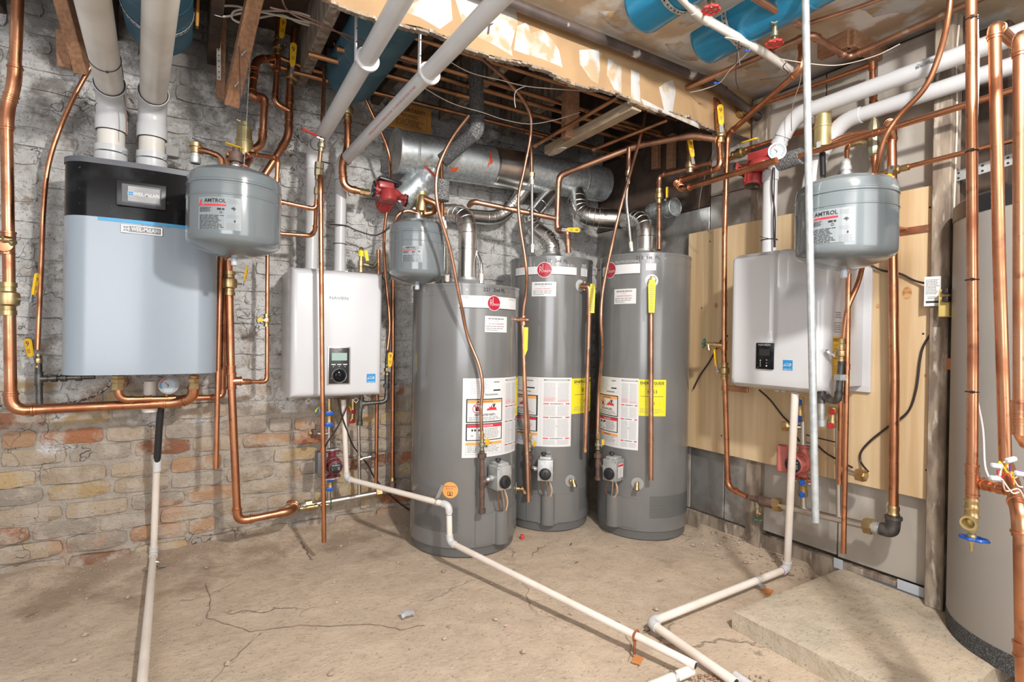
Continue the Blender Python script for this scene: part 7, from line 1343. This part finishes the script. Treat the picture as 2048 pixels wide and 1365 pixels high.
tg = R(1865, 583, .10); tt = thing('cord_tag', 'white printed paper tag hanging on the cord near the outlet box', 'tag', tg - V((0, 0, .06))); m = MB(); x = V((.25, -1, 0)).normalized(); m.prism([(-.026, -.058), (.026, -.058), (.026, .058), (-.026, .058)], 0, .0012, tg, (x, V((0, 0, 1)), x.cross(V((0, 0, 1))))); m.build('paper', M['paper'], tt)
lb = Lab(Plane(tg + x.cross(V((0, 0, 1))) * .0016, x, V((0, 0, 1))), .0003); lb.lines(0, .018, .042, .06, 10, 'ink_grey', fill=.4); lb.rect(.0, -.042, .04, .008, 'ink', 1); lb.lines(0, -.025, .03, .012, 2, 'ink_grey', fill=.4); lb.build('print', tt)
m = MB(); m.rbox(R(1897, 728, .06), (.06, .05, .045), .003, 1); m.build('brick_bat', mat('brick_orange', (.48, .20, .09), .8), None, label='orange brick fragment wedged behind the post halfway up', cat='brick')
m = MB(); p = R(1960, 355, .02); c0 = V((2.585, .93, 1.735))
a, b = V((2.56, .915, 1.765)), V((2.56, .40, 1.83)); m.box((a + b) / 2, (.003, (b - a).length, .04), Matrix.Rotation(-math.atan2(b.z - a.z, a.y - b.y), 3, 'X'))
for k in range(14):
    for j in (-1, 1): q = a.lerp(b, (k + .5) / 14) + V((-.0016, 0, j * .010)); m.lathe(q, (-1, 0, 0), [(0, .0045), (.0008, .0045)], 8, 1)
m.build('perforated_angle', [M['galv_dull'], M['hole']], None, label='brown perforated steel angle running from the post over the storage tank', cat='bracket')

# ------------------------------------------------------------------ storage tank, slab, near copper
st = thing('storage_tank', 'huge matt grey storage tank with black rims at the right edge', 'tank', V((2.56, .545, .07)))
TG = mat('storage_grey', (.27, .25, .23), .42, 0, (.295, .27, .245), 3, .4, .6)
cx, cy, rr_ = 2.555, .545, .343
m = MB(); m.lathe((cx, cy, 0), (0, 0, 1), [(.125, rr_), (1.555, rr_), (1.57, rr_ * .99)], 72); m.build('jacket', TG, st)
m = MB(); m.lathe((cx, cy, 0), (0, 0, 1), [(.070, rr_ * 1.0), (.135, rr_ * 1.006)], 72); m.build('base_rim', M['foam'], st)
m = MB(); m.lathe((cx, cy, 0), (0, 0, 1), [(1.555, rr_ * 1.006), (1.61, rr_ * 1.006), (1.622, rr_ * .97), (1.63, rr_ * .5)], 72); m.build('top_rim', M['black'], st)
m = MB(); m.rbox((2.52, .0, 0), (.001, .001, .001), .0001, 1) if 0 else None
sl = MB(); sl.rbox((2.22, .99, .033), (.80, .655, .074), .008, 2)
for i, v in enumerate(sl.v):
    v.x += .006 * noise.noise(v * 14); v.y += .006 * noise.noise(v * 11 + V((3, 0, 0)))
sl = MB(); nx, ny_ = 40, 34
def sle(a): return .007 * noise.noise(V((a * 17, 3, 8)))
vs = []; X0, X1, Y0, Y1, ZT = 1.805, 2.598, .662, 1.318, .070
for j in range(ny_ + 1):
    for i in range(nx + 1):
        x = X0 + (X1 - X0) * i / nx; y = Y0 + (Y1 - Y0) * j / ny_
        if i == 0: x += sle(y)
        if j == 0: y += sle(x)
        vs.append(V((x, y, ZT + .0015 * noise.noise(V((x * 8, y * 8, 0))) - (.004 if i in (0, nx) or j in (0, ny_) else 0))))
fs = [(j * (nx + 1) + i, j * (nx + 1) + i + 1, (j + 1) * (nx + 1) + i + 1, (j + 1) * (nx + 1) + i) for j in range(ny_) for i in range(nx)]
rim = [i for i in range(nx + 1)] + [j * (nx + 1) + nx for j in range(1, ny_ + 1)] + [ny_ * (nx + 1) + i for i in range(nx - 1, -1, -1)] + [j * (nx + 1) for j in range(ny_ - 1, 0, -1)]
for lvl, zz in enumerate((.045, .02, -.012)):
    n0 = len(vs)
    for i in rim: p = vs[i]; k = noise.noise(V((p.x * 15, p.y * 15, zz * 60))); dx = (.006 * k) if p.x < X0 + .02 else 0; dy = (.006 * k) if p.y < Y0 + .02 else 0; vs.append(V((p.x + dx, p.y + dy, zz)))
prev = rim
for lvl in range(3):
    cur = [(nx + 1) * (ny_ + 1) + lvl * len(rim) + i for i in range(len(rim))]
    for i in range(len(rim)): j = (i + 1) % len(rim); fs.append((prev[i], cur[i], cur[j], prev[j]))
    prev = cur
sl.add(vs, fs); sl.build('concrete_slab', M['slab'], None, label='thick rough concrete slab on the floor under the storage tank', cat='slab')
m = MB(); a, b = V((2.585, 1.33, .045)), V((2.585, .97, .06)); m.tube([a, b], .022, 16); m.build('dark_pipe', M['galv_dull'] if 0 else M['darkgrey'], None, label='dark pipe lying in the gap behind the concrete slab', cat='pipe')
m = MB(); m.rbox((2.572, 1.03, .095), (.004, .11, .04), .001, 1); m.build('plastic_scrap', M['clear'], None, label='white plastic scrap in the gap behind the slab near the post', cat='scrap')
m = MB(); m.rbox((2.572, 1.325, .09), (.004, .04, .045), .001, 1); m.build('plastic_scrap', M['clear'], None, label='small white plastic scrap at the far corner of the slab', cat='scrap')

f_ = 1.30
c1 = run('copper_pipe', 'near vertical copper pipe ending in a blue-wheeled drain, left of three', 'pipe', [Dp(1942, -60, f_), Dp(1946, 700, f_), Dp(1944, 1000, f_)], .0116, CU, couple=[(1, .80)], ring=True)
tee(c1, Dp(1945, 968, f_), (0, 0, 1), V(RT), .0116, CU, ln=5, bl=2.6)
m = MB(); p = Dp(1944, 996, f_); m.lathe(p, (0, 0, -1), [(0, .0125), (.006, .0155), (.012, .0125), (.02, .0135), (.024, .0165), (.030, .0135), (.042, .0145), (.046, .017), (.05, .012), (.07, .012)], 16); m.build('brass_adapter', M['brass'], c1)
dv_ = thing('drain_valve', 'brass hose drain with blue handwheel hanging at the lower right', 'valve', Dp(1948, 1080, f_)); p = Dp(1944, 1045, f_); m = MB(); m.lathe(p + V((0, 0, .03)), (0, 0, -1), [(0, .012), (.03, .0135), (.05, .010), (.06, .007), (.065, .009), (.08, .006), (.085, .003), (.10, .003)], 14); m.build('body', M['gold'], dv_)
dd = (CAM - p); dd.z = -.15; dd.normalize(); dd = (dd - RT * .35).normalized(); m = MB(); m.lathe(p + V((0, 0, .006)), dd, [(0, .010), (.018, .011), (.02, .0165), (.034, .0165), (.034, .0125), (.012, .010)], 18, caps=False); m.build('spout', M['gold'], dv_); wheel(dv_, Dp(1948, 1078, f_), (0.1, 0, 1), .025, M['blue_wheel'], 8)
for v in (38, 303, 560, 784): zip_tie(c1, Dp(1944, v, f_), (0, 0, 1), .0116)
m = MB(); m.tube(spline([Dp(1955, 30, f_), Dp(1957, 150, f_), Dp(1953, 300, f_ + .02), Dp(1955, 560, f_), Dp(1953, 720, f_), Dp(1954, 790, f_), Dp(1966, 860, f_), Dp(1970, 930, f_), Dp(1980, 960, f_ - .02)], 8), .0020, 6); m.build('white_wire', M['white_wire'], None, label='thin white wire strapped along the left near copper pipe', cat='wire')
c2 = run('copper_pipe', 'near vertical copper pipe with top elbow, middle of three', 'pipe', [Dp(2052, 108, 1.35), Dp(1989, 50, 1.26), Dp(1998, 500, 1.26), Dp(2011, 930, 1.26)], .0123, CU, bend=.02)
f3q = 1.14
c3 = run('copper_pipe', 'near copper pipe at the right edge, bending away at mid height', 'pipe', [Dp(2060, 85, 1.2), Dp(2040, 70, f3q), Dp(2040, 870, f3q), Dp(2075, 905, f3q + .03)], .0120, CU, couple=[(1, .93), (1, .985)], bend=.03)
c4 = run('copper_pipe', 'thick near copper pipe in the bottom right corner', 'pipe', [Dp(2012, 930, 1.26), Dp(2030, 985, 1.2), Dp(2043, 1030, 1.15), Dp(2050, 1420, 1.13)], .0150, CU, bend=.03, couple=[(2, .70)])
run('copper_pipe', 'short horizontal copper pipe tying the near left pipe to the corner pipe', 'pipe', [Dp(1958, 968, f_), Dp(2028, 984, 1.21)], .0108, CU, couple=[(0, .28), (0, .7)])
# wiring splice
wb_ = thing('wiring_splice', 'bundle of coloured wires with clear splice connectors at the right edge', 'wiring', Dp(2010, 960, 1.16))
for i, (u0, v0, u1, v1, mk) in enumerate(((1998, 932, 2030, 950, 'yellow'), (1995, 940, 2025, 965, 'red'), (2000, 952, 2040, 945, 'white_wire'), (2015, 920, 2028, 970, 'lever_y'), (2008, 925, 2045, 975, 'white_wire'), (2020, 930, 2050, 960, 'purple'), (1990, 955, 2038, 985, 'cream_wire'), (2005, 960, 2050, 1000, 'cream_wire'))):
    a, b = Dp(u0, v0, 1.15), Dp(u1, v1, 1.15); m = MB(); m.tube(spline([a, a.lerp(b, .35) + V((0, 0, .012 * (-1) ** i)) + FW * .01, a.lerp(b, .7) + V((0, 0, -.010 * (-1) ** i)), b], 6), .0016, 6); m.build('lead_wire', M[mk], wb_)
for u, v, an in ((1993, 932, .1), (2022, 920, -.3), (1990, 957, .1), (2040, 948, .2)): m = MB(); q = Dp(u, v, 1.14); m.rbox(q, (.022, .010, .010), .003, 2, Matrix.Rotation(-YAW, 3, 'Z') @ Matrix.Rotation(an, 3, 'Y')); m.build('splice_connector', M['clear'], wb_)
# galvanized rod
rdm = mat('galv_rod', (.52, .55, .56), .4, .5, (.40, .43, .44), 30, .4, .6, col3=(.45, .38, .26), s3=12, lo3=.66, hi3=.74)
m = MB(); m.tube([Dp(1610, -60, 1.88), Dp(1618, 400, 1.88), Dp(1631, 1045, 1.88)], .0125, 18); m.build('conduit_rod', rdm, None, label='long galvanized rod hanging from the ceiling in front of the right wall heater', cat='rod')
soft('wire', 'thin brown bell wire dangling from the ceiling right of the purple ring', 'wire', PR([(1600, 60, .3), (1602, 150, .3), (1590, 195, .3), (1583, 225, .3), (1583, 262, .28)]), .0018, M['brown_wire'])
soft('wire', 'thin loose wire hanging in front of the foil board above the plywood', 'wire', PR([(1428, 300, .25), (1405, 370, .2), (1398, 420, .2), (1405, 450, .2), (1423, 468, .2)]), .0014, M['zinc'])
soft('white_cable', 'pale cable stapled down the weathered post at upper right', 'cable', [V((2.545, .90, 2.35)), V((2.54, .905, 2.2)), V((2.545, .90, 2.0)), V((2.54, .90, 1.8)), V((2.545, .905, 1.6))], .0035, M['cream_wire'])
# drain of the right heater
Q0 = V((2.30, 1.39, RZ0 - .005)); Q1 = V((2.43, 1.51, .035)); Q2 = V((1.50, 1.47, .035)); Q3 = V((1.495, 1.065, .022)); Q4 = V((1.49, 1.02, .02))
dp2 = run('drain_pipe', 'white plastic drain pipe from the right wall heater turning twice on the floor', 'pipe', [Xp(1590, 787, 2.26), Zp(1574, 1138, .035), Zp(1300, 1246, .035), Zp(1472, 1367, .022)], .0160, M['pvc_cream'], bend=.03, ring=False, fm=M['pvc'], fr=1.25, hollow=True)
a, b = Zp(1574, 1138, .035), Zp(1300, 1246, .035); q = a.lerp(b, .26); d = (b - a).normalized(); m = MB(); m.torus(q, d, .0195, .0035, 20, 6); m.box(q + V((-.01, -.03, -.008)), (.016, .03, .006)); m.build('pipe_strap', M['galv_dull'], dp2); m = MB(); m.rbox(V((q.x + .01, q.y - .045, .001)), (.05, .035, .010), .001, 1, Matrix.Rotation(.3, 3, 'Z')); m.build('clamp_pad', M['orange_pad'], dp2)
fs_ = run('drain_pipe', 'short cut plastic pipe with clamp at the bottom edge of the floor', 'pipe', [Zp(1255, 1395, .02), Zp(1383, 1341, .03)], .0165, M['pvc_cream'], ring=False, hollow=True); q = Zp(1348, 1356, .028); m = MB(); m.torus(q, Zp(1383, 1341, .03) - Zp(1255, 1395, .02), .0195, .0035, 20, 6); m.box(q + V((.02, -.03, -.01)), (.03, .016, .006)); m.build('pipe_clamp', M['zinc'], fs_)
run('drain_pipe', 'cut plastic pipe end at the bottom edge, right of the other two', 'pipe', [Zp(1470, 1352, .015), Zp(1540, 1400, .015)], .0150, M['pvc'], ring=False)
# small litter on the floor
def litter(name, lab, u, v, size, mk, rot=0, cat='litter'):
    p = Zp(u, v, .004); m = MB(); m.rbox(p + V((0, 0, size[2] / 2)), size, min(size) * .3, 2, Matrix.Rotation(rot, 3, 'Z')); m.build(name, M[mk], None, label=lab, cat=cat)
p = Zp(815, 1232, .002); m = MB(); rr = random.Random(3); n = 5; vs = []
for j in range(n):
    for i in range(n): vs.append(p + V(((i - 2) * .013, (j - 2) * .011, .006 + rr.uniform(0, .010) - .004 * (i in (0, 4)))))
m.add(vs, [(j * n + i, j * n + i + 1, (j + 1) * n + i + 1, (j + 1) * n + i) for j in range(n - 1) for i in range(n - 1)]); m.build('plastic_bag_scrap', M['clear'], None, label='crumpled clear plastic scrap lying on the open floor', cat='litter')
litter('metal_tube_bit', 'short dark metal tube lying on the floor in front of the middle heater', 1142, 1090, (.018, .006, .006), 'rust_iron', .6)
litter('wood_splinter', 'thin wood splinter on the floor in front of the middle heater', 1153, 1126, (.024, .003, .003), 'wood_dark', .1)
litter('wood_splinter', 'brown splinter on the floor left of the slab', 1321, 1162, (.032, .004, .003), 'wood', -.15)
litter('wood_splinter', 'dark stick on top of the concrete slab', 1732, 1280, (.03, .004, .003), 'wood_dark', -.6) if 0 else None
litter('pink_scrap', 'small pinkish scrap on the open floor near the long drain pipe', 1012, 1252, (.016, .006, .004), 'pink', .5)
litter('wood_splinter', 'pair of reddish wood splinters on the floor at far left', 62, 1230, (.03, .006, .004), 'wood', .5)
p = Zp(1290, 1258, .006); m = MB(); m.torus(p, (0, 0, 1), .018, .0022, 14, 6, 0, -1.2, 1.6); m.build('broken_ring', M['black'], None, label='broken black plastic ring on the floor beside the white drain elbow', cat='litter')

# ------------------------------------------------------------------ last small pieces
a, b = Yp(977, 67, YS - .02), Yp(979, 50, YS - .02); m = MB(); m.tube([a, b, Yp(989, 46, YS - .004)], .0025, 8); m.ball(Yp(989, 46, YS - .006), .005, 8); m.build('bent_nail', M['rust_iron'], None, label='bent rusty nail sticking out of the white patch on the bulkhead board', cat='nail')
for u, mk, lab in ((1312, 'wood', 'orange-brown short stud in the corner above the capped duct stub, left one'), (1342, 'wood', 'orange-brown short stud in the corner above the capped duct stub, right one')):
    a = R(u, 338, .03); b = V((a.x, a.y, 2.40)); m = MB(); m.rbox((a + b) / 2, (.04, .05, b.z - a.z), .003, 1); m.build('timber_stud', M[mk], None, label=lab, cat='timber')
for par, q, d, r in ((dp2, Zp(1574, 1138, .035) + V((0, 0, .045)), V((0, 0, 1)), .0165), (dp2, Zp(1574, 1138, .035).lerp(Zp(1300, 1246, .035), .05), Zp(1300, 1246, .035) - Zp(1574, 1138, .035), .0165), (dp2, Zp(1300, 1246, .035).lerp(Zp(1472, 1367, .022), .09), Zp(1472, 1367, .022) - Zp(1300, 1246, .035), .0165), (dp, P2 + (P3 - P2) * .25, V((0, 0, 1)), .0143)):
    m = MB(); m.torus(q, d, r, .0014, 20, 5); m.build('primer_line', M['purple'], par)
gm = MB(); rr = random.Random(8)
for k in range(160): p = Zp(rr.gauss(1445, 30), 1352 + abs(rr.gauss(0, 8)), 0); gm.ball(p + V((0, 0, .002)), rr.uniform(.002, .006), 5, 0, (1, 1, .6))
gm.build('rust_flakes', mat('rust_flake', (.28, .13, .08), .9, 0, (.42, .32, .24), 60, .45, .6), None, smooth=0, label='rusty flakes heaped under the cut drain pipe ends', cat='rubble', kind='stuff')
m = MB(); p = H1.pt(1043, 1062, .03); m.lathe((p.x + .01, p.y, .0), (0, 0, 1), [(0, .010), (.012, .012), (.022, .009)], 10); m.build('red_cap', M['lever_r'], None, label='small red plastic cap on the floor between the short and middle heaters', cat='litter')
p = H2.pt(1180, 985, 0)
for u, v, s_, lab in ((835, 1078, .030, 'pale mortar lump on the floor at the left foot of the short heater'), (1372, 1012, .030, 'mortar lump on the floor right of the right water heater'), (600, 1085, .020, 'small mortar lump on the floor under the maroon pump')):
    q = Zp(u, v, .005); m = MB(); m.ball(q, s_, 8, 0, (1, .8, .6))
    for i, w_ in enumerate(m.v): m.v[i] = w_ + V((noise.noise(w_ * 60), noise.noise(w_ * 60 + V((5, 0, 0))), noise.noise(w_ * 60 + V((0, 7, 0))))) * s_ * .5
    m.build('mortar_lump', M['slab'], None, smooth=0, label=lab, cat='rubble')

ckm = mat('crack_dirt', (.17, .125, .09), .95, 0, (.30, .23, .17), 40, .4, .6)
for pl, w0 in (([(412, 1168), (422, 1200), (414, 1235), (440, 1243), (470, 1250), (500, 1262), (545, 1258), (600, 1250), (660, 1252), (740, 1246), (800, 1258), (860, 1246)], .004), ([(520, 1266), (495, 1290), (462, 1320), (440, 1345), (415, 1375)], .003), ([(1180, 1228), (1240, 1244), (1262, 1290), (1255, 1330)], .0025), ([(603, 1090), (622, 1118), (632, 1122)], .008)):
    pts = []; rr = random.Random(int(pl[0][0]))
    for i in range(len(pl) - 1):
        a, b = Zp(*pl[i], 0), Zp(*pl[i + 1], 0); n = max(2, int((b - a).length / .02))
        for k in range(n): q = a.lerp(b, k / n); pts.append(V((q.x + rr.uniform(-.004, .004), q.y + rr.uniform(-.004, .004), 0)))
    vs = []
    for i, q in enumerate(pts):
        d = (pts[min(i + 1, len(pts) - 1)] - pts[max(i - 1, 0)]).normalized(); s_ = V((-d.y, d.x, 0)) * w0 * rr.uniform(.25, .8)
        for e in (-1, 1): r_ = q + s_ * e; vs.append(V((r_.x, r_.y, fz(r_.x, r_.y) + .0016)))
    m = MB(); m.add(vs, [(2 * i, 2 * i + 1, 2 * i + 3, 2 * i + 2) for i in range(len(pts) - 1)]); m.build('crack', ckm, floor, smooth=0)
